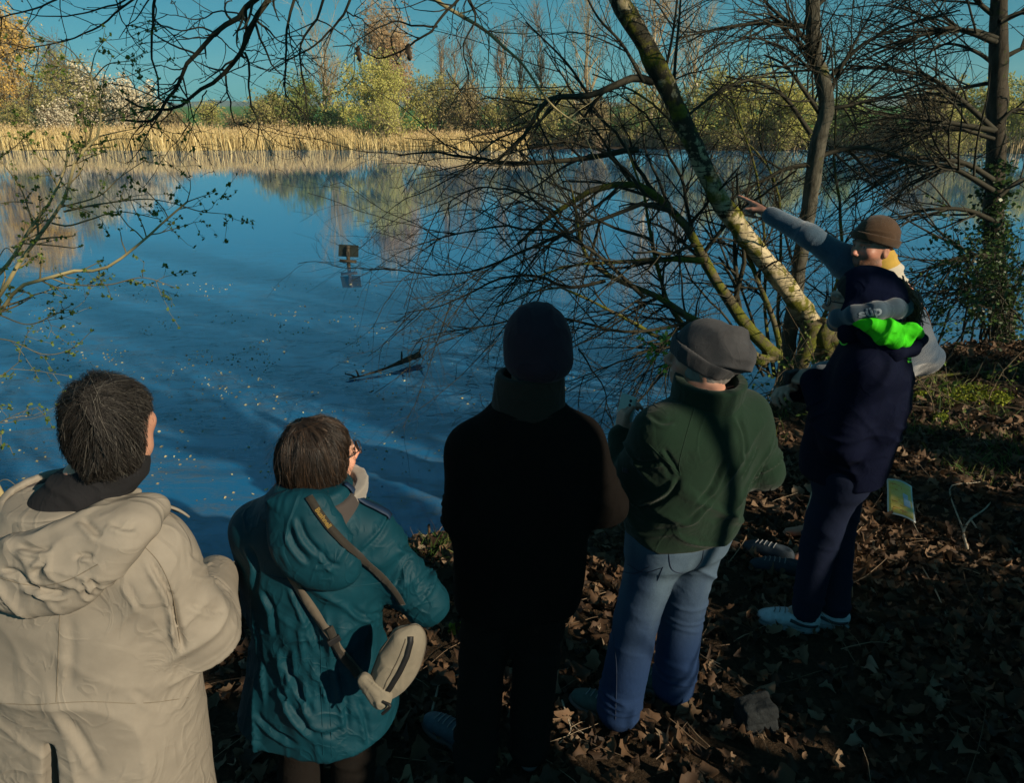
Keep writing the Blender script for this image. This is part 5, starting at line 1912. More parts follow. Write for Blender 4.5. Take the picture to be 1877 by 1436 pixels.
lo, hi = bounds([fr(-0.46, -0.32, 0.38), fr(0.46, 0.46, 1.62)], 0.05)
LA = [([(272, 1017), (290, 1052), (312, 1092), (324, 1140), (340, 1196)], 0.006, 0.011), ([(321, 1098), (322, 1150), (336, 1200)], 0.005, 0.010),
      ([(360, 959), (382, 984), (371, 1022)], 0.005, 0.005), ([(300, 915), (335, 940), (368, 972)], 0.005, 0.004), ([(232, 1068), (248, 1100), (262, 1124)], 0.005, 0.004),
      ([(350, 1050), (395, 1060), (425, 1085)], 0.006, 0.006), ([(345, 1105), (385, 1120), (415, 1120)], 0.006, 0.005), ([(345, 1010), (372, 1032), (398, 1040)], 0.006, 0.004),
      ([(40, 905), (90, 890), (150, 900)], 0.005, 0.004), ([(120, 930), (150, 905), (200, 895)], 0.005, 0.003), ([(111, 1305), (150, 1355), (188, 1430)], 0.010, 0.005), ([(129, 1125), (131, 1194), (127, 1275)], 0.010, 0.003), ([(240, 1262), (270, 1285), (300, 1300)], 0.007, 0.003)]
coatA = sdf_obj("coat", c, lo, hi, 0.0062, M_beige, A_, lay, 2, None, LA, far_side)
bt = bvh(coatA)
M_beigedk = fabric("beige_stitching", (0.165, 0.14, 0.105), 0.9, 0.0)
for px in ([(0, 1290), (60, 1293), (100, 1290), (170, 1287), (260, 1290), (345, 1280)], [(262, 1000), (290, 1030), (312, 1075), (322, 1120), (330, 1180)], [(110, 1118), (107, 1200), (103, 1288)]):
    pseam(bt, px, M_beigedk, coatA, 0.0009)
# turned collar
cs = S().add(collar_ring(fr, None, 0.140, 0.112, 1.455, 1.560, -0.026, 0.010, 0.10, 0.16, -0.014, 0.012))
sdf_obj("collar", cs, *bounds([fr(-0.2, -0.2, 1.44), fr(0.2, 0.2, 1.66)], 0.02), 0.005, M_beige, coatA, [(fr(0, -0.1, 1.52), (0.2, 0.2, 0.1), np.diag([14, 14, 8.0]), 0.006, 11)], 2)
M_lin = fabric("dark_lining", (0.045, 0.038, 0.036), 0.9, 0.1)
cs = S().add(collar_ring(fr, None, 0.116, 0.092, 1.48, 1.552, -0.018, 0.006, 0.10, 0.16, -0.010, 0.012))
sdf_obj("collar_lining", cs, *bounds([fr(-0.2, -0.2, 1.44), fr(0.2, 0.2, 1.66)], 0.02), 0.005, M_lin, coatA, (), 2)
M_neckw = fabric("black_neck_warmer", (0.012, 0.012, 0.014), 0.95, 0.0, 300, 0.6)
cs = S().add(cap(fr(0.01, -0.012, 1.50), hd(0, -0.025, -0.105), 0.076, 0.062), 0.02)
sdf_obj("neck_warmer", cs, *bounds([fr(-0.15, -0.15, 1.44), fr(0.15, 0.15, 1.68)], 0.02), 0.006, M_neckw, A_, [(fr(0, 0, 1.56), (0.2, 0.2, 0.15), np.diag([8, 8, 20.0]), 0.006, 12)], 1)
# lapel turned out over the right shoulder
A0, N0 = drape(bt, [fr(0.115, -0.030, 1.545), fr(0.155, 0.015, 1.515), fr(0.205, 0.06, 1.465)], 0.008, 26)
obj("lapel", *ribbon(A0, N0, np.linspace(0.035, 0.055, 26), 0.004), M_lin, coatA)
A0, N0 = drape(bt, [fr(0.125, -0.050, 1.54), fr(0.165, -0.010, 1.51), fr(0.22, 0.040, 1.46)], 0.012, 26)
obj("lapel_edge", *ribbon(A0, N0, np.linspace(0.010, 0.018, 26), 0.004), M_beige, coatA)
# hood lying on the back
hA, hN = on_surface(bt, [(-20, 1004), (70, 985), (150, 955), (230, 925), (300, 903)], 0.022, 30)
hc = on_surface(bt, [(95, 1045), (115, 1035)], 0.0, 3)[0][1]
hs = S()
def slab(px, off, r0):
    A_s, N_s = on_surface(bt, px, off, 9, 1)
    for a0, b0 in zip(A_s[:-1], A_s[1:]):
        hs.add(cap(a0, b0, r0), 0.03)
slab([(-40, 1022), (60, 1004), (150, 972), (230, 942), (290, 920)], 0.006, 0.026)
slab([(-40, 1052), (60, 1032), (150, 1002), (230, 968), (282, 940)], 0.010, 0.030)
slab([(-30, 1072), (50, 1062), (140, 1038), (215, 1002), (262, 968)], 0.010, 0.030)
slab([(0, 1082), (60, 1084), (130, 1072), (190, 1040), (228, 1012)], 0.008, 0.026)
slab([(30, 1094), (70, 1098), (125, 1092), (165, 1072)], 0.004, 0.020)
for a0, b0 in zip(hA[:-1], hA[1:]):
    hs.add(cap(a0, b0, 0.009), 0.010)
lay = [(hc + [-0.05, -0.03, -0.03], (0.16, 0.12, 0.10), fm((1, 0, 0.5), 15, 7), 0.006, 21), (hc + [0.09, -0.03, 0.02], (0.15, 0.12, 0.10), fm((0.4, 0, 1), 14, 6), 0.006, 22), (hc + [0.0, -0.03, 0.0], (0.28, 0.12, 0.13), fm((0.3, 0, 1), 9, 3), 0.006, 23)]
LH = [([(150, 950), (168, 968), (185, 985)], 0.006, 0.007), ([(138, 1028), (150, 1018), (172, 1022)], 0.005, 0.007), ([(33, 1000), (70, 1008), (95, 1004)], 0.006, 0.008), ([(40, 1070), (80, 1084), (112, 1088), (120, 1078)], 0.006, 0.010),
      ([(85, 1028), (70, 1045), (60, 1058)], 0.006, 0.006), ([(160, 1060), (172, 1075), (178, 1090)], 0.006, 0.007), ([(150, 1070), (160, 1090), (175, 1098)], 0.005, 0.005), ([(0, 1045), (30, 1050), (50, 1066)], 0.006, 0.007), ([(200, 955), (230, 968), (255, 965)], 0.007, 0.005)]
hood = sdf_obj("hood", hs, hc - [0.40, 0.20, 0.26], hc + [0.38, 0.24, 0.26], 0.005, M_beige, coatA, lay, 1, None, LH)
ht = bvh(hood)
for px in ([(0, 1060), (60, 1074), (120, 1066), (180, 1035)],):
    pseam(ht, px, M_beigedk, hood, 0.0009)
# trousers and shoes (below the frame)
M_darkcloth = fabric("dark_trousers", (0.010, 0.0085, 0.0075), 0.95, 0.0, spec=0.06)
M_blkshoe = pmat("dark_shoe", (0.03, 0.035, 0.04), 0.6, 0.3, 30)
M_sole = pmat("shoe_sole", (0.10, 0.10, 0.10), 0.8, 0.2, 30)
def add_trousers(parent, fr, k, lg, mat, r=(0.098, 0.078, 0.074), girth=1.0, h=0.009, seed=31, amp=0.010, hem=0.02):
    t = trousers_sdf(fr, k, lg, *r, girth, 1.02, hem)
    ly = []
    for i, (hp, kn, an, toe) in enumerate(lg):
        ly += [(kn, (0.12, 0.12, 0.16), fm((0.2, 0.1, 1), 16, 4), amp, seed + i), (an + [0, 0, 0.07], (0.12, 0.12, 0.14), fm((0.1, 0.1, 1), 22, 5), amp * 1.2, seed + 4 + i),
               ((hp + kn) / 2, (0.14, 0.14, 0.2), fm((0.6, 0.2, 0.7), 10, 3), amp * 1.1, seed + 8 + i)]
    pts = [fr(-0.22, -0.18, 0.02), fr(0.22, 0.18, 1.03 * k)] + [q for l in lg for q in l[:3]]
    return sdf_obj("trousers", t, *bounds(pts, 0.10), h, mat, parent, ly, 2, None, (), far_side)
add_trousers(A_, fr, k, lg, M_darkcloth, h=0.014)
for l in lg:
    shoe_obj(A_, l[2], l[3], M_blkshoe, M_sole)
# hair: short, dark, greying, thin at the crown
hb = S()
hb.add(ell(hd(0, -0.022, 0.018), np.array([0.087, 0.104, 0.106]) * 0.80, hd.R), 0.02)
hb.add(ell(hd(0, -0.060, -0.055), np.array([0.074, 0.058, 0.070]) * 0.82, hd.R), 0.04)
hb.clip(plane(hd(0, 0.052, 0.0), hd.R @ np.array([0, 1, -0.75])), 0.02)
hb.clip(plane(hd(0, 0, -0.108), hd.R @ np.array([0, 0.25, -1])), 0.02)
hb.sub(ell(hd(0.085, 0.03, -0.045), np.array([0.03, 0.035, 0.05]), hd.R), 0.01)
hb.sub(ell(hd(-0.085, 0.03, -0.045), np.array([0.03, 0.035, 0.05]), hd.R), 0.01)
M_hairA = island_mat("hair_dark_grey", [(0.0, (0.007, 0.006, 0.005)), (0.65, (0.018, 0.015, 0.013)), (0.9, (0.045, 0.040, 0.035)), (1.0, (0.15, 0.14, 0.12))], 0.5, 0.0, 0.4)
M_hairbase = pmat("hair_base", (0.012, 0.010, 0.009), 0.8, 0.3, 60)
hairA = sdf_obj("hair", hb, hd.c - 0.19, hd.c + 0.19, 0.006, M_hairbase, A_, [(hd.c, (0.2, 0.2, 0.2), fm(Zv, 9, 20), 0.011, 33)], 1)
crown = hd(0.035, -0.095, 0.055)
hair_strands("hair_strands", hairA, hd, M_hairA, hairA, 6000, crown, (0.035, 0.085), 0.50, 0.00058, None, 41, 0.004, 0.007, 0.22)
hair_strands("stray_hair", hairA, hd, M_hairA, hairA, 260, crown, (0.03, 0.06), 0.35, 0.0004, None, 43, 0.005, 0.014, 0.4)
# ================================================================ the person in the teal parka
fr = Frame((-0.60, 1.62, gz(-0.6, 1.62)), -0.10, (0.055, 0.02))
k = 1.58 / 1.75
hd = Head(P(588, 834, 1.70), rotz(-0.80) @ rotx(0.02), 0.90)
B_ = person(fr.b, "person with chin-length brown hair and glasses in a teal parka with a crossbody bag")
aR = (fr(0.150, 0, 1.215), np.array([-0.245, 1.66, 0.985]), fr(0.13, 0.26, 0.99))
aL = (fr(-0.155, 0, 1.205), np.array([-0.715, 1.70, 0.955]), fr(-0.12, 0.26, 0.97))
lg = legs_of(fr, k, 0.085)
hnds = [(fr.dir(-0.5, 0.4, 0.2), fr.dir(0, -0.4, -1), fr.dir(0, 1, 0.2), GRIP, 0.6), (fr.dir(0.5, 0.4, 0.2), fr.dir(0, -0.4, -1), fr.dir(0, 1, 0.2), GRIP, 0.6)]
b = body_sdf(fr, k, hd, [aR, aL], hnds, lg, 0.048, 0.95)
o = sdf_obj("body", b, *bounds([fr(-0.4, -0.3, 0), fr(0.4, 0.5, 1.62), hd(0, 0, 0.2)], 0.06), 0.006, M_skin, B_, (), 1, None, (), hidden_body(hd), 0.03)
colour(o, hd.colours(BV[o.name][0], (0.60, 0.33, 0.23)))
M_teal = fabric("teal_nylon", (0.0015, 0.033, 0.050), 0.62, 0.0, 900, 0.06, 9, 0.15, 0.18, 0.14, 0.45)
M_tealdk = fabric("navy_trim", (0.006, 0.02, 0.05), 0.6, 0.0)
c = S()
c.add(loft([(-0.01, 0, 0.600, 0.242, 0.190), (-0.005, 0, 0.70, 0.225, 0.176), (0, 0, 0.79, 0.205, 0.160), (0, 0.0, 0.88, 0.182, 0.142), (0, 0.0, 1.0, 0.182, 0.145), (0, 0, 1.14, 0.182, 0.142), (0, -0.005, 1.23, 0.160, 0.120), (0, -0.01, 1.32, 0.118, 0.10), (0.01, -0.01, 1.365, 0.095, 0.088)], fr, 2.3))
for (sh, el, wr) in (aR, aL):
    c.add(cap(fr(0, -0.01, 1.28) * 0.5 + sh * 0.5, sh, 0.056, 0.060), 0.06)
    c.add(cap(sh, el, 0.064, 0.066), 0.055)
    c.add(cap(el, wr, 0.066, 0.055), 0.02)
lay = [(fr(0, -0.12, 0.66), (0.30, 0.3, 0.18), np.diag([10.0, 8, 1.2]), 0.020, 51), (fr(0, -0.12, 0.90), (0.26, 0.3, 0.05), np.diag([34.0, 30, 6]), 0.012, 52),
       (fr(0, -0.12, 0.83), (0.28, 0.3, 0.08), np.diag([20.0, 18, 3]), 0.014, 53), (fr(0, -0.12, 0.97), (0.26, 0.3, 0.09), np.diag([20.0, 18, 3.5]), 0.012, 54),
       (aR[1], (0.12, 0.14, 0.15), fm(aR[1] - aR[0], 18, 4), 0.017, 55), (aL[1], (0.12, 0.14, 0.15), fm(aL[1] - aL[0], 18, 4), 0.016, 56),
       (aR[0] * 0.6 + aR[1] * 0.4, (0.13, 0.15, 0.15), fm((-0.5, 0, 1), 14, 4), 0.013, 57), (fr(0.08, -0.14, 1.12), (0.16, 0.2, 0.14), fm((0.7, 0, 0.8), 13, 4), 0.011, 58),
       (fr(0, -0.1, 0.8), (0.4, 0.4, 0.5), np.diag([3.5, 3, 2.5]), 0.014, 59)]
LB = [([(535, 1069), (552, 1105), (568, 1140), (585, 1195)], 0.008, 0.012), ([(525, 1208), (540, 1248), (562, 1293), (580, 1320)], 0.008, 0.010), ([(468, 1305), (500, 1340), (548, 1368)], 0.009, 0.010), ([(507, 1248), (530, 1293), (584, 1365)], 0.009, 0.011),
      ([(754, 1014), (739, 1044), (722, 1080)], 0.007, 0.012), ([(794, 1040), (780, 1062), (762, 1082)], 0.007, 0.009), ([(769, 939), (756, 960), (742, 982)], 0.006, 0.008), ([(719, 939), (699, 979), (659, 1019)], 0.007, 0.008), ([(640, 1110), (670, 1130), (715, 1120)], 0.007, 0.008),
      ([(620, 1220), (632, 1280), (640, 1350)], 0.008, 0.009), ([(655, 1280), (670, 1320), (680, 1375)], 0.008, 0.008), ([(690, 1130), (705, 1160), (712, 1195)], 0.006, 0.008), ([(480, 1080), (500, 1120), (505, 1170)], 0.008, 0.009), ([(730, 1000), (760, 1010), (790, 1000)], 0.007, 0.007), ([(640, 1330), (600, 1350), (560, 1340)], 0.010, 0.006), ([(455, 1000), (470, 1040), (465, 1090)], 0.009, 0.010)]
coatB = sdf_obj("parka", c, *bounds([fr(-0.42, -0.30, 0.56), fr(0.42, 0.42, 1.44)], 0.05), 0.0058, M_teal, B_, lay, 1, None, LB, far_side)
bt = bvh(coatB)
for px in ([(585, 1130), (588, 1200), (590, 1300), (592, 1385)], [(600, 1215), (605, 1300), (608, 1388)], [(470, 1050), (540, 1065), (640, 1075), (740, 1062)], [(500, 1205), (560, 1208), (640, 1205)]):
    pseam(bt, px, M_teal, coatB, 0.0015)
# dark hood lining and light scarf at the neck
cs = S().add(collar_ring(fr, None, 0.112, 0.094, 1.275, 1.345, -0.016, 0.009, 0.12, 0.15, -0.022, 0.02))
sdf_obj("hood_lining", cs, *bounds([fr(-0.2, -0.2, 1.22), fr(0.2, 0.2, 1.45)], 0.02), 0.005, M_lin, coatB, (), 2)
M_scarf = fabric("pale_fleece", (0.22, 0.20, 0.175), 0.95, 0.4, 260, 0.8)
cs = S().add(collar_ring(fr, None, 0.078, 0.072, 1.285, 1.352, 0.004, 0.014, None, 0.2, 0.02, 0.045))
sdf_obj("scarf", cs, *bounds([fr(-0.2, -0.2, 1.25), fr(0.2, 0.2, 1.45)], 0.02), 0.005, M_scarf, B_, [(fr(0, 0, 1.35), (0.2, 0.2, 0.1), np.diag([20, 20, 20.0]), 0.006, 62)], 1)
# hood hanging down the left of the back
hs = S()
for px, off, r0 in (([(516, 925), (550, 925), (590, 925)], 0.010, 0.024), ([(516, 955), (560, 955), (608, 958)], 0.014, 0.026), ([(520, 985), (570, 988), (622, 990)], 0.016, 0.028),
                    ([(528, 1012), (580, 1018), (634, 1018)], 0.016, 0.028), ([(545, 1035), (590, 1042), (640, 1038)], 0.012, 0.024), ([(572, 1052), (605, 1056), (632, 1050)], 0.006, 0.018)):
    A_s, N_s = on_surface(bt, px, off, 8, 1)
    for a0, b0 in zip(A_s[:-1], A_s[1:]):
        hs.add(cap(a0, b0, r0), 0.035)
A_s, N_s = on_surface(bt, [(512, 918), (540, 935), (575, 965), (605, 1000), (632, 1030)], 0.036, 16, 2)
for a0, b0 in zip(A_s[:-1], A_s[1:]):
    hs.add(cap(a0, b0, 0.008), 0.012)
hc = A_s[8]
LBh = [([(545, 945), (560, 985), (590, 1020)], 0.007, 0.009), ([(530, 965), (540, 1000), (570, 1035)], 0.007, 0.008), ([(590, 1010), (600, 1030), (625, 1040)], 0.006, 0.008), ([(575, 1040), (600, 1036), (620, 1050)], 0.005, 0.007)]
hoodB = sdf_obj("hood", hs, hc - 0.26, hc + 0.26, 0.0055, M_teal, coatB, [(hc, (0.15, 0.12, 0.16), fm((0.7, 0, -0.6), 9, 3), 0.008, 63)], 1, None, LBh)
# shoulder strap of the hood edge on the right (dark trim)
A0, N0 = drape(bt, [fr(0.095, -0.02, 1.36), fr(0.15, -0.01, 1.33), fr(0.215, 0.0, 1.265)], 0.006, 26)
obj("epaulette", *ribbon(A0, N0, np.linspace(0.016, 0.028, 26), 0.003), M_tealdk, coatB)
add_trousers(B_, fr, k, lg, M_darkcloth, (0.088, 0.070, 0.066), 0.95, 0.011, 71)
for l in lg:
    shoe_obj(B_, l[2], l[3], M_blkshoe, M_sole)
# hair
hb = S()
hb.add(ell(hd(0, -0.020, 0.018), np.array([0.083, 0.098, 0.095]), hd.R), 0.02)
hb.add(ell(hd(0, -0.052, -0.075), np.array([0.082, 0.062, 0.098]), hd.R), 0.05)
hb.add(ell(hd(-0.075, 0.012, -0.075), np.array([0.022, 0.044, 0.066]), hd.R), 0.03)
hb.add(ell(hd(0.070, -0.012, -0.060), np.array([0.026, 0.038, 0.066]), hd.R), 0.03)
hb.clip(plane(hd(0, 0.070, 0.02), hd.R @ np.array([0, 1, -0.45])), 0.02)
hb.clip(plane(hd(0, 0, -0.165), hd.R @ np.array([0, 0.1, -1])), 0.015)
M_hairB = island_mat("hair_brown", [(0.0, (0.006, 0.004, 0.003)), (0.6, (0.017, 0.010, 0.006)), (0.9, (0.045, 0.026, 0.014)), (1.0, (0.12, 0.07, 0.04))], 0.38, 0.0, 0.6)
M_hairbaseB = pmat("hair_base_brown", (0.014, 0.008, 0.005), 0.8, 0.3, 60)
hairB = sdf_obj("hair", hb, hd.c - 0.2, hd.c + 0.2, 0.006, M_hairbaseB, B_, [(hd.c, (0.25, 0.25, 0.25), fm(Zv, 3, 30), 0.006, 73)], 1)
hair_strands("hair_strands", hairB, hd, M_hairB, hairB, 4600, hd(0.0, -0.06, 0.10), (0.06, 0.15), 0.60, 0.00060, None, 42, 0.003, 0.002, 0.10)
hair_strands("stray_hair", hairB, hd, M_hairB, hairB, 450, hd(0.0, -0.06, 0.10), (0.05, 0.12), 0.5, 0.00045, None, 44, 0.005, 0.022, 0.35)
# glasses
M_wire = pmat("dark_wire", (0.02, 0.02, 0.022), 0.35, 0.1, 10, spec=0.6)
M_glass, ntg, bg_ = nmat("lens_glass")
bg_.inputs["Base Color"].default_value = (0.9, 0.95, 0.97, 1)
bg_.inputs["Roughness"].default_value = 0.02
bg_.inputs["Transmission Weight"].default_value = 1.0
bg_.inputs["IOR"].default_value = 1.05
def glasses(hd, name, label, w=0.024, hgt=0.019, r=0.0014, y=0.112, mat=M_wire, z=-0.002, out=1.0):
    root = empty(name, hd(0, y, z), label, "glasses")
    for sg in (-1, 1):
        a = np.linspace(0, 2 * math.pi, 25)
        ring = np.array([hd(sg * 0.034 * out + math.cos(t) * w, y - 0.010 * abs(math.cos(t)) * (1 if math.cos(t) * sg > 0 else 0), z + math.sin(t) * hgt) for t in a])
        V, F = tubes([ring], [np.full(25, r)], 6)
        rim = obj("rim", V, F, mat, root)
        c0 = ring[:-1].mean(axis=0)
        nrm = hd.R @ np.array([0, 1.0, 0])
        Vf = np.concatenate([ring[:-1] + nrm * 0.0006, ring[:-1] - nrm * 0.0006, [c0 + nrm * 0.0016], [c0 - nrm * 0.0006]])
        i = np.arange(24); j = (i + 1) % 24
        obj("lens", Vf, [np.stack([i, j, np.full(24, 48)], 1), np.stack([j + 24, i + 24, np.full(24, 49)], 1), np.stack([j, i, i + 24, j + 24], 1)], M_glass, root)
        arm = np.array([hd(sg * (0.034 * out + w), y - 0.012, z + 0.004), hd(sg * 0.080, 0.05, z + 0.004), hd(sg * 0.084, -0.015, z + 0.002), hd(sg * 0.084, -0.04, z - 0.018)])
        V, F = tubes([spline(arm, 14)], [np.full(14, r)], 6)
        obj("temple", V, F, mat, root)
    br = np.array([hd(-0.034 * out + w, y, z + 0.004), hd(0, y + 0.003, z + 0.009), hd(0.034 * out - w, y, z + 0.004)])
    V, F = tubes([spline(br, 8)], [np.full(8, r)], 6)
    obj("bridge", V, F, mat, root)
    return root
glasses(hd, "eyeglasses", "thin round wire glasses worn by the person in the teal parka")

# binocular strap with lettering, and the crossbody bag
M_strap = fabric("dark_strap", (0.020, 0.017, 0.013), 0.8, 0.1, 500, 0.5)
M_bag = fabric("bag_canvas", (0.165, 0.145, 0.11), 0.75, 0.1, 700, 0.3, 25, 0.3)
M_bagstrap = fabric("bag_webbing", (0.085, 0.070, 0.052), 0.8, 0.1, 500, 0.5)
M_blk = pmat("black_plastic", (0.012, 0.012, 0.013), 0.5, 0.2, 30)
bt2 = bvh(coatB, hoodB)
A0, N0 = on_surface(bt2, [(566, 912), (600, 962), (640, 1005), (690, 1048), (722, 1082), (738, 1108)], 0.003, 70, 8)
rb = empty("binocular_strap", A0[0], "dark neck strap with small yellow lettering across the teal parka", "strap")
obj("strap_band", *ribbon(A0, N0, 0.019, 0.003), M_strap, rb)
M_yel = pmat("yellow_print", (0.16, 0.10, 0.015), 0.7, 0.2, 60)
V0 = A0
Vs, Fs = ribbon(A0, N0, 0.022, 0.0035)
tree_s = BVHTree.FromPolygons(Vs.tolist(), Fs[0].tolist())
ci = 12
tdir = unit(A0[ci + 3] - A0[ci - 3])
text_on(tree_s, "Bushnell", 0.017, A0[ci] + N0[ci] * 0.004, tdir, np.cross(N0[ci], tdir), M_yel, "lettering", rb, 0.0006, 0.0003, 0.0006)

rb = empty("crossbody_bag", P(725, 1220, 1.35), "pale canvas crossbody bag with black zip at the hip of the teal parka", "bag")
A0, N0 = on_surface(bt, [(530, 1045), (560, 1095), (590, 1140), (620, 1185), (648, 1222), (668, 1246)], 0.004, 60, 8)
obj("strap_band", *ribbon(A0, N0, np.linspace(0.024, 0.020, 60), 0.003), M_bagstrap, rb)
A1, N1 = on_surface(bt2, [(600, 1150), (625, 1195), (655, 1238)], 0.009, 30, 8)
obj("strap_adjuster", *ribbon(A1, N1, 0.020, 0.003), M_strap, rb)
Vq, Fq = box(A0[36] + N0[36] * 0.006, (0.034, 0.010, 0.018), np.stack([np.cross(N0[36], unit(A0[37] - A0[35])), N0[36], unit(A0[37] - A0[35])], 1))
bevel(obj("buckle", Vq, [Fq], M_blk, rb, False), 0.002)
# bag body: crescent pouch, long axis from low left to upper right
p0, p1 = P(700, 1278, 1.40), P(762, 1150, 1.44)
ax = unit(p1 - p0); ctr = (p0 + p1) / 2
nb = unit(np.array([0.25, -1.0, 0.15])); nb = unit(nb - (nb @ ax) * ax); sd = np.cross(ax, nb)
Rb = np.stack([sd, nb, ax], 1)
bs = S()
bs.add(ell(ctr + sd * 0.002, (0.052, 0.032, 0.112), Rb), 0.02)
bs.add(rbox(ctr - sd * 0.022 * np.sign(sd[0]) , (0.026, 0.027, 0.090), Rb, 0.022), 0.02)
bag = sdf_obj("pouch", bs, ctr - 0.2, ctr + 0.2, 0.005, M_bag, rb, [(ctr, (0.2, 0.2, 0.2), np.diag([9, 9, 9.0]), 0.004, 81)], 1)
bgt = bvh(bag)
sgn = np.sign(sd[0])
A0, N0 = drape(bgt, [ctr + ax * t + nb * 0.08 + sd * sgn * (-0.006 + 0.012 * math.cos(t * 12)) for t in np.linspace(-0.125, 0.125, 7)], 0.001, 40)
zipo = obj("zip", *ribbon(A0, N0, 0.014, 0.002), M_blk, rb)
A0, N0 = drape(bgt, [ctr + ax * t + nb * 0.08 + sd * sgn * (-0.030 + 0.010 * math.cos(t * 12)) for t in np.linspace(-0.11, 0.11, 7)], 0.0005, 40)
V, F = tubes([A0], [np.full(40, 0.0016)], 5); obj("seam", V, F, M_bagstrap, bag)
e0 = P(668, 1245, 1.39); e1 = P(700, 1275, 1.38)
A0, N0 = drape(bgt, [ctr + ax * math.cos(t) * 0.114 + sd * math.sin(t) * 0.056 + nb * 0.002 for t in np.linspace(0, 2 * math.pi, 13)], 0.0005, 70)
V, F = tubes([A0], [np.full(70, 0.0024)], 5); obj("piping", V, F, M_bagstrap, bag)
es = S().add(cap(e0, e1, 0.017, 0.026), 0.01).add(cap(e0 + [0.0, 0, -0.02], e1 + [0.0, -0.004, -0.014], 0.010, 0.022), 0.012)
sdf_obj("strap_anchor", es, np.minimum(e0, e1) - 0.07, np.maximum(e0, e1) + 0.07, 0.0045, M_bag, rb, [((e0 + e1) / 2, (0.06, 0.06, 0.06), fm(e1 - e0, 12, 45), 0.006, 82)], 1)
A0 = spline(np.array([e1 + nb * 0.024, e1 + nb * 0.034 + sd * sgn * 0.02, e1 + nb * 0.03 + sd * sgn * 0.012 + ax * -0.03]), 14)
V, F = tubes([A0], [np.full(14, 0.004)], 6); obj("zip_pull", V, F, M_blk, zipo)

# ================================================================ the person in the black coat
fr = Frame((-0.02, 1.97, gz(0, 1.97)), 0.10, (0.045, -0.02))
k = 1.78 / 1.75
hd = Head(P(983, 640, 1.95), rotz(0.25) @ rotx(-0.02), 1.03)
C_ = person(fr.b, "tall person from behind in a long black coat and dark plum beanie")
aR = (fr(0.158, -0.01, 1.345), np.array([0.300, 1.97, 1.12]), fr(0.13, 0.27, 1.08))
aL = (fr(-0.158, -0.01, 1.335), np.array([-0.142, 1.95, 1.10]), fr(-0.12, 0.27, 1.06))
lg = legs_of(fr, k, 0.105, 0.02, (-0.03, 0.02), (1.15, 0.8))
hnds = [(fr.dir(-0.5, 0.4, -0.2), fr.dir(0, -0.4, -1), fr.dir(0, 1, 0.2), RELAX, 0.6), (fr.dir(0.5, 0.4, -0.2), fr.dir(0, -0.4, -1), fr.dir(0, 1, 0.2), RELAX, 0.6)]
b = body_sdf(fr, k, hd, [aR, aL], hnds, lg)
o = sdf_obj("body", b, *bounds([fr(-0.4, -0.3, 0), fr(0.4, 0.5, 1.82), hd(0, 0, 0.2)], 0.06), 0.0075, M_skin, C_, (), 1, None, (), hidden_body(hd), 0.03)
colour(o, hd.colours(BV[o.name][0], (0.48, 0.26, 0.18)))
M_blackwool = fabric("black_wool", (0.006, 0.005, 0.0045), 0.95, 0.0, 500, 0.4, 14, 0.3, 0.06)
c = S()
c.add(loft([(0, 0, 0.765, 0.208, 0.166), (0, 0, 0.86, 0.212, 0.168), (0, 0, 1.0, 0.212, 0.160), (0, 0, 1.2, 0.208, 0.156), (0, -0.005, 1.33, 0.190, 0.140), (0, -0.012, 1.43, 0.130, 0.110), (0, -0.012, 1.52, 0.085, 0.085)], fr, 2.4))
for (sh, el, wr) in (aR, aL):
    c.add(cap(fr(0, -0.01, 1.42) * 0.5 + sh * 0.5, sh, 0.060, 0.064), 0.07)
    c.add(cap(sh, el, 0.068, 0.072), 0.07)
    c.add(cap(el, wr, 0.072, 0.060), 0.02)
lay = [(fr(0, -0.12, 0.95), (0.3, 0.3, 0.4), np.diag([6.0, 6, 1.5]), 0.012, 91), (aR[1], (0.12, 0.14, 0.15), fm(aR[1] - aR[0], 15, 4), 0.013, 92), (aL[1], (0.12, 0.14, 0.15), fm(aL[1] - aL[0], 15, 4), 0.013, 93),
       (fr(0, -0.12, 1.25), (0.3, 0.3, 0.25), fm((0.5, 0, 0.8), 8, 3), 0.009, 94)]
coatC = sdf_obj("coat", c, *bounds([fr(-0.42, -0.28, 0.62), fr(0.42, 0.42, 1.58)], 0.05), 0.0075, M_blackwool, C_, lay, 2, None, (), far_side)
M_collarC = fabric("brown_collar", (0.022, 0.015, 0.010), 0.85, 0.05, 500, 0.4)
cs = S().add(collar_ring(fr, None, 0.098, 0.092, 1.450, 1.580, -0.010, 0.012, None, -0.05, -0.012, 0.0))
co = sdf_obj("collar", cs, *bounds([fr(-0.2, -0.2, 1.42), fr(0.2, 0.2, 1.62)], 0.02), 0.005, M_collarC, coatC, (), 2)
ct = bvh(co)
for z in (1.478, 1.535):
    seam(ct, fr(np.array([(x, -0.16 + 0.6 * x * x, z) for x in np.linspace(-0.10, 0.10, 9)])), "seam", M_collarC, co, 0.0018, 40)
add_trousers(C_, fr, k, lg, M_darkcloth, (0.100, 0.082, 0.080), 1.0, 0.011, 95)
M_blueshoe = pmat("blue_grey_shoe", (0.045, 0.075, 0.10), 0.7, 0.3, 40, [(300, 0.4, 0.001, None)])
M_lace = pmat("shoe_lace", (0.20, 0.21, 0.22), 0.8, 0.2, 50)
l = lg[0]; shoe_obj(C_, fr(-0.155, 0.085, 0.085), fr(-0.30, 0.22, 0.03), M_blueshoe, M_sole, "shoe", laces=M_lace)
l = lg[1]; shoe_obj(C_, l[2], l[3], M_blueshoe, M_sole, "shoe", laces=M_lace)
M_plum = fabric("plum_knit", (0.030, 0.017, 0.026), 0.95, 0.06, 420, 0.6, 30, 0.2, 0.15)
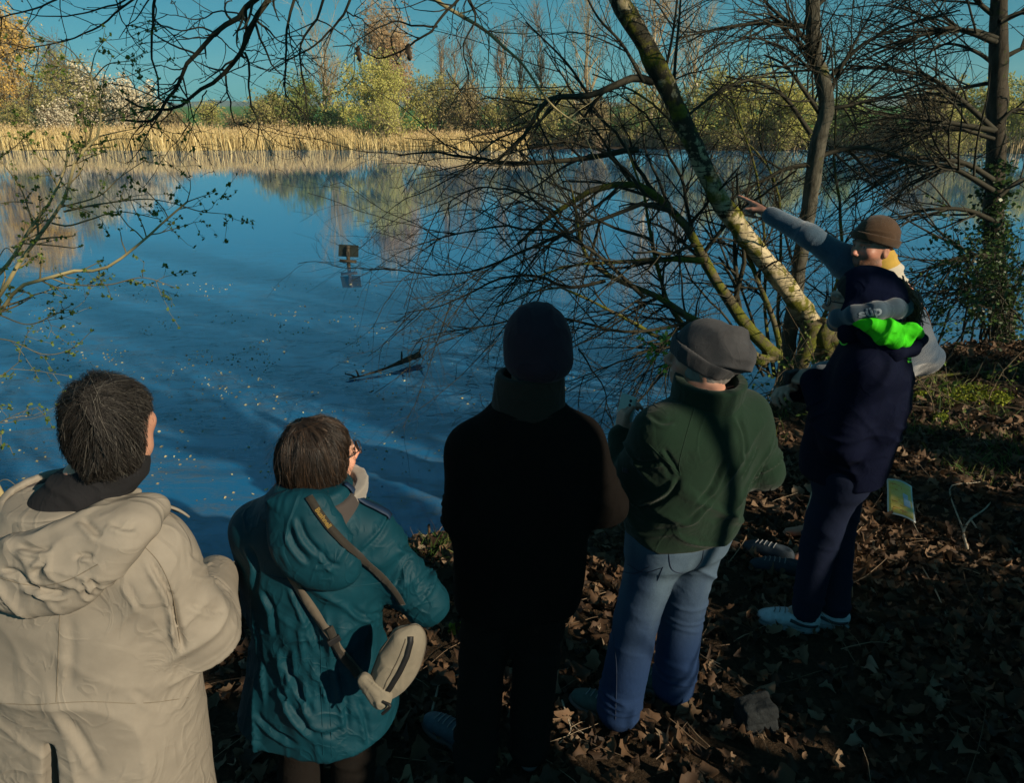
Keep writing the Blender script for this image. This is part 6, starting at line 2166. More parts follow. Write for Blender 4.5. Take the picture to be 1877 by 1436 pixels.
def beanie(parent, hd, mat, r=(0.097, 0.117, 0.118), c=(0, -0.012, 0.035), brim=-0.035, tilt=0.25, extra=(), lay=(), brimr=None, name="beanie", h=0.005):
    s = S()
    s.add(ell(hd(*c), np.array(r) * hd.k, hd.R), 0.02)
    for (cc, rr) in extra:
        s.add(ell(hd(*cc), np.array(rr) * hd.k, hd.R), 0.035)
    s.clip(plane(hd(0, 0, brim), hd.R @ np.array([0, tilt, -1])), 0.012)
    V = sdf_obj(name, s, hd.c - 0.24, hd.c + 0.24, h, mat, parent, lay, 1)
    return V
beC = beanie(C_, hd, M_plum, (0.094, 0.112, 0.112), (0, -0.012, 0.022), -0.075, 0.10, (((0, -0.03, -0.03), (0.088, 0.098, 0.055)),),
             [(hd(0, -0.05, 0.10), (0.12, 0.1, 0.08), fm((1, 0, 0.2), 24, 8), 0.007, 97), (hd(0, -0.09, -0.06), (0.12, 0.1, 0.04), fm(Zv, 26, 5), 0.006, 98)])

# ================================================================ the person in the green fleece
fr = Frame((0.55, 2.24, gz(0.55, 2.24)), 0.42, (0.075, -0.01))
k = 1.66 / 1.75
hd = Head(P(1288, 655, 2.27), rotz(1.34) @ rotx(0.16), 0.98)
D_ = person(fr.b, "person in a green fleece jacket, slouchy grey beanie and blue jeans, holding a phone")
ph = P(1146, 760, 2.42)
aR = (fr(0.172, -0.01, 1.275), np.array([0.905, 2.29, 1.075]), fr(0.17, 0.26, 0.95))
wrD = P(1140, 800, 2.40)
aL = (fr(-0.172, -0.01, 1.275), np.array([0.425, 2.25, 1.04]), wrD)
lg = []
for (hx, kx, ax_, ay, sg) in ((-0.088, -0.10, 0.425, 2.16, -1), (0.088, 0.10, 0.665, 2.285, 1)):
    hp = fr(hx, 0, 0.86); an = np.array([ax_, ay, gz(ax_, ay) + 0.085]); kn = (hp + an) / 2 + fr.dir(0, 0.02, 0)
    lg.append((hp, kn, an, an + np.array([-0.14, 0.09, -0.05])))
hnds = [(fr.dir(-0.4, 0.6, -0.2), fr.dir(0, -0.4, -1), fr.dir(-1, 0.3, 0.2), RELAX, 0.5), (np.array([0.05, 0.15, 1.0]), np.array([0.9, 0.3, 0.0]), np.array([-0.3, -0.9, 0.1]), GRIP, 0.7)]
b = body_sdf(fr, k, hd, [aR, aL], hnds, lg, 0.055, 1.12)
o = sdf_obj("body", b, *bounds([fr(-0.5, -0.4, 0), fr(0.5, 0.6, 1.7), hd(0, 0, 0.2), hd(0, 0.2, 0), lg[0][3], wrD + [0, 0, 0.2]], 0.06), 0.005, M_skin, D_, (), 1, None, (), hidden_body(hd, [wrD]), 0.03)
colour(o, hd.colours(BV[o.name][0], (0.42, 0.215, 0.15)))
M_fleece = fabric("green_fleece", (0.0075, 0.022, 0.0125), 0.95, 0.1, 260, 0.5, 12, 0.25, 0.15)
c = S()
c.add(loft([(0, 0, 0.855, 0.208, 0.168), (0, 0, 0.90, 0.216, 0.178), (0, 0.01, 0.98, 0.218, 0.182), (0, 0.005, 1.12, 0.222, 0.172), (0, -0.005, 1.25, 0.208, 0.148), (0, -0.012, 1.335, 0.150, 0.112), (0, -0.01, 1.40, 0.090, 0.088)], fr, 2.3))
for (sh, el, wr) in (aR, aL):
    c.add(cap(fr(0, -0.01, 1.33) * 0.5 + sh * 0.5, sh, 0.068, 0.076), 0.07)
    c.add(cap(sh, el, 0.082, 0.078), 0.07)
    c.add(cap(el, wr * 0.96 + el * 0.04, 0.080, 0.054), 0.02)
lay = [(fr(-0.05, -0.13, 1.0), (0.26, 0.3, 0.25), fm((0.6, 0, 0.9), 9, 3), 0.012, 111), (aR[1], (0.12, 0.14, 0.15), fm(aR[1] - aR[0], 15, 4), 0.016, 112), (aL[1], (0.12, 0.14, 0.15), fm(aL[1] - aL[0], 16, 4), 0.016, 113),
       (fr(0, -0.13, 0.92), (0.26, 0.3, 0.10), fm((0.3, 0, 1), 14, 4), 0.010, 114), (aL[0] * 0.6 + aL[1] * 0.4, (0.14, 0.15, 0.15), fm((0.8, 0, 0.6), 12, 4), 0.011, 115), (fr(0.1, -0.1, 1.15), (0.2, 0.25, 0.2), fm((0.8, 0, -0.6), 9, 3), 0.009, 116)]
LD = [([(1248, 870), (1232, 905), (1200, 925), (1160, 935)], 0.009, 0.012), ([(1215, 820), (1235, 850), (1248, 872)], 0.007, 0.007), ([(1190, 760), (1215, 775), (1235, 770)], 0.008, 0.006), ([(1270, 930), (1300, 900), (1330, 840)], 0.010, 0.009), ([(1240, 960), (1270, 950), (1310, 905)], 0.009, 0.008),
      ([(1390, 820), (1375, 850), (1360, 880)], 0.008, 0.010), ([(1405, 850), (1390, 875), (1372, 895)], 0.007, 0.008), ([(1150, 840), (1180, 850), (1215, 845)], 0.009, 0.008), ([(1130, 960), (1180, 975), (1240, 970)], 0.009, 0.007), ([(1350, 760), (1365, 800), (1368, 850)], 0.009, 0.007)]
coatD = sdf_obj("fleece_jacket", c, *bounds([fr(-0.42, -0.30, 0.80), fr(0.42, 0.40, 1.46), wrD], 0.06), 0.0065, M_fleece, D_, lay, 2, None, LD, far_side)
bt = bvh(coatD)
for px in ([(1285, 712), (1260, 790), (1245, 850), (1248, 872)], [(1248, 872), (1210, 835), (1190, 815)]):
    pseam(bt, px, M_fleece, coatD, 0.0018)
cs = S().add(collar_ring(fr, None, 0.106, 0.096, 1.335, 1.445, 0.002, 0.015, None, 0.15, -0.006, 0.0))
sdf_obj("collar", cs, *bounds([fr(-0.2, -0.2, 1.28), fr(0.2, 0.2, 1.48)], 0.02), 0.005, M_fleece, coatD, [(fr(0, 0, 1.37), (0.2, 0.2, 0.1), np.diag([9, 9, 6.0]), 0.006, 118)], 2)
M_rust = fabric("rust_neck_tape", (0.10, 0.035, 0.02), 0.9, 0.2)
A0, N0 = on_surface(bt, [(1300, 716), (1330, 714), (1362, 704)], 0.002, 30)
obj("neck_tape", *ribbon(A0, N0, 0.010, 0.002), M_rust, coatD)
M_patch = fabric("dark_badge", (0.010, 0.012, 0.016), 0.8, 0.1)
A0, N0 = drape(bt, [aL[0] * 0.35 + aL[1] * 0.65 + [-0.10, -0.06, 0.02], aL[0] * 0.35 + aL[1] * 0.65 + [-0.075, -0.085, 0.018]], 0.001, 8)
obj("sleeve_badge", *ribbon(A0, N0, 0.016, 0.002), M_patch, coatD)
# jeans: some fade, and sunlit thighs over shaded calves put into the colour
M_jeans = attr_mat("denim", 0.9, 0.10, 0.0, [(20, 0.3, 0.01, None), (800, 0.35, 0.0008, None)], 0, 0.25, 260)
def jeans_col(dark, pale):
    def f(V):
        n = 0.5 + 0.5 * fbm(V * np.array([9, 9, 3]), 3, 120)
        w = sstep(0.25, 0.80, V[:, 2]) * (0.35 + 0.65 * n)
        return np.array(dark) * (1 - w[:, None]) + np.array(pale) * w[:, None]
    return f
je = add_trousers(D_, fr, k, lg, M_jeans, (0.108, 0.086, 0.086), 1.14, 0.007, 121, 0.012)
colour(je, jeans_col((0.014, 0.034, 0.092), (0.095, 0.145, 0.195))(BV[je.name][0]))
jt = bvh(je)
M_thread = pmat("seam_thread", (0.015, 0.025, 0.05), 0.8, 0.2, 50)
for px in ([(1128, 1030), (1120, 1120), (1130, 1220), (1128, 1320)], [(1215, 1040), (1205, 1065)], [(1150, 1035), (1180, 1050), (1212, 1042)]):
    pseam(jt, px, M_thread, je, 0.0018)
for px in ([(1225, 1010), (1232, 1045), (1262, 1050), (1285, 1030), (1290, 1000)], [(1128, 1005), (1132, 1040), (1160, 1052), (1190, 1040)]):
    pseam(jt, px, M_thread, je, 0.0018)
M_greenshoe = pmat("dark_green_shoe", (0.035, 0.065, 0.062), 0.75, 0.3, 40, [(300, 0.4, 0.001, None)])
for l in lg:
    shoe_obj(D_, l[2], l[3], M_greenshoe, M_sole, "shoe", laces=M_lace)
M_greyknit = fabric("grey_knit", (0.045, 0.046, 0.050), 0.95, 0.1, 380, 1.0, 34, 0.25, 0.12, 0.2, 0.25, 95)
beD = beanie(D_, hd, M_greyknit, (0.098, 0.116, 0.108), (0, -0.010, 0.030), -0.028, 0.28,
             (((0.0, -0.090, 0.045), (0.080, 0.066, 0.070)), ((0.0, -0.128, 0.034), (0.056, 0.046, 0.050))),
             [(hd(0, -0.10, 0.06), (0.13, 0.13, 0.13), fm(hd.R @ np.array([0.5, 0.2, 1]), 20, 7), 0.014, 124), (hd(0, 0.0, 0.02), (0.14, 0.14, 0.10), fm(hd.R @ np.array([0, 1, 0.4]), 9, 3), 0.006, 125)])
bd = bvh(beD)
# turned-up cuff of the beanie
cf = S()
cf.add(lambda Q: np.abs(ell(hd(0, -0.010, 0.030), np.array([0.103, 0.121, 0.113]) * hd.k, hd.R)(Q)) - 0.005, 0.01)
cf.clip(plane(hd(0, 0, -0.032), hd.R @ np.array([0, 0.28, -1])), 0.006)
cf.clip(plane(hd(0, 0, 0.028), hd.R @ np.array([0, -0.28, 1])), 0.006)
sdf_obj("beanie_cuff", cf, hd.c - 0.2, hd.c + 0.2, 0.005, M_greyknit, beD, [(hd.c, (0.3, 0.3, 0.3), fm(Zv, 6, 16), 0.004, 126)], 1)
# white hair at the temple and nape
M_hairD = island_mat("hair_white", [(0.0, (0.16, 0.15, 0.14)), (1.0, (0.30, 0.29, 0.27))], 0.5, 0.0, 0.4)
hs = S()
hs.add(ell(hd(0, -0.014, -0.020), np.array([0.083, 0.100, 0.090]), hd.R), 0.02)
hs.clip(plane(hd(0, 0.035, 0), hd.R @ np.array([0, 1, 0.5])), 0.01)
hs.clip(plane(hd(0, 0, -0.088), hd.R @ np.array([0, 0.5, -1])), 0.01)
hairD = sdf_obj("hair", hs, hd.c - 0.15, hd.c + 0.15, 0.006, M_hairD, D_, [(hd.c, (0.2, 0.2, 0.2), fm(Zv, 6, 60), 0.004, 127)], 1)

# the phone, held up in the left hand
rp = empty("phone", ph, "pale green phone held up in the hand of the person in green", "phone")
pu = unit(np.array([0.18, 0.12, 1.0])); pn = unit(np.array([-0.75, -0.65, 0.1])); pn = unit(pn - (pn @ pu) * pu); pr = np.cross(pu, pn)
Rp = np.stack([pr, pn, pu], 1)
M_phone = pmat("phone_case", (0.36, 0.50, 0.47), 0.45, 0.08, 20, spec=0.5)
V, F = box(ph, (0.072, 0.009, 0.150), Rp)
bevel(obj("case", V, [F], M_phone, rp, False), 0.0042, 3)
V, F = box(ph + pn * 0.0056 + pr * 0.016 + pu * 0.050, (0.026, 0.0022, 0.032), Rp)
cb = bevel(obj("camera_bump", V, [F], M_phone, rp, False), 0.001)
for dz in (-0.008, 0.008):
    V, F = tubes([np.array([ph + pn * 0.0066 + pr * 0.016 + pu * (0.050 + dz), ph + pn * 0.0080 + pr * 0.016 + pu * (0.050 + dz)])], [np.full(2, 0.0058)], 14, cap=True)
    obj("lens", V, F, M_blk, cb)
V, F = box(ph - pn * 0.0056, (0.066, 0.0014, 0.142), Rp)
obj("screen", V, [F], pmat("phone_screen", (0.01, 0.012, 0.015), 0.15, 0.1, 5, spec=0.6), rp, False)
# ================================================================ the person in navy with the neon hood lining
fr = Frame((1.42, 2.72, gz(1.42, 2.72)), 1.05, (-0.005, -0.02))
k = 1.72 / 1.75
hdE = hd = Head(P(1572, 552, 2.70), rotz(1.28) @ rotx(0.04), 0.98)
E_ = person(fr.b, "person in a dark navy jacket with neon green hood lining, navy hood up and glasses")
wE = P(1492, 700, 2.72)
aL = (fr(-0.185, -0.01, 1.37), P(1540, 815, 2.52), wE)
aR = (fr(0.185, -0.01, 1.37), fr(0.27, -0.02, 1.08), fr(0.05, 0.24, 1.16))
lg = []
for (hx, ax_, ay) in ((-0.088, 1.372, 2.715), (0.088, 1.525, 2.745)):
    hp = fr(hx, 0, 0.88); an = np.array([ax_, ay, gz(ax_, ay) + 0.085]); kn = (hp + an) / 2 + fr.dir(0, 0.02, 0)
    lg.append((hp, kn, an, an + np.array([-0.16, 0.05, -0.05])))
hnds = [(unit(P(1455, 692, 2.80) - wE), np.array([0.2, 0.5, -0.9]), np.array([-0.2, 0.4, 0.9]), GRIP, 0.6), (fr.dir(-0.6, 0.4, 0.1), fr.dir(0, -0.5, -0.8), fr.dir(0, 0.8, 0.5), GRIP, 0.6)]
b = body_sdf(fr, k, hd, [aL, aR], hnds, lg)
o = sdf_obj("body", b, *bounds([fr(-0.4, -0.4, 0), fr(0.4, 0.5, 1.75), hd(0, 0, 0.2), hd(0, 0.2, 0), P(1440, 690, 2.8)], 0.06), 0.006, M_skin, E_, (), 1, None, (), hidden_body(hd, [wE]), 0.03)
colour(o, hd.colours(BV[o.name][0], (0.40, 0.235, 0.17)))
M_navy = fabric("navy_softshell", (0.0018, 0.0035, 0.015), 0.85, 0.0, 700, 0.2, 14, 0.3, 0.08)
c = S()
c.add(loft([(0, 0.01, 0.84, 0.190, 0.170), (0, 0.01, 0.92, 0.195, 0.178), (0, 0.0, 1.05, 0.200, 0.180), (0, -0.01, 1.20, 0.210, 0.182), (0, -0.02, 1.33, 0.200, 0.155), (0, -0.015, 1.42, 0.150, 0.120), (0, -0.01, 1.49, 0.100, 0.100)], fr, 2.3))
for (sh, el, wr) in (aL, aR):
    c.add(cap(fr(0, -0.01, 1.42) * 0.5 + sh * 0.5, sh, 0.066, 0.074), 0.07)
    c.add(cap(sh, el, 0.082, 0.080), 0.06)
    c.add(cap(el, wr, 0.080, 0.055), 0.025)
lay = [(aL[1], (0.14, 0.16, 0.18), fm(aL[1] - aL[0], 14, 4), 0.016, 131), ((aL[1] + aL[2]) / 2, (0.12, 0.14, 0.14), fm(aL[2] - aL[1], 16, 4), 0.012, 132), (fr(-0.05, -0.1, 1.0), (0.3, 0.3, 0.3), fm((0.4, 0, 1), 8, 3), 0.011, 133),
       (fr(-0.1, -0.1, 1.25), (0.2, 0.25, 0.2), fm((0.7, 0.2, 0.7), 11, 4), 0.010, 134)]
coatE = sdf_obj("jacket", c, *bounds([fr(-0.42, -0.32, 0.76), fr(0.42, 0.45, 1.54), P(1440, 690, 2.8)], 0.06), 0.0075, M_navy, E_, lay, 2, None, (), far_side)
et = bvh(coatE)
M_neon = pmat("neon_green_print", (0.10, 0.72, 0.012), 0.6, 0.06, 8)
M_neonf = fabric("neon_green_lining", (0.04, 0.56, 0.006), 0.8, 0.0, 500, 0.2, 18, 0.3, 0.2, 0.2, 0.6)
# little curved mark on the shoulder
A0, N0 = on_surface(et, [(1540, 626), (1544, 632), (1551, 632), (1556, 627)], 0.001, 16)
obj("shoulder_mark", *ribbon(A0, N0, 0.006, 0.0015), M_neon, coatE)
# zip pull pocket line
pseam(et, [(1470, 770), (1462, 800), (1455, 830)], M_navy, coatE, 0.0018)
# hood of the sweatshirt, up over the head
M_hoodie = fabric("navy_sweatshirt", (0.0025, 0.005, 0.020), 0.95, 0.0, 500, 0.3, 16, 0.3, 0.08)
hs = S()
hs.add(ell(hd(0, -0.030, 0.020), np.array([0.112, 0.128, 0.122]), hd.R), 0.02)
hs.add(ell(hd(0, -0.075, -0.060), np.array([0.105, 0.085, 0.095]), hd.R), 0.06)
hs.add(ell(hd(0, -0.105, 0.005), np.array([0.070, 0.055, 0.075]), hd.R), 0.05)
hs.add(cap(hd(-0.085, 0.035, -0.03), hd(-0.080, 0.02, -0.12), 0.035, 0.04), 0.04)
hs.add(cap(hd(0.085, 0.035, -0.03), hd(0.080, 0.02, -0.12), 0.035, 0.04), 0.04)
hs.sub(ell(hd(0, 0.105, -0.015), np.array([0.088, 0.082, 0.118]), hd.R), 0.02)
hs.clip(plane(hd(0, 0, -0.150), (0, 0, -1)), 0.02)
hoE = sdf_obj("sweatshirt_hood", hs, hd.c - 0.27, hd.c + 0.27, 0.006, M_hoodie, E_, [(hd(0, -0.08, -0.02), (0.16, 0.16, 0.16), fm((0.4, 0.1, 1), 11, 4), 0.011, 141), (hd(0, -0.05, 0.08), (0.13, 0.13, 0.1), fm(hd.R @ np.array([0, 1, 0]), 13, 5), 0.007, 142)], 1)
# thick blue-grey hem of the hood round the neck, with printed letters
M_band = fabric("blue_grey_sweatshirt", (0.030, 0.055, 0.080), 0.95, 0.3, 400, 0.4, 18, 0.3, 0.2)
bsd = S()
ring = [P(1532, 592, 2.76), P(1537, 584, 2.66), P(1565, 576, 2.58), P(1605, 570, 2.55), P(1640, 566, 2.57), P(1657, 562, 2.66), P(1650, 560, 2.76), P(1600, 570, 2.86), P(1550, 590, 2.86)]
ring = ring + [ring[0]]
for a0, b0 in zip(ring[:-1], ring[1:]):
    bsd.add(cap(a0, b0, 0.029), 0.035)
bsd.add(ell(np.mean(ring, axis=0), (0.11, 0.11, 0.025)), 0.05)
bn = sdf_obj("sweatshirt_collar", bsd, *bounds(ring, 0.08), 0.006, M_band, E_, [(np.mean(ring, axis=0), (0.25, 0.25, 0.15), fm((0.2, 0.1, 1), 16, 5), 0.010, 143)], 1)
bnt = bvh(bn)
M_print = pmat("pale_grey_print", (0.20, 0.25, 0.29), 0.8, 0.1, 50)
Lc, Ln = on_surface(bnt, [(1566, 574), (1594, 568), (1622, 563)], 0.0, 3, 0)
rt = unit(Lc[2] - Lc[0]); upv = unit(np.cross(Ln[1], rt))
if upv[2] < 0: upv = -upv
text_on(bnt, "süp", 0.056, Lc[1] - upv * 0.012, rt, upv, M_print, "lettering", bn, 0.0006, 0.0010, 0.0016)
# jacket hood lying open on the shoulders, neon lining showing
hp0 = P(1625, 606, 2.55)
ns = S()
def nslab(pts, r):
    for a0, b0 in zip(pts[:-1], pts[1:]):
        ns.add(cap(a0, b0, r[0], r[1]), 0.03)
nslab([P(1572, 590, 2.56), P(1600, 596, 2.52), P(1635, 602, 2.50), P(1668, 606, 2.53), P(1682, 612, 2.60)], (0.020, 0.024))
nslab([P(1590, 600, 2.54), P(1618, 616, 2.50), P(1640, 626, 2.50), P(1664, 626, 2.55)], (0.020, 0.022))
nslab([P(1640, 600, 2.62), P(1670, 606, 2.66), P(1686, 613, 2.66)], (0.022, 0.018))
nslab([P(1572, 588, 2.58), P(1590, 584, 2.60), P(1620, 586, 2.62)], (0.018, 0.02))
nh = sdf_obj("neon_hood_lining", ns, hp0 - [0.25, 0.22, 0.2], hp0 + [0.25, 0.28, 0.2], 0.0055, M_neonf, coatE, [(hp0, (0.16, 0.16, 0.12), fm((1, 0, -0.4), 12, 5), 0.012, 144), (P(1660, 610, 2.56), (0.1, 0.1, 0.08), fm((0.5, 0.3, 1), 18, 6), 0.010, 145)], 1)
# outer shell of the jacket hood below the lining
os_ = S()
def oslab(pts, r):
    for a0, b0 in zip(pts[:-1], pts[1:]):
        os_.add(cap(a0, b0, r), 0.03)
oslab([P(1580, 612, 2.58), P(1605, 632, 2.53), P(1640, 648, 2.52), P(1672, 640, 2.56), P(1690, 622, 2.64)], 0.024)
oslab([P(1600, 622, 2.60), P(1640, 640, 2.58), P(1665, 632, 2.62)], 0.03)
sdf_obj("hood_shell", os_, hp0 - [0.25, 0.22, 0.25], hp0 + [0.25, 0.28, 0.2], 0.006, M_navy, coatE, [(hp0, (0.2, 0.2, 0.2), fm((0.6, 0, 1), 12, 5), 0.008, 146)], 1)
# neon print block on the back of the jacket
et2 = bvh(coatE)
for r_, (px0, px1, y0) in enumerate(((1664, 1672, 645), (1664, 1675, 651), (1663, 1678, 657), (1663, 1679, 663))):
    A0, N0 = on_surface(et2, [(px0, y0), ((px0 + px1) / 2, y0 + 0.5), (px1, y0 + 1)], 0.001, 10, 1)
    if len(A0) > 3:
        obj("back_print", *ribbon(A0, N0, 0.009, 0.0012), M_neon, coatE)
# dark trousers, pale sneakers
je = add_trousers(E_, fr, k, lg, M_jeans, (0.100, 0.076, 0.066), 1.02, 0.0105, 151, 0.011, -0.035)
colour(je, jeans_col((0.008, 0.013, 0.034), (0.010, 0.015, 0.036))(BV[je.name][0]))
M_whiteshoe = pmat("pale_sneaker", (0.42, 0.47, 0.52), 0.7, 0.2, 40, [(350, 0.5, 0.001, None)])
M_greysole = pmat("grey_sole", (0.22, 0.25, 0.27), 0.8, 0.2, 30)
M_dkpanel = pmat("dark_shoe_panel", (0.035, 0.045, 0.055), 0.7, 0.2, 40)
for l in lg:
    so = shoe_obj(E_, l[2], l[3], M_whiteshoe, M_greysole, "sneaker", laces=M_lace)
    d = unit(np.array([l[3][0] - l[2][0], l[3][1] - l[2][1], 0])); sd_ = np.array([d[1], -d[0], 0.0])
    st_ = bvh(so); g0 = gz(l[2][0], l[2][1])
    for q in (-1, 1):
        heel = np.array([l[2][0], l[2][1], g0]) - d * 0.065
        A0, N0 = drape(st_, [heel + d * 0.0 + sd_ * q * 0.03 + [0, 0, 0.045], heel + d * 0.07 + sd_ * q * 0.06 + [0, 0, 0.045], heel + d * 0.13 + sd_ * q * 0.06 + [0, 0, 0.07]], 0.001, 20)
        obj("side_panel", *ribbon(A0, N0, 0.016, 0.002), M_dkpanel, so)
# hair: fringe by the cheek and a low ponytail coming out of the hood
M_hairE = island_mat("hair_auburn", [(0.0, (0.06, 0.022, 0.010)), (0.6, (0.15, 0.055, 0.022)), (1.0, (0.26, 0.11, 0.045))], 0.45, 0.0, 0.5)
hs = S()
hs.add(ell(hd(0, -0.010, 0.025), np.array([0.084, 0.102, 0.098]), hd.R), 0.02)
hs.clip(plane(hd(0, 0.062, 0.02), hd.R @ np.array([0, 1, -0.9])), 0.01)
hairE = sdf_obj("hair", hs, hd.c - 0.16, hd.c + 0.16, 0.006, M_hairbase, E_, [(hd.c, (0.2, 0.2, 0.2), fm(Zv, 5, 60), 0.004, 153)], 1)
rngp = np.random.default_rng(155)
n = 260
q0 = P(1652, 520, 2.68); q1 = P(1668, 552, 2.66); q2 = P(1676, 590, 2.66)
A = np.stack([spline(np.array([q0 + rngp.normal(size=3) * 0.010, q1 + rngp.normal(size=3) * 0.020, q2 + rngp.normal(size=3) * 0.016]), 9) for _ in range(n)])
V, F = tubes(list(A), [np.full(9, 0.0016)] * n, 3)
tag(obj("ponytail", V, F, M_hairE, hairE), kind="stuff")
ts = [q1 + np.array([0.030 * math.cos(t), 0.030 * math.sin(t), 0.014 * math.sin(t) - 0.002]) for t in np.linspace(0, 2 * math.pi, 17)]
V, F = tubes([np.array(ts)], [np.full(17, 0.011)], 8)
V = V + unit(rngp.normal(size=V.shape)) * 0.003
obj("hair_tie", V, F, M_blk, hairE)
glasses(hd, "eyeglasses", "dark-framed glasses worn by the person in the navy jacket", 0.026, 0.021, 0.0022, 0.116, M_blk, -0.002, 1.0)
# dark compact camera in the hands
cb_ = P(1452, 690, 2.80)
rc = empty("compact_camera", cb_, "small black camera held in the hands of the person in navy", "camera")
V, F = box(cb_, (0.075, 0.030, 0.052), rotz(0.6))
bevel(obj("camera_body", V, [F], M_blk, rc, False), 0.006, 3)
dv = rotz(0.6) @ np.array([0, 1.0, 0])
V, F = tubes([np.array([cb_ + dv * 0.014, cb_ + dv * 0.034])], [np.array([0.019, 0.017])], 18, cap=True)
obj("lens_barrel", V, F, M_blk, rc)

# ================================================================ the pointing person in the knitted jumper
fr = Frame((1.71, 3.36, gz(1.71, 3.36)), 1.40, (0.075, -0.02))
k = 1.80 / 1.75
hd = Head(P(1600, 450, 3.36), rotz(1.93) @ rotx(0.03), 0.94)
F_ = person(fr.b, "bearded person in a brown beanie and blue-grey knitted jumper, pointing left over the water")
wF = P(1409, 393, 3.66); eF = P(1482, 432, 3.50)
aR = (P(1556, 484, 3.42), eF, wF)
aL = (fr(-0.19, 0, 1.40), np.array([1.985, 3.27, 1.17]), fr(-0.08, 0.27, 1.08))
lg = legs_of(fr, k, 0.11)
ud = unit(P(1372, 372, 3.76) - wF)
hnds = [(ud, np.array([-0.25, -0.55, -0.8]), np.array([-0.5, -0.75, 0.45]), POINT, 0.75), (fr.dir(0.6, 0.5, -0.1), fr.dir(0, -0.5, -0.8), fr.dir(0, 0.8, 0.4), GRIP, 0.6)]
b = body_sdf(fr, k, hd, [aR, aL], hnds, lg)
o = sdf_obj("body", b, *bounds([fr(-0.5, -0.4, 0), fr(0.4, 0.5, 1.85), hd(0, 0, 0.2), P(1355, 360, 3.85)], 0.06), 0.0048, M_skin, F_, (), 1, None, (), hidden_body(hd, [wF]), 0.03)
Vb = BV[o.name][0]
cb2 = hd.colours(Vb, (0.42, 0.205, 0.14), (0.075, 0.042, 0.024), (0.30, 0.115, 0.09))
colour(o, cb2)
M_jumper = attr_mat("knitted_jumper", 0.95, 0.15, 0.6, [(26, 0.3, 0.01, None), (220, 0.9, 0.003, None)], 0, 0.35, 150)
c = S()
c.add(loft([(0, 0, 0.86, 0.195, 0.155), (0, 0, 0.98, 0.205, 0.162), (0, 0, 1.15, 0.212, 0.160), (0, -0.01, 1.30, 0.215, 0.150), (0, -0.015, 1.40, 0.175, 0.122), (0, -0.01, 1.48, 0.105, 0.095)], fr, 2.3))
for (sh, el, wr), rr in ((aR, (0.068, 0.055, 0.042)), (aL, (0.085, 0.080, 0.06))):
    c.add(cap(fr(0, -0.01, 1.43) * 0.5 + sh * 0.5, sh, 0.068, 0.074), 0.07)
    c.add(cap(sh, el, rr[0], rr[1]), 0.06)
    c.add(cap(el, wr - unit(wr - el) * 0.015, rr[1], rr[2]), 0.025)
c.add(cap(wF - unit(wF - eF) * 0.055, wF - unit(wF - eF) * 0.012, 0.046, 0.043), 0.006)
def jumper_col(V):
    q = fr.inv(V)
    d1 = np.linalg.norm(np.cross(V - aR[0], unit(eF - aR[0])), axis=1)
    onarm = ((V - aR[0]) @ unit(wF - aR[0]) > 0.05)
    blue, deep, grey = np.array((0.028, 0.075, 0.125)), np.array((0.016, 0.048, 0.095)), np.array((0.10, 0.12, 0.145))
    zz = q[:, 2] + 0.02 * fbm(V * 12, 2, 160)
    w = np.interp(zz, [0.95, 1.12, 1.17, 1.20, 1.27, 1.31, 1.36, 1.44, 1.50], [0.8, 0.9, 0.75, 0.1, 0.05, 0.75, 0.85, 0.45, 0.25])
    c_ = grey * w[:, None] + deep * (1 - w[:, None])
    w2 = 0.25 + 0.25 * fbm(V * 20, 2, 161)
    arm = blue * (1 - 0.5 * w2[:, None]) + grey * 0.5 * w2[:, None]
    return np.where(onarm[:, None], arm, c_)
lay = [(eF, (0.12, 0.12, 0.12), fm(wF - aR[0], 15, 4), 0.004, 171), (aR[0], (0.14, 0.14, 0.14), fm(eF - aR[0], 13, 4), 0.006, 172), (aL[1], (0.14, 0.14, 0.16), fm(aL[1] - aL[0], 13, 4), 0.014, 173), (fr(0, -0.1, 1.1), (0.3, 0.3, 0.3), fm((0.3, 0, 1), 8, 3), 0.008, 174)]
jum = sdf_obj("jumper", c, *bounds([fr(-0.45, -0.30, 0.82), fr(0.42, 0.42, 1.54), wF], 0.07), 0.007, M_jumper, F_, lay, 2, jumper_col)
# high two-colour collar: mustard inside, cream outside
M_mustard = fabric("mustard_knit", (0.42, 0.27, 0.045), 0.95, 0.3, 300, 0.8)
M_cream = fabric("cream_knit", (0.46, 0.42, 0.34), 0.95, 0.4, 300, 0.8)
nk0, nk1 = fr(0, 0.0, 1.43), hd(0, -0.055, -0.075)
cs = S().add(cap(nk0, nk0 * 0.35 + nk1 * 0.65, 0.098, 0.090), 0.02)
sdf_obj("collar", cs, *bounds([nk0, nk1], 0.14), 0.0055, M_cream, jum, [((nk0 + nk1) / 2, (0.2, 0.2, 0.2), fm(nk1 - nk0, 22, 6), 0.008, 176)], 1)
cs = S().add(cap(nk0, nk1, 0.085, 0.080), 0.02)
sdf_obj("inner_collar", cs, *bounds([nk0, nk1], 0.14), 0.0055, M_mustard, jum, [((nk0 + nk1) / 2, (0.2, 0.2, 0.2), fm(nk1 - nk0, 22, 6), 0.006, 177)], 1)
M_brownknit = fabric("brown_knit", (0.060, 0.034, 0.018), 0.95, 0.2, 260, 1.0, 30, 0.25, 0.12, 0.2, 0.2, 80)
beF = beanie(F_, hd, M_brownknit, (0.099, 0.118, 0.108), (0, -0.012, 0.042), 0.018, 0.22, (), [(hd(0, 0, 0.05), (0.2, 0.2, 0.2), fm(Zv, 18, 5), 0.004, 178)])
cf = S()
cf.add(lambda Q: np.abs(ell(hd(0, -0.012, 0.042), np.array([0.103, 0.122, 0.112]) * hd.k, hd.R)(Q)) - 0.005, 0.01)
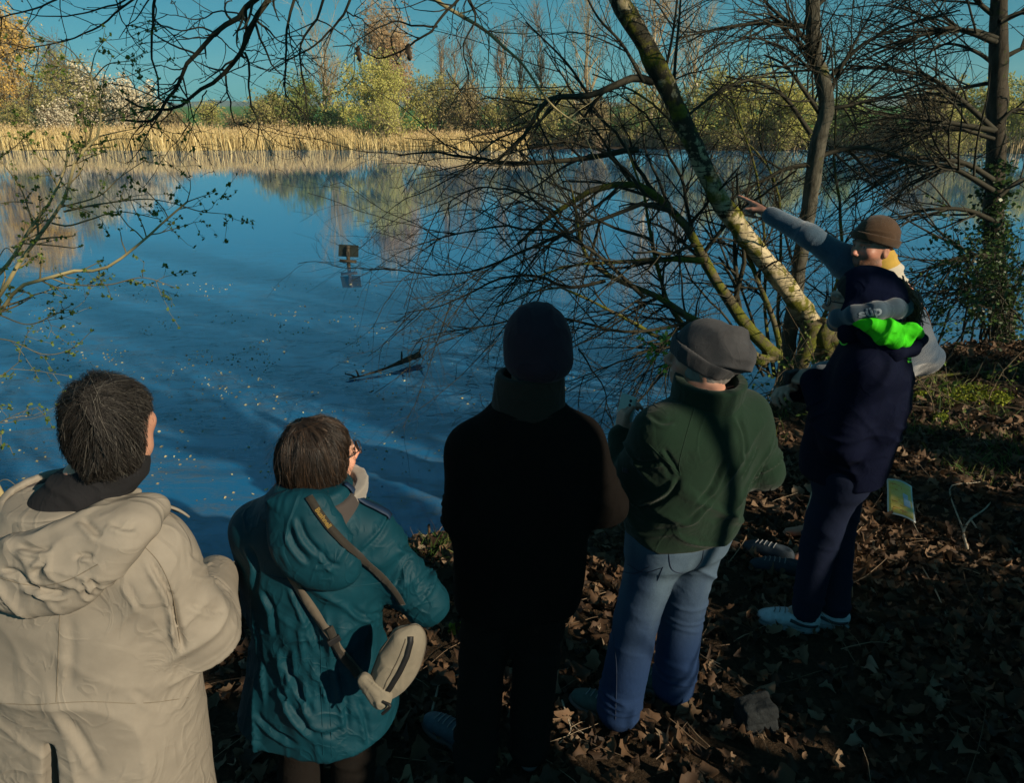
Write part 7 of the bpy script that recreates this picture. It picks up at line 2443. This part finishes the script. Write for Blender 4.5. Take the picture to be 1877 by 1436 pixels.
cf.clip(plane(hd(0, 0, 0.010), hd.R @ np.array([0, 0.22, -1])), 0.006)
cf.clip(plane(hd(0, 0, 0.052), hd.R @ np.array([0, -0.22, 1])), 0.006)
sdf_obj("beanie_cuff", cf, hd.c - 0.2, hd.c + 0.2, 0.005, M_brownknit, beF, (), 1)
M_dkblue = pmat("dark_blue_shoe", (0.018, 0.03, 0.045), 0.75, 0.3, 40, [(300, 0.4, 0.001, None)])
M_khaki = fabric("pale_trousers", (0.42, 0.36, 0.25), 0.85, 0.1)
add_trousers(F_, fr, k, lg, M_khaki, (0.100, 0.080, 0.078), 1.0, 0.012, 181)
shoe_obj(F_, P(1432, 1015, 3.28) * [1, 1, 0] + [0, 0, 0.085], P(1390, 1000, 3.36), M_dkblue, M_sole, "shoe", laces=M_lace)
shoe_obj(F_, P(1452, 1040, 3.14) * [1, 1, 0] + [0, 0, 0.085], P(1412, 1035, 3.18), M_dkblue, M_sole, "shoe", laces=M_lace)
# brown leather shoulder bag: strap over the shoulder, pouch at the far hip
M_leather = pmat("brown_leather", (0.11, 0.045, 0.018), 0.5, 0.3, 30, [(120, 0.3, 0.002, None)], 0, 0.45)
bkc = fr(0.27, 0.02, 0.92)
rbk = empty("shoulder_bag", bkc, "tan leather strap and bag over the shoulder of the pointing person", "bag")
bk = S().add(rbox(bkc, (0.05, 0.13, 0.10), fr.R, 0.03), 0.02)
sdf_obj("pouch", bk, bkc - 0.25, bkc + 0.25, 0.008, M_leather, rbk, (), 1)
jt2 = bvh(jum)
A0, N0 = drape(jt2, [fr(-0.10, -0.02, 1.50), fr(-0.12, -0.10, 1.43), fr(-0.03, -0.2, 1.30), fr(0.10, -0.2, 1.12), fr(0.20, -0.1, 0.98), fr(0.26, -0.03, 0.95)], 0.004, 50)
obj("strap_band", *ribbon(A0, N0, 0.024, 0.004), M_leather, rbk)
A0, N0 = drape(jt2, [fr(-0.10, -0.02, 1.50), fr(-0.11, 0.08, 1.44), fr(-0.04, 0.2, 1.30), fr(0.08, 0.2, 1.12), fr(0.20, 0.12, 0.98), fr(0.26, 0.05, 0.95)], 0.004, 50)
obj("strap_band", *ribbon(A0, N0, 0.024, 0.004), M_leather, rbk)
# ------------------------------------------------------------------ the bank: litter, sticks, posts, things on the water
rng = np.random.default_rng(801)


def oak_leaf(seed):
    """lobed leaf outline as a fan, gently curled; unit length"""
    r = np.random.default_rng(seed)
    n = 7
    t = np.linspace(0, 1, n)
    w = 0.29 * np.sin(math.pi * np.clip(t * 0.94 + 0.03, 0, 1)) ** 0.75 * (1 + 0.22 * np.cos(np.arange(n) * math.pi)) + 0.02
    bend, cup, tw = r.uniform(-1.1, 1.1), r.uniform(-2.2, 2.2), r.uniform(-1.2, 1.2)
    V = []
    for i in range(n):
        y = t[i] - 0.5
        for s in (-1, 0, 1):
            x = s * w[i] * (1 + 0.15 * r.normal())
            z = bend * y * y * 1.2 + cup * x * x * 2.2 + tw * x * y + 0.035 * r.normal()
            V.append((x, y + 0.03 * r.normal() * abs(s), z))
    V = np.array(V)
    i = np.arange(n - 1) * 3
    F = np.concatenate([np.stack([i, i + 1, i + 4, i + 3], 1), np.stack([i + 1, i + 2, i + 5, i + 4], 1)])
    return V, F


def bank_points(n, rg, ylo=0.75, yhi=8.0, xlo=-2.6, xhi=6.6, wet=0.0):
    X = rg.uniform(xlo, xhi, n); Y = rg.uniform(ylo, yhi, n)
    dn, _ = shore(X, Y)
    vis = (np.abs(X) < 0.85 * Y + 1.2)
    m = (dn < -0.25 + wet) & vis
    return X[m], Y[m]


def scatter_leaves(name, X, Y, size, mat, rg, tilt=0.45, lift=0.012, protos=14):
    n = len(X)
    Z = ground_z(X, Y) + lift + 0.02 * rg.random(n)
    which = rg.integers(0, protos, n)
    a = rg.uniform(0, 2 * math.pi, n)
    tx, ty = rg.normal(size=n) * tilt, rg.normal(size=n) * tilt
    sz = size * np.clip(np.exp(rg.normal(size=n) * 0.42), 0.35, 2.1)
    mb = MB()
    for p in range(protos):
        V, F = oak_leaf(900 + p)
        m = np.nonzero(which == p)[0]
        if not len(m):
            continue
        v = V[None] * sz[m][:, None, None]
        cx, sx = np.cos(tx[m])[:, None], np.sin(tx[m])[:, None]
        y, z = v[:, :, 1] * cx - v[:, :, 2] * sx, v[:, :, 1] * sx + v[:, :, 2] * cx
        x = v[:, :, 0]
        cy, sy = np.cos(ty[m])[:, None], np.sin(ty[m])[:, None]
        x, z = x * cy + z * sy, -x * sy + z * cy
        ca, sa = np.cos(a[m])[:, None], np.sin(a[m])[:, None]
        x, y = x * ca - y * sa, x * sa + y * ca
        W = np.stack([x + X[m][:, None], y + Y[m][:, None], z + Z[m][:, None]], -1).reshape(-1, 3)
        k = len(V)
        Fm = (F[None] + (np.arange(len(m)) * k)[:, None, None]).reshape(-1, 4)
        mb.add(W, Fm)
    return mb.build(name, mat, None, True)


M_litter = island_mat("leaf_litter", [(0.0, (0.022, 0.013, 0.008)), (0.35, (0.055, 0.031, 0.017)), (0.65, (0.105, 0.060, 0.032)), (0.87, (0.15, 0.09, 0.05)), (0.96, (0.19, 0.13, 0.08)), (1.0, (0.26, 0.20, 0.14))], 0.7, 0.15, 0.3, [(70, 0.5, 0.004, None)])
X, Y = bank_points(52000, rng)
den = np.clip(0.75 + 0.5 * fbm(np.stack([X, Y, X * 0], 1) * 1.3, 3, 820), 0.2, 1)
m = rng.random(len(X)) < den * np.where(Y < 3.6, 1.0, 0.75)
tag(scatter_leaves("leaf_litter", X[m], Y[m], 0.053, M_litter, rng, 0.55), "thick brown carpet of fallen oak leaves on the bank", "leaves", kind="stuff")

# thin twigs and stalks lying about: too many to count
X, Y = bank_points(1300, rng)
n = len(X)
a = rng.uniform(0, math.pi * 2, n)
L = rng.uniform(0.08, 0.5, n) * rng.uniform(0.5, 1, n)
st = np.stack([X, Y, ground_z(X, Y) + 0.02 + 0.015 * rng.random(n)], 1)
A = march(st, np.stack([np.cos(a), np.sin(a), 0.06 * rng.normal(size=n)], 1), L, 7, 0.09, (0, 0, 0), rng)
A[:, :, 2] = np.maximum(A[:, :, 2], ground_z(A[:, :, 0], A[:, :, 1]) + 0.006)
R = rng.uniform(0.0012, 0.0034, n)[:, None] * np.linspace(1, 0.5, 7)[None]
V, F = tubes(list(A), list(R), 4)
M_stalk = island_mat("dry_stalk", [(0.0, (0.05, 0.035, 0.022)), (0.6, (0.16, 0.11, 0.07)), (1.0, (0.32, 0.25, 0.17))], 0.8)
tag(obj("twig_litter", V, F, M_stalk), "thin dry twigs scattered over the fallen leaves", "twigs", kind="stuff")


def grass(name, label, spots, per, h, mat, rg, spread=0.10):
    P0, D, Ln = [], [], []
    for (x, y, s) in spots:
        n = int(per * s)
        q = np.stack([x + rg.normal(size=n) * spread * s, y + rg.normal(size=n) * spread * s, np.zeros(n)], 1)
        q[:, 2] = ground_z(q[:, 0], q[:, 1])
        P0.append(q); D.append(np.stack([rg.normal(size=n) * 0.5, rg.normal(size=n) * 0.5, np.ones(n)], 1)); Ln.append(h * rg.uniform(0.4, 1.2, n))
    P0, D, Ln = np.concatenate(P0), np.concatenate(D), np.concatenate(Ln)
    A = march(P0, D, Ln, 5, 0.05, (0, 0, -0.16), rg)
    w = 0.0022
    sd = unit(np.cross(D, rg.normal(size=D.shape)))[:, None, :] * (w * np.array([1, 1, 0.9, 0.6, 0.1]))[None, :, None]
    V = np.stack([A - sd, A + sd], 2).reshape(-1, 3)
    n = len(P0)
    b = (np.arange(n) * 10)[:, None, None]; i = (np.arange(4) * 2)[None, :, None]
    F = (b + i + np.array([0, 1, 3, 2])[None, None]).reshape(-1, 4)
    return tag(obj(name, V, [F], mat, None, False), label, "grass", kind="stuff")


M_grass = island_mat("grass_blade", [(0.0, (0.035, 0.075, 0.014)), (0.6, (0.07, 0.14, 0.025)), (1.0, (0.20, 0.20, 0.07))], 0.6, 0.25)
sp = [tuple(PZ(x, y, 0.02)[:2]) + (s,) for x, y, s in ((1800, 860, 1.3), (1770, 870, 1.0), (1740, 790, 0.9), (1690, 800, 0.8), (1850, 830, 1.0), (1710, 750, 0.8), (1820, 770, 0.8), (1860, 860, 0.9), (1650, 790, 0.6), (1875, 700, 1.0), (1790, 700, 1.0), (1720, 715, 1.0),
                                                    (820, 1005, 0.9), (790, 1010, 0.8), (450, 1060, 0.7), (840, 980, 0.8), (1420, 760, 0.9), (1390, 800, 0.8))]
grass("grass_tufts", "tufts of short green grass on the sunny part of the bank", sp, 70, 0.13, M_grass, rng)
M_moss = island_mat("moss", [(0.0, (0.08, 0.11, 0.01)), (0.6, (0.18, 0.22, 0.018)), (1.0, (0.32, 0.34, 0.035))], 0.85, 0.2)
V_, F_q = [], []
mb = MB()
for (x, y, w_, h_) in ((1745, 742, 22, 7), (1800, 738, 34, 9), (1770, 728, 40, 5), (1835, 745, 16, 6), (1722, 775, 14, 6), (1690, 735, 14, 4), (1540, 960, 6, 2), (835, 1150, 10, 3)):
    n = int(22 * w_)
    q = np.array([PZ(x + rng.normal() * w_ * 0.5, y + rng.normal() * h_ * 0.6, 0.03) for _ in range(n)])
    q[:, 2] = ground_z(q[:, 0], q[:, 1]) + 0.015 + 0.03 * rng.random(n)
    mb.add(*leaf_tris(q, 0.024, rng, 0.0, 0.7))
tag(mb.build("moss_patches", M_moss, None, False), "cushions of bright yellow-green moss on the sunny bank", "moss", kind="stuff")

# single fallen sticks
def stick(label, px, r, mat, z=0.025, forks=()):
    q = np.array([PZ(x, y, z) for x, y in px])
    p = spline(q, 22)
    p[:, 2] = ground_z(p[:, 0], p[:, 1]) + z * 0.7 + r
    root = empty("fallen_stick", p[0], label, "stick", "sticks lying on the bank")
    V, F = knobbly(p, np.linspace(r, r * 0.5, 22), 7, 0.2, 7, 30)
    obj("stick_wood", V, F, mat, root)
    for fx in forks:
        q = np.array([PZ(x, y, z) for x, y in fx])
        p2 = spline(q, 12); p2[:, 2] = ground_z(p2[:, 0], p2[:, 1]) + z * 0.7 + r
        V, F = knobbly(p2, np.linspace(r * 0.7, r * 0.35, 12), 6, 0.2, 9, 30)
        obj("side_twig", V, F, mat, root)
M_bleach = pmat("bleached_wood", (0.34, 0.29, 0.22), 0.85, 0.3, 30, [(90, 0.5, 0.004, None)])
M_stickb = pmat("brown_stick", (0.15, 0.105, 0.065), 0.85, 0.35, 30, [(90, 0.5, 0.004, None)])
stick("pale forked stick right of the yellow map", [(1772, 1010), (1765, 980), (1778, 958), (1802, 940), (1815, 925)], 0.008, M_bleach, 0.03, ([(1778, 958), (1790, 975), (1800, 1000)], [(1765, 980), (1740, 900), (1795, 890)]))
stick("long thin pale stalk slanting below the yellow map", [(1690, 1040), (1715, 1085), (1735, 1130), (1752, 1175)], 0.004, M_bleach)
stick("short stick touching the lower corner of the yellow map", [(1672, 958), (1680, 972), (1690, 985)], 0.003, M_bleach)
stick("grey stick lying between the green person and the stone block", [(1250, 1320), (1275, 1350), (1300, 1375)], 0.005, M_stickb)
stick("two-armed pale twig beside the left shoe of the person in green", [(1030, 1285), (1040, 1320), (1045, 1345), (1020, 1370)], 0.004, M_bleach, 0.025, ([(1040, 1320), (1055, 1338), (1070, 1350)],))
stick("long thin stalk at the bottom edge below the person in green", [(1210, 1370), (1250, 1400), (1290, 1430)], 0.004, M_stickb)
stick("pale stick between the teal parka and the black coat", [(792, 1305), (800, 1270), (812, 1240), (845, 1235)], 0.006, M_bleach)
stick("thick mossy stick lying across the sunny bank at the right", [(1680, 708), (1740, 702), (1810, 700), (1877, 695)], 0.014, M_mossy, 0.03)
stick("dark branch lying along the water's edge near the two posts", [(1640, 735), (1690, 712), (1725, 685), (1750, 650)], 0.012, M_dark, 0.03)
stick("thin straight stalk right of the legs of the person in green", [(1265, 1195), (1290, 1206), (1320, 1220)], 0.003, M_bleach)

# stone block in the leaves
bc = PZ(1382, 1335, 0.0); bc[2] = gz(bc[0], bc[1]) + 0.03
Rk = rotz(0.22) @ rotx(-0.10)
st_ = S().add(rbox(bc, (0.072, 0.052, 0.080), Rk, 0.014), 0.01)
M_stone = pmat("dark_slate", (0.009, 0.012, 0.014), 0.85, 0.3, 25, [(40, 0.6, 0.01, None), (160, 0.5, 0.003, None)])
V, F = nets(st_, bc - 0.16, bc + 0.16, 0.006)
V = relax(V, F, 2); N_ = vnormals(V, F)
V = V + N_ * (0.006 * fbm(V * 24, 3, 850) - 0.004 * (np.abs((V[:, 2] - bc[2] - 0.02)) < 0.006))[:, None]
o = obj("stone_block", V, [F], M_stone, None, True, [bc[0], bc[1], gz(bc[0], bc[1])])
tag(o, "dark grey stone block half sunk in the leaves, bottom right", "stone")

# yellow laminated map on the ground
c4 = [PZ(x, y, 0.05) for x, y in ((1622, 892), (1668, 906), (1678, 962), (1626, 944))]
c4 = [np.array([q[0], q[1], gz(q[0], q[1]) + h]) for q, h in zip(c4, (0.095, 0.085, 0.045, 0.055))]
root = empty("laminated_map", np.mean(c4, axis=0), "yellow laminated map sheet lying on the leaves behind the person in navy", "map")
nn = unit(np.cross(c4[1] - c4[0], c4[3] - c4[0]))
if nn[2] < 0: nn = -nn
def quad_sheet(u0, u1, v0, v1, off, th, bow=0.012, n=10):
    g = np.linspace(0, 1, n)
    U, Vv = np.meshgrid(u0 + (u1 - u0) * g, v0 + (v1 - v0) * g)
    U, Vv = U.ravel(), Vv.ravel()
    p = ((1 - U) * (1 - Vv))[:, None] * c4[0] + (U * (1 - Vv))[:, None] * c4[1] + (U * Vv)[:, None] * c4[2] + ((1 - U) * Vv)[:, None] * c4[3]
    p = p + nn * (bow * np.sin(U * math.pi) + 0.006 * np.sin(Vv * 5 + U * 3) + off)[:, None]
    b = p - nn * th
    i = (np.arange(n - 1)[:, None] * n + np.arange(n - 1)[None]).ravel()
    q = np.stack([i, i + 1, i + n + 1, i + n], 1)
    m_ = n * n
    e = []
    for k in range(n - 1):
        e += [[k, k + m_, k + 1 + m_, k + 1], [m_ - n + k + 1, m_ - n + k + 1 + m_, m_ - n + k + m_, m_ - n + k], [(k + 1) * n, (k + 1) * n + m_, k * n + m_, k * n], [k * n + n - 1, k * n + n - 1 + m_, (k + 1) * n + n - 1 + m_, (k + 1) * n + n - 1]]
    return np.concatenate([p, b]), [np.concatenate([q, q[:, ::-1] + m_, np.array(e)])]
M_lam = pmat("laminate", (0.55, 0.58, 0.55), 0.25, 0.05, 5, spec=0.6)
M_mapy = pmat("map_yellow", (0.72, 0.54, 0.05), 0.35, 0.2, 26, spec=0.5, col2=(0.66, 0.53, 0.16))
M_mapo = pmat("map_orange", (0.55, 0.24, 0.06), 0.4, 0.2, 40)
M_mapb = pmat("map_blue", (0.38, 0.50, 0.60), 0.4, 0.2, 20)
obj("laminate_sheet", *quad_sheet(0, 1, 0, 1, 0, 0.0012), M_lam, root)
pg_ = obj("printed_field", *quad_sheet(0.06, 0.94, 0.05, 0.95, 0.0012, 0.0008), M_mapy, root)
obj("printed_patch", *quad_sheet(0.62, 0.88, 0.45, 0.66, 0.0022, 0.0006), M_mapb, pg_)
obj("printed_patch", *quad_sheet(0.60, 0.80, 0.33, 0.45, 0.0022, 0.0006), M_mapb, pg_)
rm = np.random.default_rng(860)
for q in range(16):
    u, v = rm.uniform(0.1, 0.6), rm.uniform(0.1, 0.88)
    L_, W_ = rm.uniform(0.06, 0.26), rm.uniform(0.008, 0.02)
    if rm.random() < 0.4: L_, W_ = W_, L_
    obj("printed_line", *quad_sheet(u, min(u + L_, 0.92), v, min(v + W_, 0.94), 0.0023, 0.0005, n=4), M_mapo, pg_)

# wooden posts by the water
M_post = pmat("wet_post", (0.075, 0.045, 0.026), 0.8, 0.4, 12, [(60, 0.7, 0.006, (1, 1, 0.2))])
M_postg = pmat("grey_post", (0.10, 0.095, 0.08), 0.85, 0.4, 12, [(60, 0.7, 0.006, (1, 1, 0.2))])
def post(label, top, bot, Y, r, mat, hollow=False):
    t_, b_ = P(*top, Y), P(*bot, Y)
    b_[2] = min(b_[2], gz(b_[0], b_[1])) - 0.15
    p = spline(np.array([b_, (t_ + b_) / 2, t_]), 14)
    root = empty("wooden_post", b_, label, "post", "old posts along the water's edge")
    V, F = knobbly(p, np.full(14, r), 14, 0.10, 11, 20)
    obj("shaft", V, F, mat, root)
    if hollow:
        a = np.linspace(0, 2 * math.pi, 21)
        u = unit(np.cross(p[-1] - p[0], [0, 1, 0])); w = unit(np.cross(u, p[-1] - p[0]))
        ring = np.array([p[-1] + (math.cos(q) * u + math.sin(q) * w) * r * 0.9 for q in a])
        V, F = tubes([ring], [np.full(21, r * 0.22)], 6)
        obj("top_rim", V, F, M_postg, root)
        V, F = tubes([np.array([p[-1] - unit(p[-1] - p[0]) * 0.004, p[-1] + unit(p[-1] - p[0]) * 0.002])], [np.full(2, r * 0.72)], 14, cap=True)
        obj("hollow_shade", V, F, M_blk, root)  # solid black disc: the shade inside the hollow, put into colour
post("shorter of the two leaning brown posts near the right edge of the water", (1748, 648), (1738, 695), 6.9, 0.048, M_post)
post("taller of the two leaning brown posts near the right edge of the water", (1781, 638), (1764, 692), 6.9, 0.048, M_post)
post("dark post with a round hollow top between the teal parka and the black coat", (803, 985), (802, 1030), 3.75, 0.035, M_post, True)
post("thin dark post just left of the round-topped post", (786, 962), (788, 1020), 3.85, 0.008, M_post)
post("dark post with a round hollow top between the beige coat and the teal parka", (434, 1035), (436, 1075), 3.6, 0.035, M_postg, True)

# sign standing in the water
YS = 13.4
M_plate = pmat("sign_back", (0.020, 0.026, 0.020), 0.6, 0.3, 12, spec=0.4)
M_pole = pmat("sign_pole", (0.05, 0.04, 0.026), 0.85, 0.4, 12, [(60, 0.6, 0.006, None)])
sb = P(639, 489, YS)
root = empty("water_sign", [sb[0], YS, WATER_Z - 0.4], "small dark sign plate on a post standing in the water", "sign")
V, F = knobbly(spline(np.array([[sb[0], YS, WATER_Z - 0.5], [sb[0] + 0.01, YS, WATER_Z + 0.3], P(639, 451, YS)]), 12), np.full(12, 0.034), 10, 0.08, 4)
obj("post", V, F, M_pole, root)
q = [P(621, 448, YS + 0.05), P(657, 450, YS + 0.02), P(657, 472, YS + 0.02), P(620, 470, YS + 0.05)]
V = np.array(q + [v + np.array([0, 0.012, 0]) for v in q]); F = np.array([[3, 2, 1, 0], [4, 5, 6, 7], [0, 1, 5, 4], [1, 2, 6, 5], [2, 3, 7, 6], [3, 0, 4, 7]])
bevel(obj("plate", V, [F], M_plate, root, False), 0.003)
V, F = tubes([np.array([P(623, 478, YS - 0.04), P(653, 480, YS - 0.04)])], [np.full(2, 0.03)], 8, cap=True)
obj("crossbar", V, F, M_pole, root)
V, F = box(P(638, 465, YS - 0.02), (0.06, 0.04, 0.08)); bevel(obj("bracket", V, [F], M_pole, root, False), 0.004)

# drifting branch
pts = [PZ(x, y, WATER_Z + 0.02) for x, y in ((640, 693), (665, 689), (700, 681), (738, 669), (768, 659))]
p = spline(np.array(pts), 26)
p[:, 2] += np.linspace(-0.01, 0.06, 26)
root = empty("drifting_branch", p[0], "dark branch drifting on the water with a knobbly right end", "branch")
V, F = knobbly(p, np.interp(np.linspace(0, 1, 26), [0, 0.5, 0.8, 1], [0.006, 0.016, 0.030, 0.042]), 9, 0.3, 13, 14)
obj("branch_wood", V, F, M_dark, root)
for t_, d in ((25, (0.05, 0.05, 0.14)), (24, (0.10, -0.05, -0.03)), (18, (0.0, 0.03, 0.12)), (2, (-0.12, 0.02, 0.03)), (3, (-0.05, 0.10, 0.04))):
    V, F = knobbly(spline(np.array([p[t_], p[t_] + np.array(d) * 0.5 + [0, 0, 0.01], p[t_] + np.array(d)]), 8), np.linspace(0.014, 0.006, 8), 6, 0.3, t_, 30)
    obj("stub", V, F, M_dark, root)

# specks of bud scales and leaves floating on the water
n = 1500
px = np.concatenate([rng.uniform(-20, 900, n), rng.normal(520, 160, n // 2), rng.normal(180, 90, n // 3), rng.uniform(860, 1250, n // 4)])
py = np.concatenate([520 + 400 * rng.random(n) ** 1.5, rng.normal(640, 45, n // 2), rng.normal(610, 40, n // 3), rng.uniform(600, 800, n // 4)])
q = np.array([PZ(x, y, WATER_Z + 0.004) for x, y in zip(px, py) if y > 505])
g_ = vnoise(q * 1.6, 870) + 0.6 * vnoise(q * 5, 871)
q = q[(g_ > -0.05) & (shore(q[:, 0], q[:, 1])[0] > 0.15)]
V, F = leaf_tris(q, 0.026, rng, 0.93, 0.6)
M_speck = island_mat("floating_speck", [(0.0, (0.14, 0.11, 0.05)), (0.6, (0.40, 0.33, 0.15)), (1.0, (0.62, 0.54, 0.30))], 0.7)
tag(obj("floating_specks", V, F, M_speck, None, False), "pale leaf specks floating on the near water", "leaves", kind="stuff")

# sunken and drifting twigs in the shallows under the thicket
n = 240
px = rng.uniform(830, 1240, n); py = rng.uniform(600, 860, n)
q = np.array([PZ(x, y, WATER_Z + 0.012) for x, y in zip(px, py)])
q = q[shore(q[:, 0], q[:, 1])[0] > 0.2]
a = rng.uniform(0, 6.28, len(q))
A = march(q, np.stack([np.cos(a), np.sin(a), 0.15 * rng.random(len(q))], 1), rng.uniform(0.06, 0.32, len(q)), 6, 0.16, (0, 0, 0), rng)
V, F = tubes(list(A), list(rng.uniform(0.002, 0.005, len(q))[:, None] * np.linspace(1, 0.5, 6)[None]), 4)
tag(obj("drifting_twigs", V, F, M_twig, None), "dark twigs drifting in the shallows under the thicket", "twigs", kind="stuff")

# sprig of fresh leaves over the water left of the green person's hat
hb = P(1215, 640, 5.0)
root = empty("green_sprig", P(1290, 690, 5.4), "sprig of fresh bright green leaves over the water left of the grey beanie", "shrub")
A = np.stack([spline(np.array([P(1300, 700, 5.5), P(1255, 660, 5.3), P(x, y, 5.2)]), 10) for x, y in ((1180, 625), (1195, 650), (1210, 615), (1225, 655), (1200, 675))])
R = np.full((5, 10), 0.003)
sA, sR = sprout(A, R, 30, rng, (0.4, 1), (30, 70), (0.06, 0.2), 5, 0.12, (0, 0, 0), 0.7, 0.0015, abslen=True)
mb = MB(); add_paths(mb, A, R, 4); add_paths(mb, sA, sR, 3); mb.build("stems", M_twig, root)
M_fresh = island_mat("fresh_leaf", [(0.0, (0.05, 0.16, 0.02)), (1.0, (0.12, 0.30, 0.05))], 0.5, 0.3)
V, F = leaf_tris(scatter_on(sA, 260, rng, 0.015), 0.034, rng, 0.3, 0.8)
obj("leaves", V, F, M_fresh, root, False)

# ------------------------------------------------------------------ unseen trees behind the viewer, with ivy and holly added for shade
NV = np.array([0.6, 0.8]); UV = np.array([0.8, -0.6])
def su(s, u):
    return s * NV + u * UV
rt_ = np.random.default_rng(990)
for (s, u, r, h, lb, tw, iv) in (
        (2.98, 4.6, 0.20, 10.0, "stout bare tree behind the viewer, shading the person in navy", 0.8, 0),
        (2.33, 3.6, 0.045, 5.0, "thin sapling behind the viewer, its shadow a stripe down the green fleece", 0.3, 0),
        (3.20, 7.0, 0.18, 14.0, "unseen tree behind the viewer, its ivy added for shade, leftmost of the row", 0.6, 0.12),
        (4.62, 7.6, 0.20, 15.0, "unseen tree behind the viewer, its ivy added for shade, second of the row", 0.7, 0.30),
        (5.50, 8.2, 0.18, 15.0, "unseen tree behind the viewer, its ivy added for shade, third of the row", 0.6, 0.16),
        (7.35, 9.5, 0.20, 15.0, "unseen tree behind the viewer, its ivy added for shade, rightmost of the row", 0.7, 0.28)):
    xy = su(s, u)
    b_ = np.array([xy[0], xy[1], gz(*xy) - 0.05])
    root = empty("shade_ivy_tree" if iv else "bare_tree", b_, lb, "tree", "trees behind the viewer")
    tA_, tR_ = stem(b_, b_ + np.array([rt_.normal() * 0.12, rt_.normal() * 0.12, h]), r, r * 0.5, 20, 0.12, rt_)
    V, F = knobbly(tA_[0], tR_[0], 12, 0.12, 21); obj("trunk", V, F, M_dark, root)
    lA, lR = sprout(tA_, tR_, int(22 * tw) + 4, rt_, (0.4, 1), (35, 70), (0.8, 2.0), 8, 0.10, (0, 0, 0.06), 0.35, 0.012, abslen=True)
    sA, sR = sprout(lA, lR, int(150 * tw) + 10, rt_, (0.2, 1), (25, 60), (0.3, 1.0), 5, 0.12, (0, 0, 0.04), 0.5, 0.005, abslen=True)
    mb = MB(); add_paths(mb, lA, lR, 5); add_paths(mb, sA, sR, 3); mb.build("branches", M_twig, root)
    if iv:  # leaf mass added round the trunk to widen its shadow
        m_ = 5200
        t_ = rt_.random(m_); kk = np.minimum((t_ * 19).astype(int), 18)
        c_ = tA_[0][kk] + (tA_[0][kk + 1] - tA_[0][kk]) * (t_ * 19 - kk)[:, None]
        a_ = rt_.random(m_) * 6.283; lump = 1 + 0.6 * vnoise(np.stack([c_[:, 2] * 0.9, np.cos(a_), np.sin(a_)], 1), 995)
        rr_ = (0.12 + iv * rt_.random(m_) ** 0.6) * lump
        q = c_ + np.stack([np.cos(a_) * rr_, np.sin(a_) * rr_, rt_.normal(size=m_) * 0.05], 1)
        V, F = leaf_tris(q, 0.13, rt_, 0.2, 0.8)
        obj("ivy_leaves", V, F, M_ivy, root, False)
for (s, u, w, h, lb) in ((1.22, 2.50, 0.42, 2.55, "narrow upright unseen holly bush added for shade, beside the oak"), (1.95, 2.75, 0.52, 1.62, "unseen holly bush added for shade, second from the oak"), (2.75, 2.9, 0.6, 1.85, "tallest unseen holly bush added for shade, third from the oak"),
                          (3.6, 3.2, 0.62, 1.75, "unseen holly bush added for shade, fourth from the oak"), (4.35, 3.5, 0.5, 1.65, "unseen holly bush added for shade, furthest from the oak")):
    xy = su(s, u)
    b_ = np.array([xy[0], xy[1], gz(*xy)])
    root = empty("shade_holly", b_, lb, "bush", "unseen holly bushes added for shade")  # unseen bush, added to keep the sun off the ground
    n = 9
    a = rt_.random(n) * 6.28; e = np.sqrt(rt_.random(n))
    A = march(np.repeat(b_[None], n, 0), np.stack([np.cos(a) * e, np.sin(a) * e, np.full(n, 1.2)], 1), np.full(n, h * 1.05), 8, 0.06, (0, 0, 0.05), rt_)
    R = 0.014 * np.linspace(1, 0.4, 8)[None].repeat(n, 0)
    mb = MB(); add_paths(mb, A, R, 5); mb.build("stems", M_dark, root)
    m_ = 4200
    d = unit(rt_.normal(size=(m_, 3))); rr = rt_.random(m_) ** 0.4
    q = b_ + np.array([0, 0, h * 0.48]) + d * rr[:, None] * np.array([w, w, h * 0.52])
    q = q[q[:, 2] > b_[2] + 0.05]
    V, F = leaf_tris(q, 0.12, rt_, 0.2, 0.6)
    obj("leaves", V, F, M_ivy, root, False)

# ------------------------------------------------------------------ thin spring haze over pond and field
hm = bpy.data.materials.new("haze"); hm.use_nodes = True
for n_ in list(hm.node_tree.nodes):
    hm.node_tree.nodes.remove(n_)
ho = hm.node_tree.nodes.new("ShaderNodeOutputMaterial"); pv = hm.node_tree.nodes.new("ShaderNodeVolumePrincipled")
pv.inputs["Color"].default_value = (0.58, 0.90, 1.0, 1)
pv.inputs["Density"].default_value = 0.0005
hm.node_tree.links.new(pv.outputs[0], ho.inputs["Volume"])
V, F = box((0, 420, 19.0), (2400, 960, 46.0))
tag(obj("haze", V, [F], hm, None, False), kind="stuff")
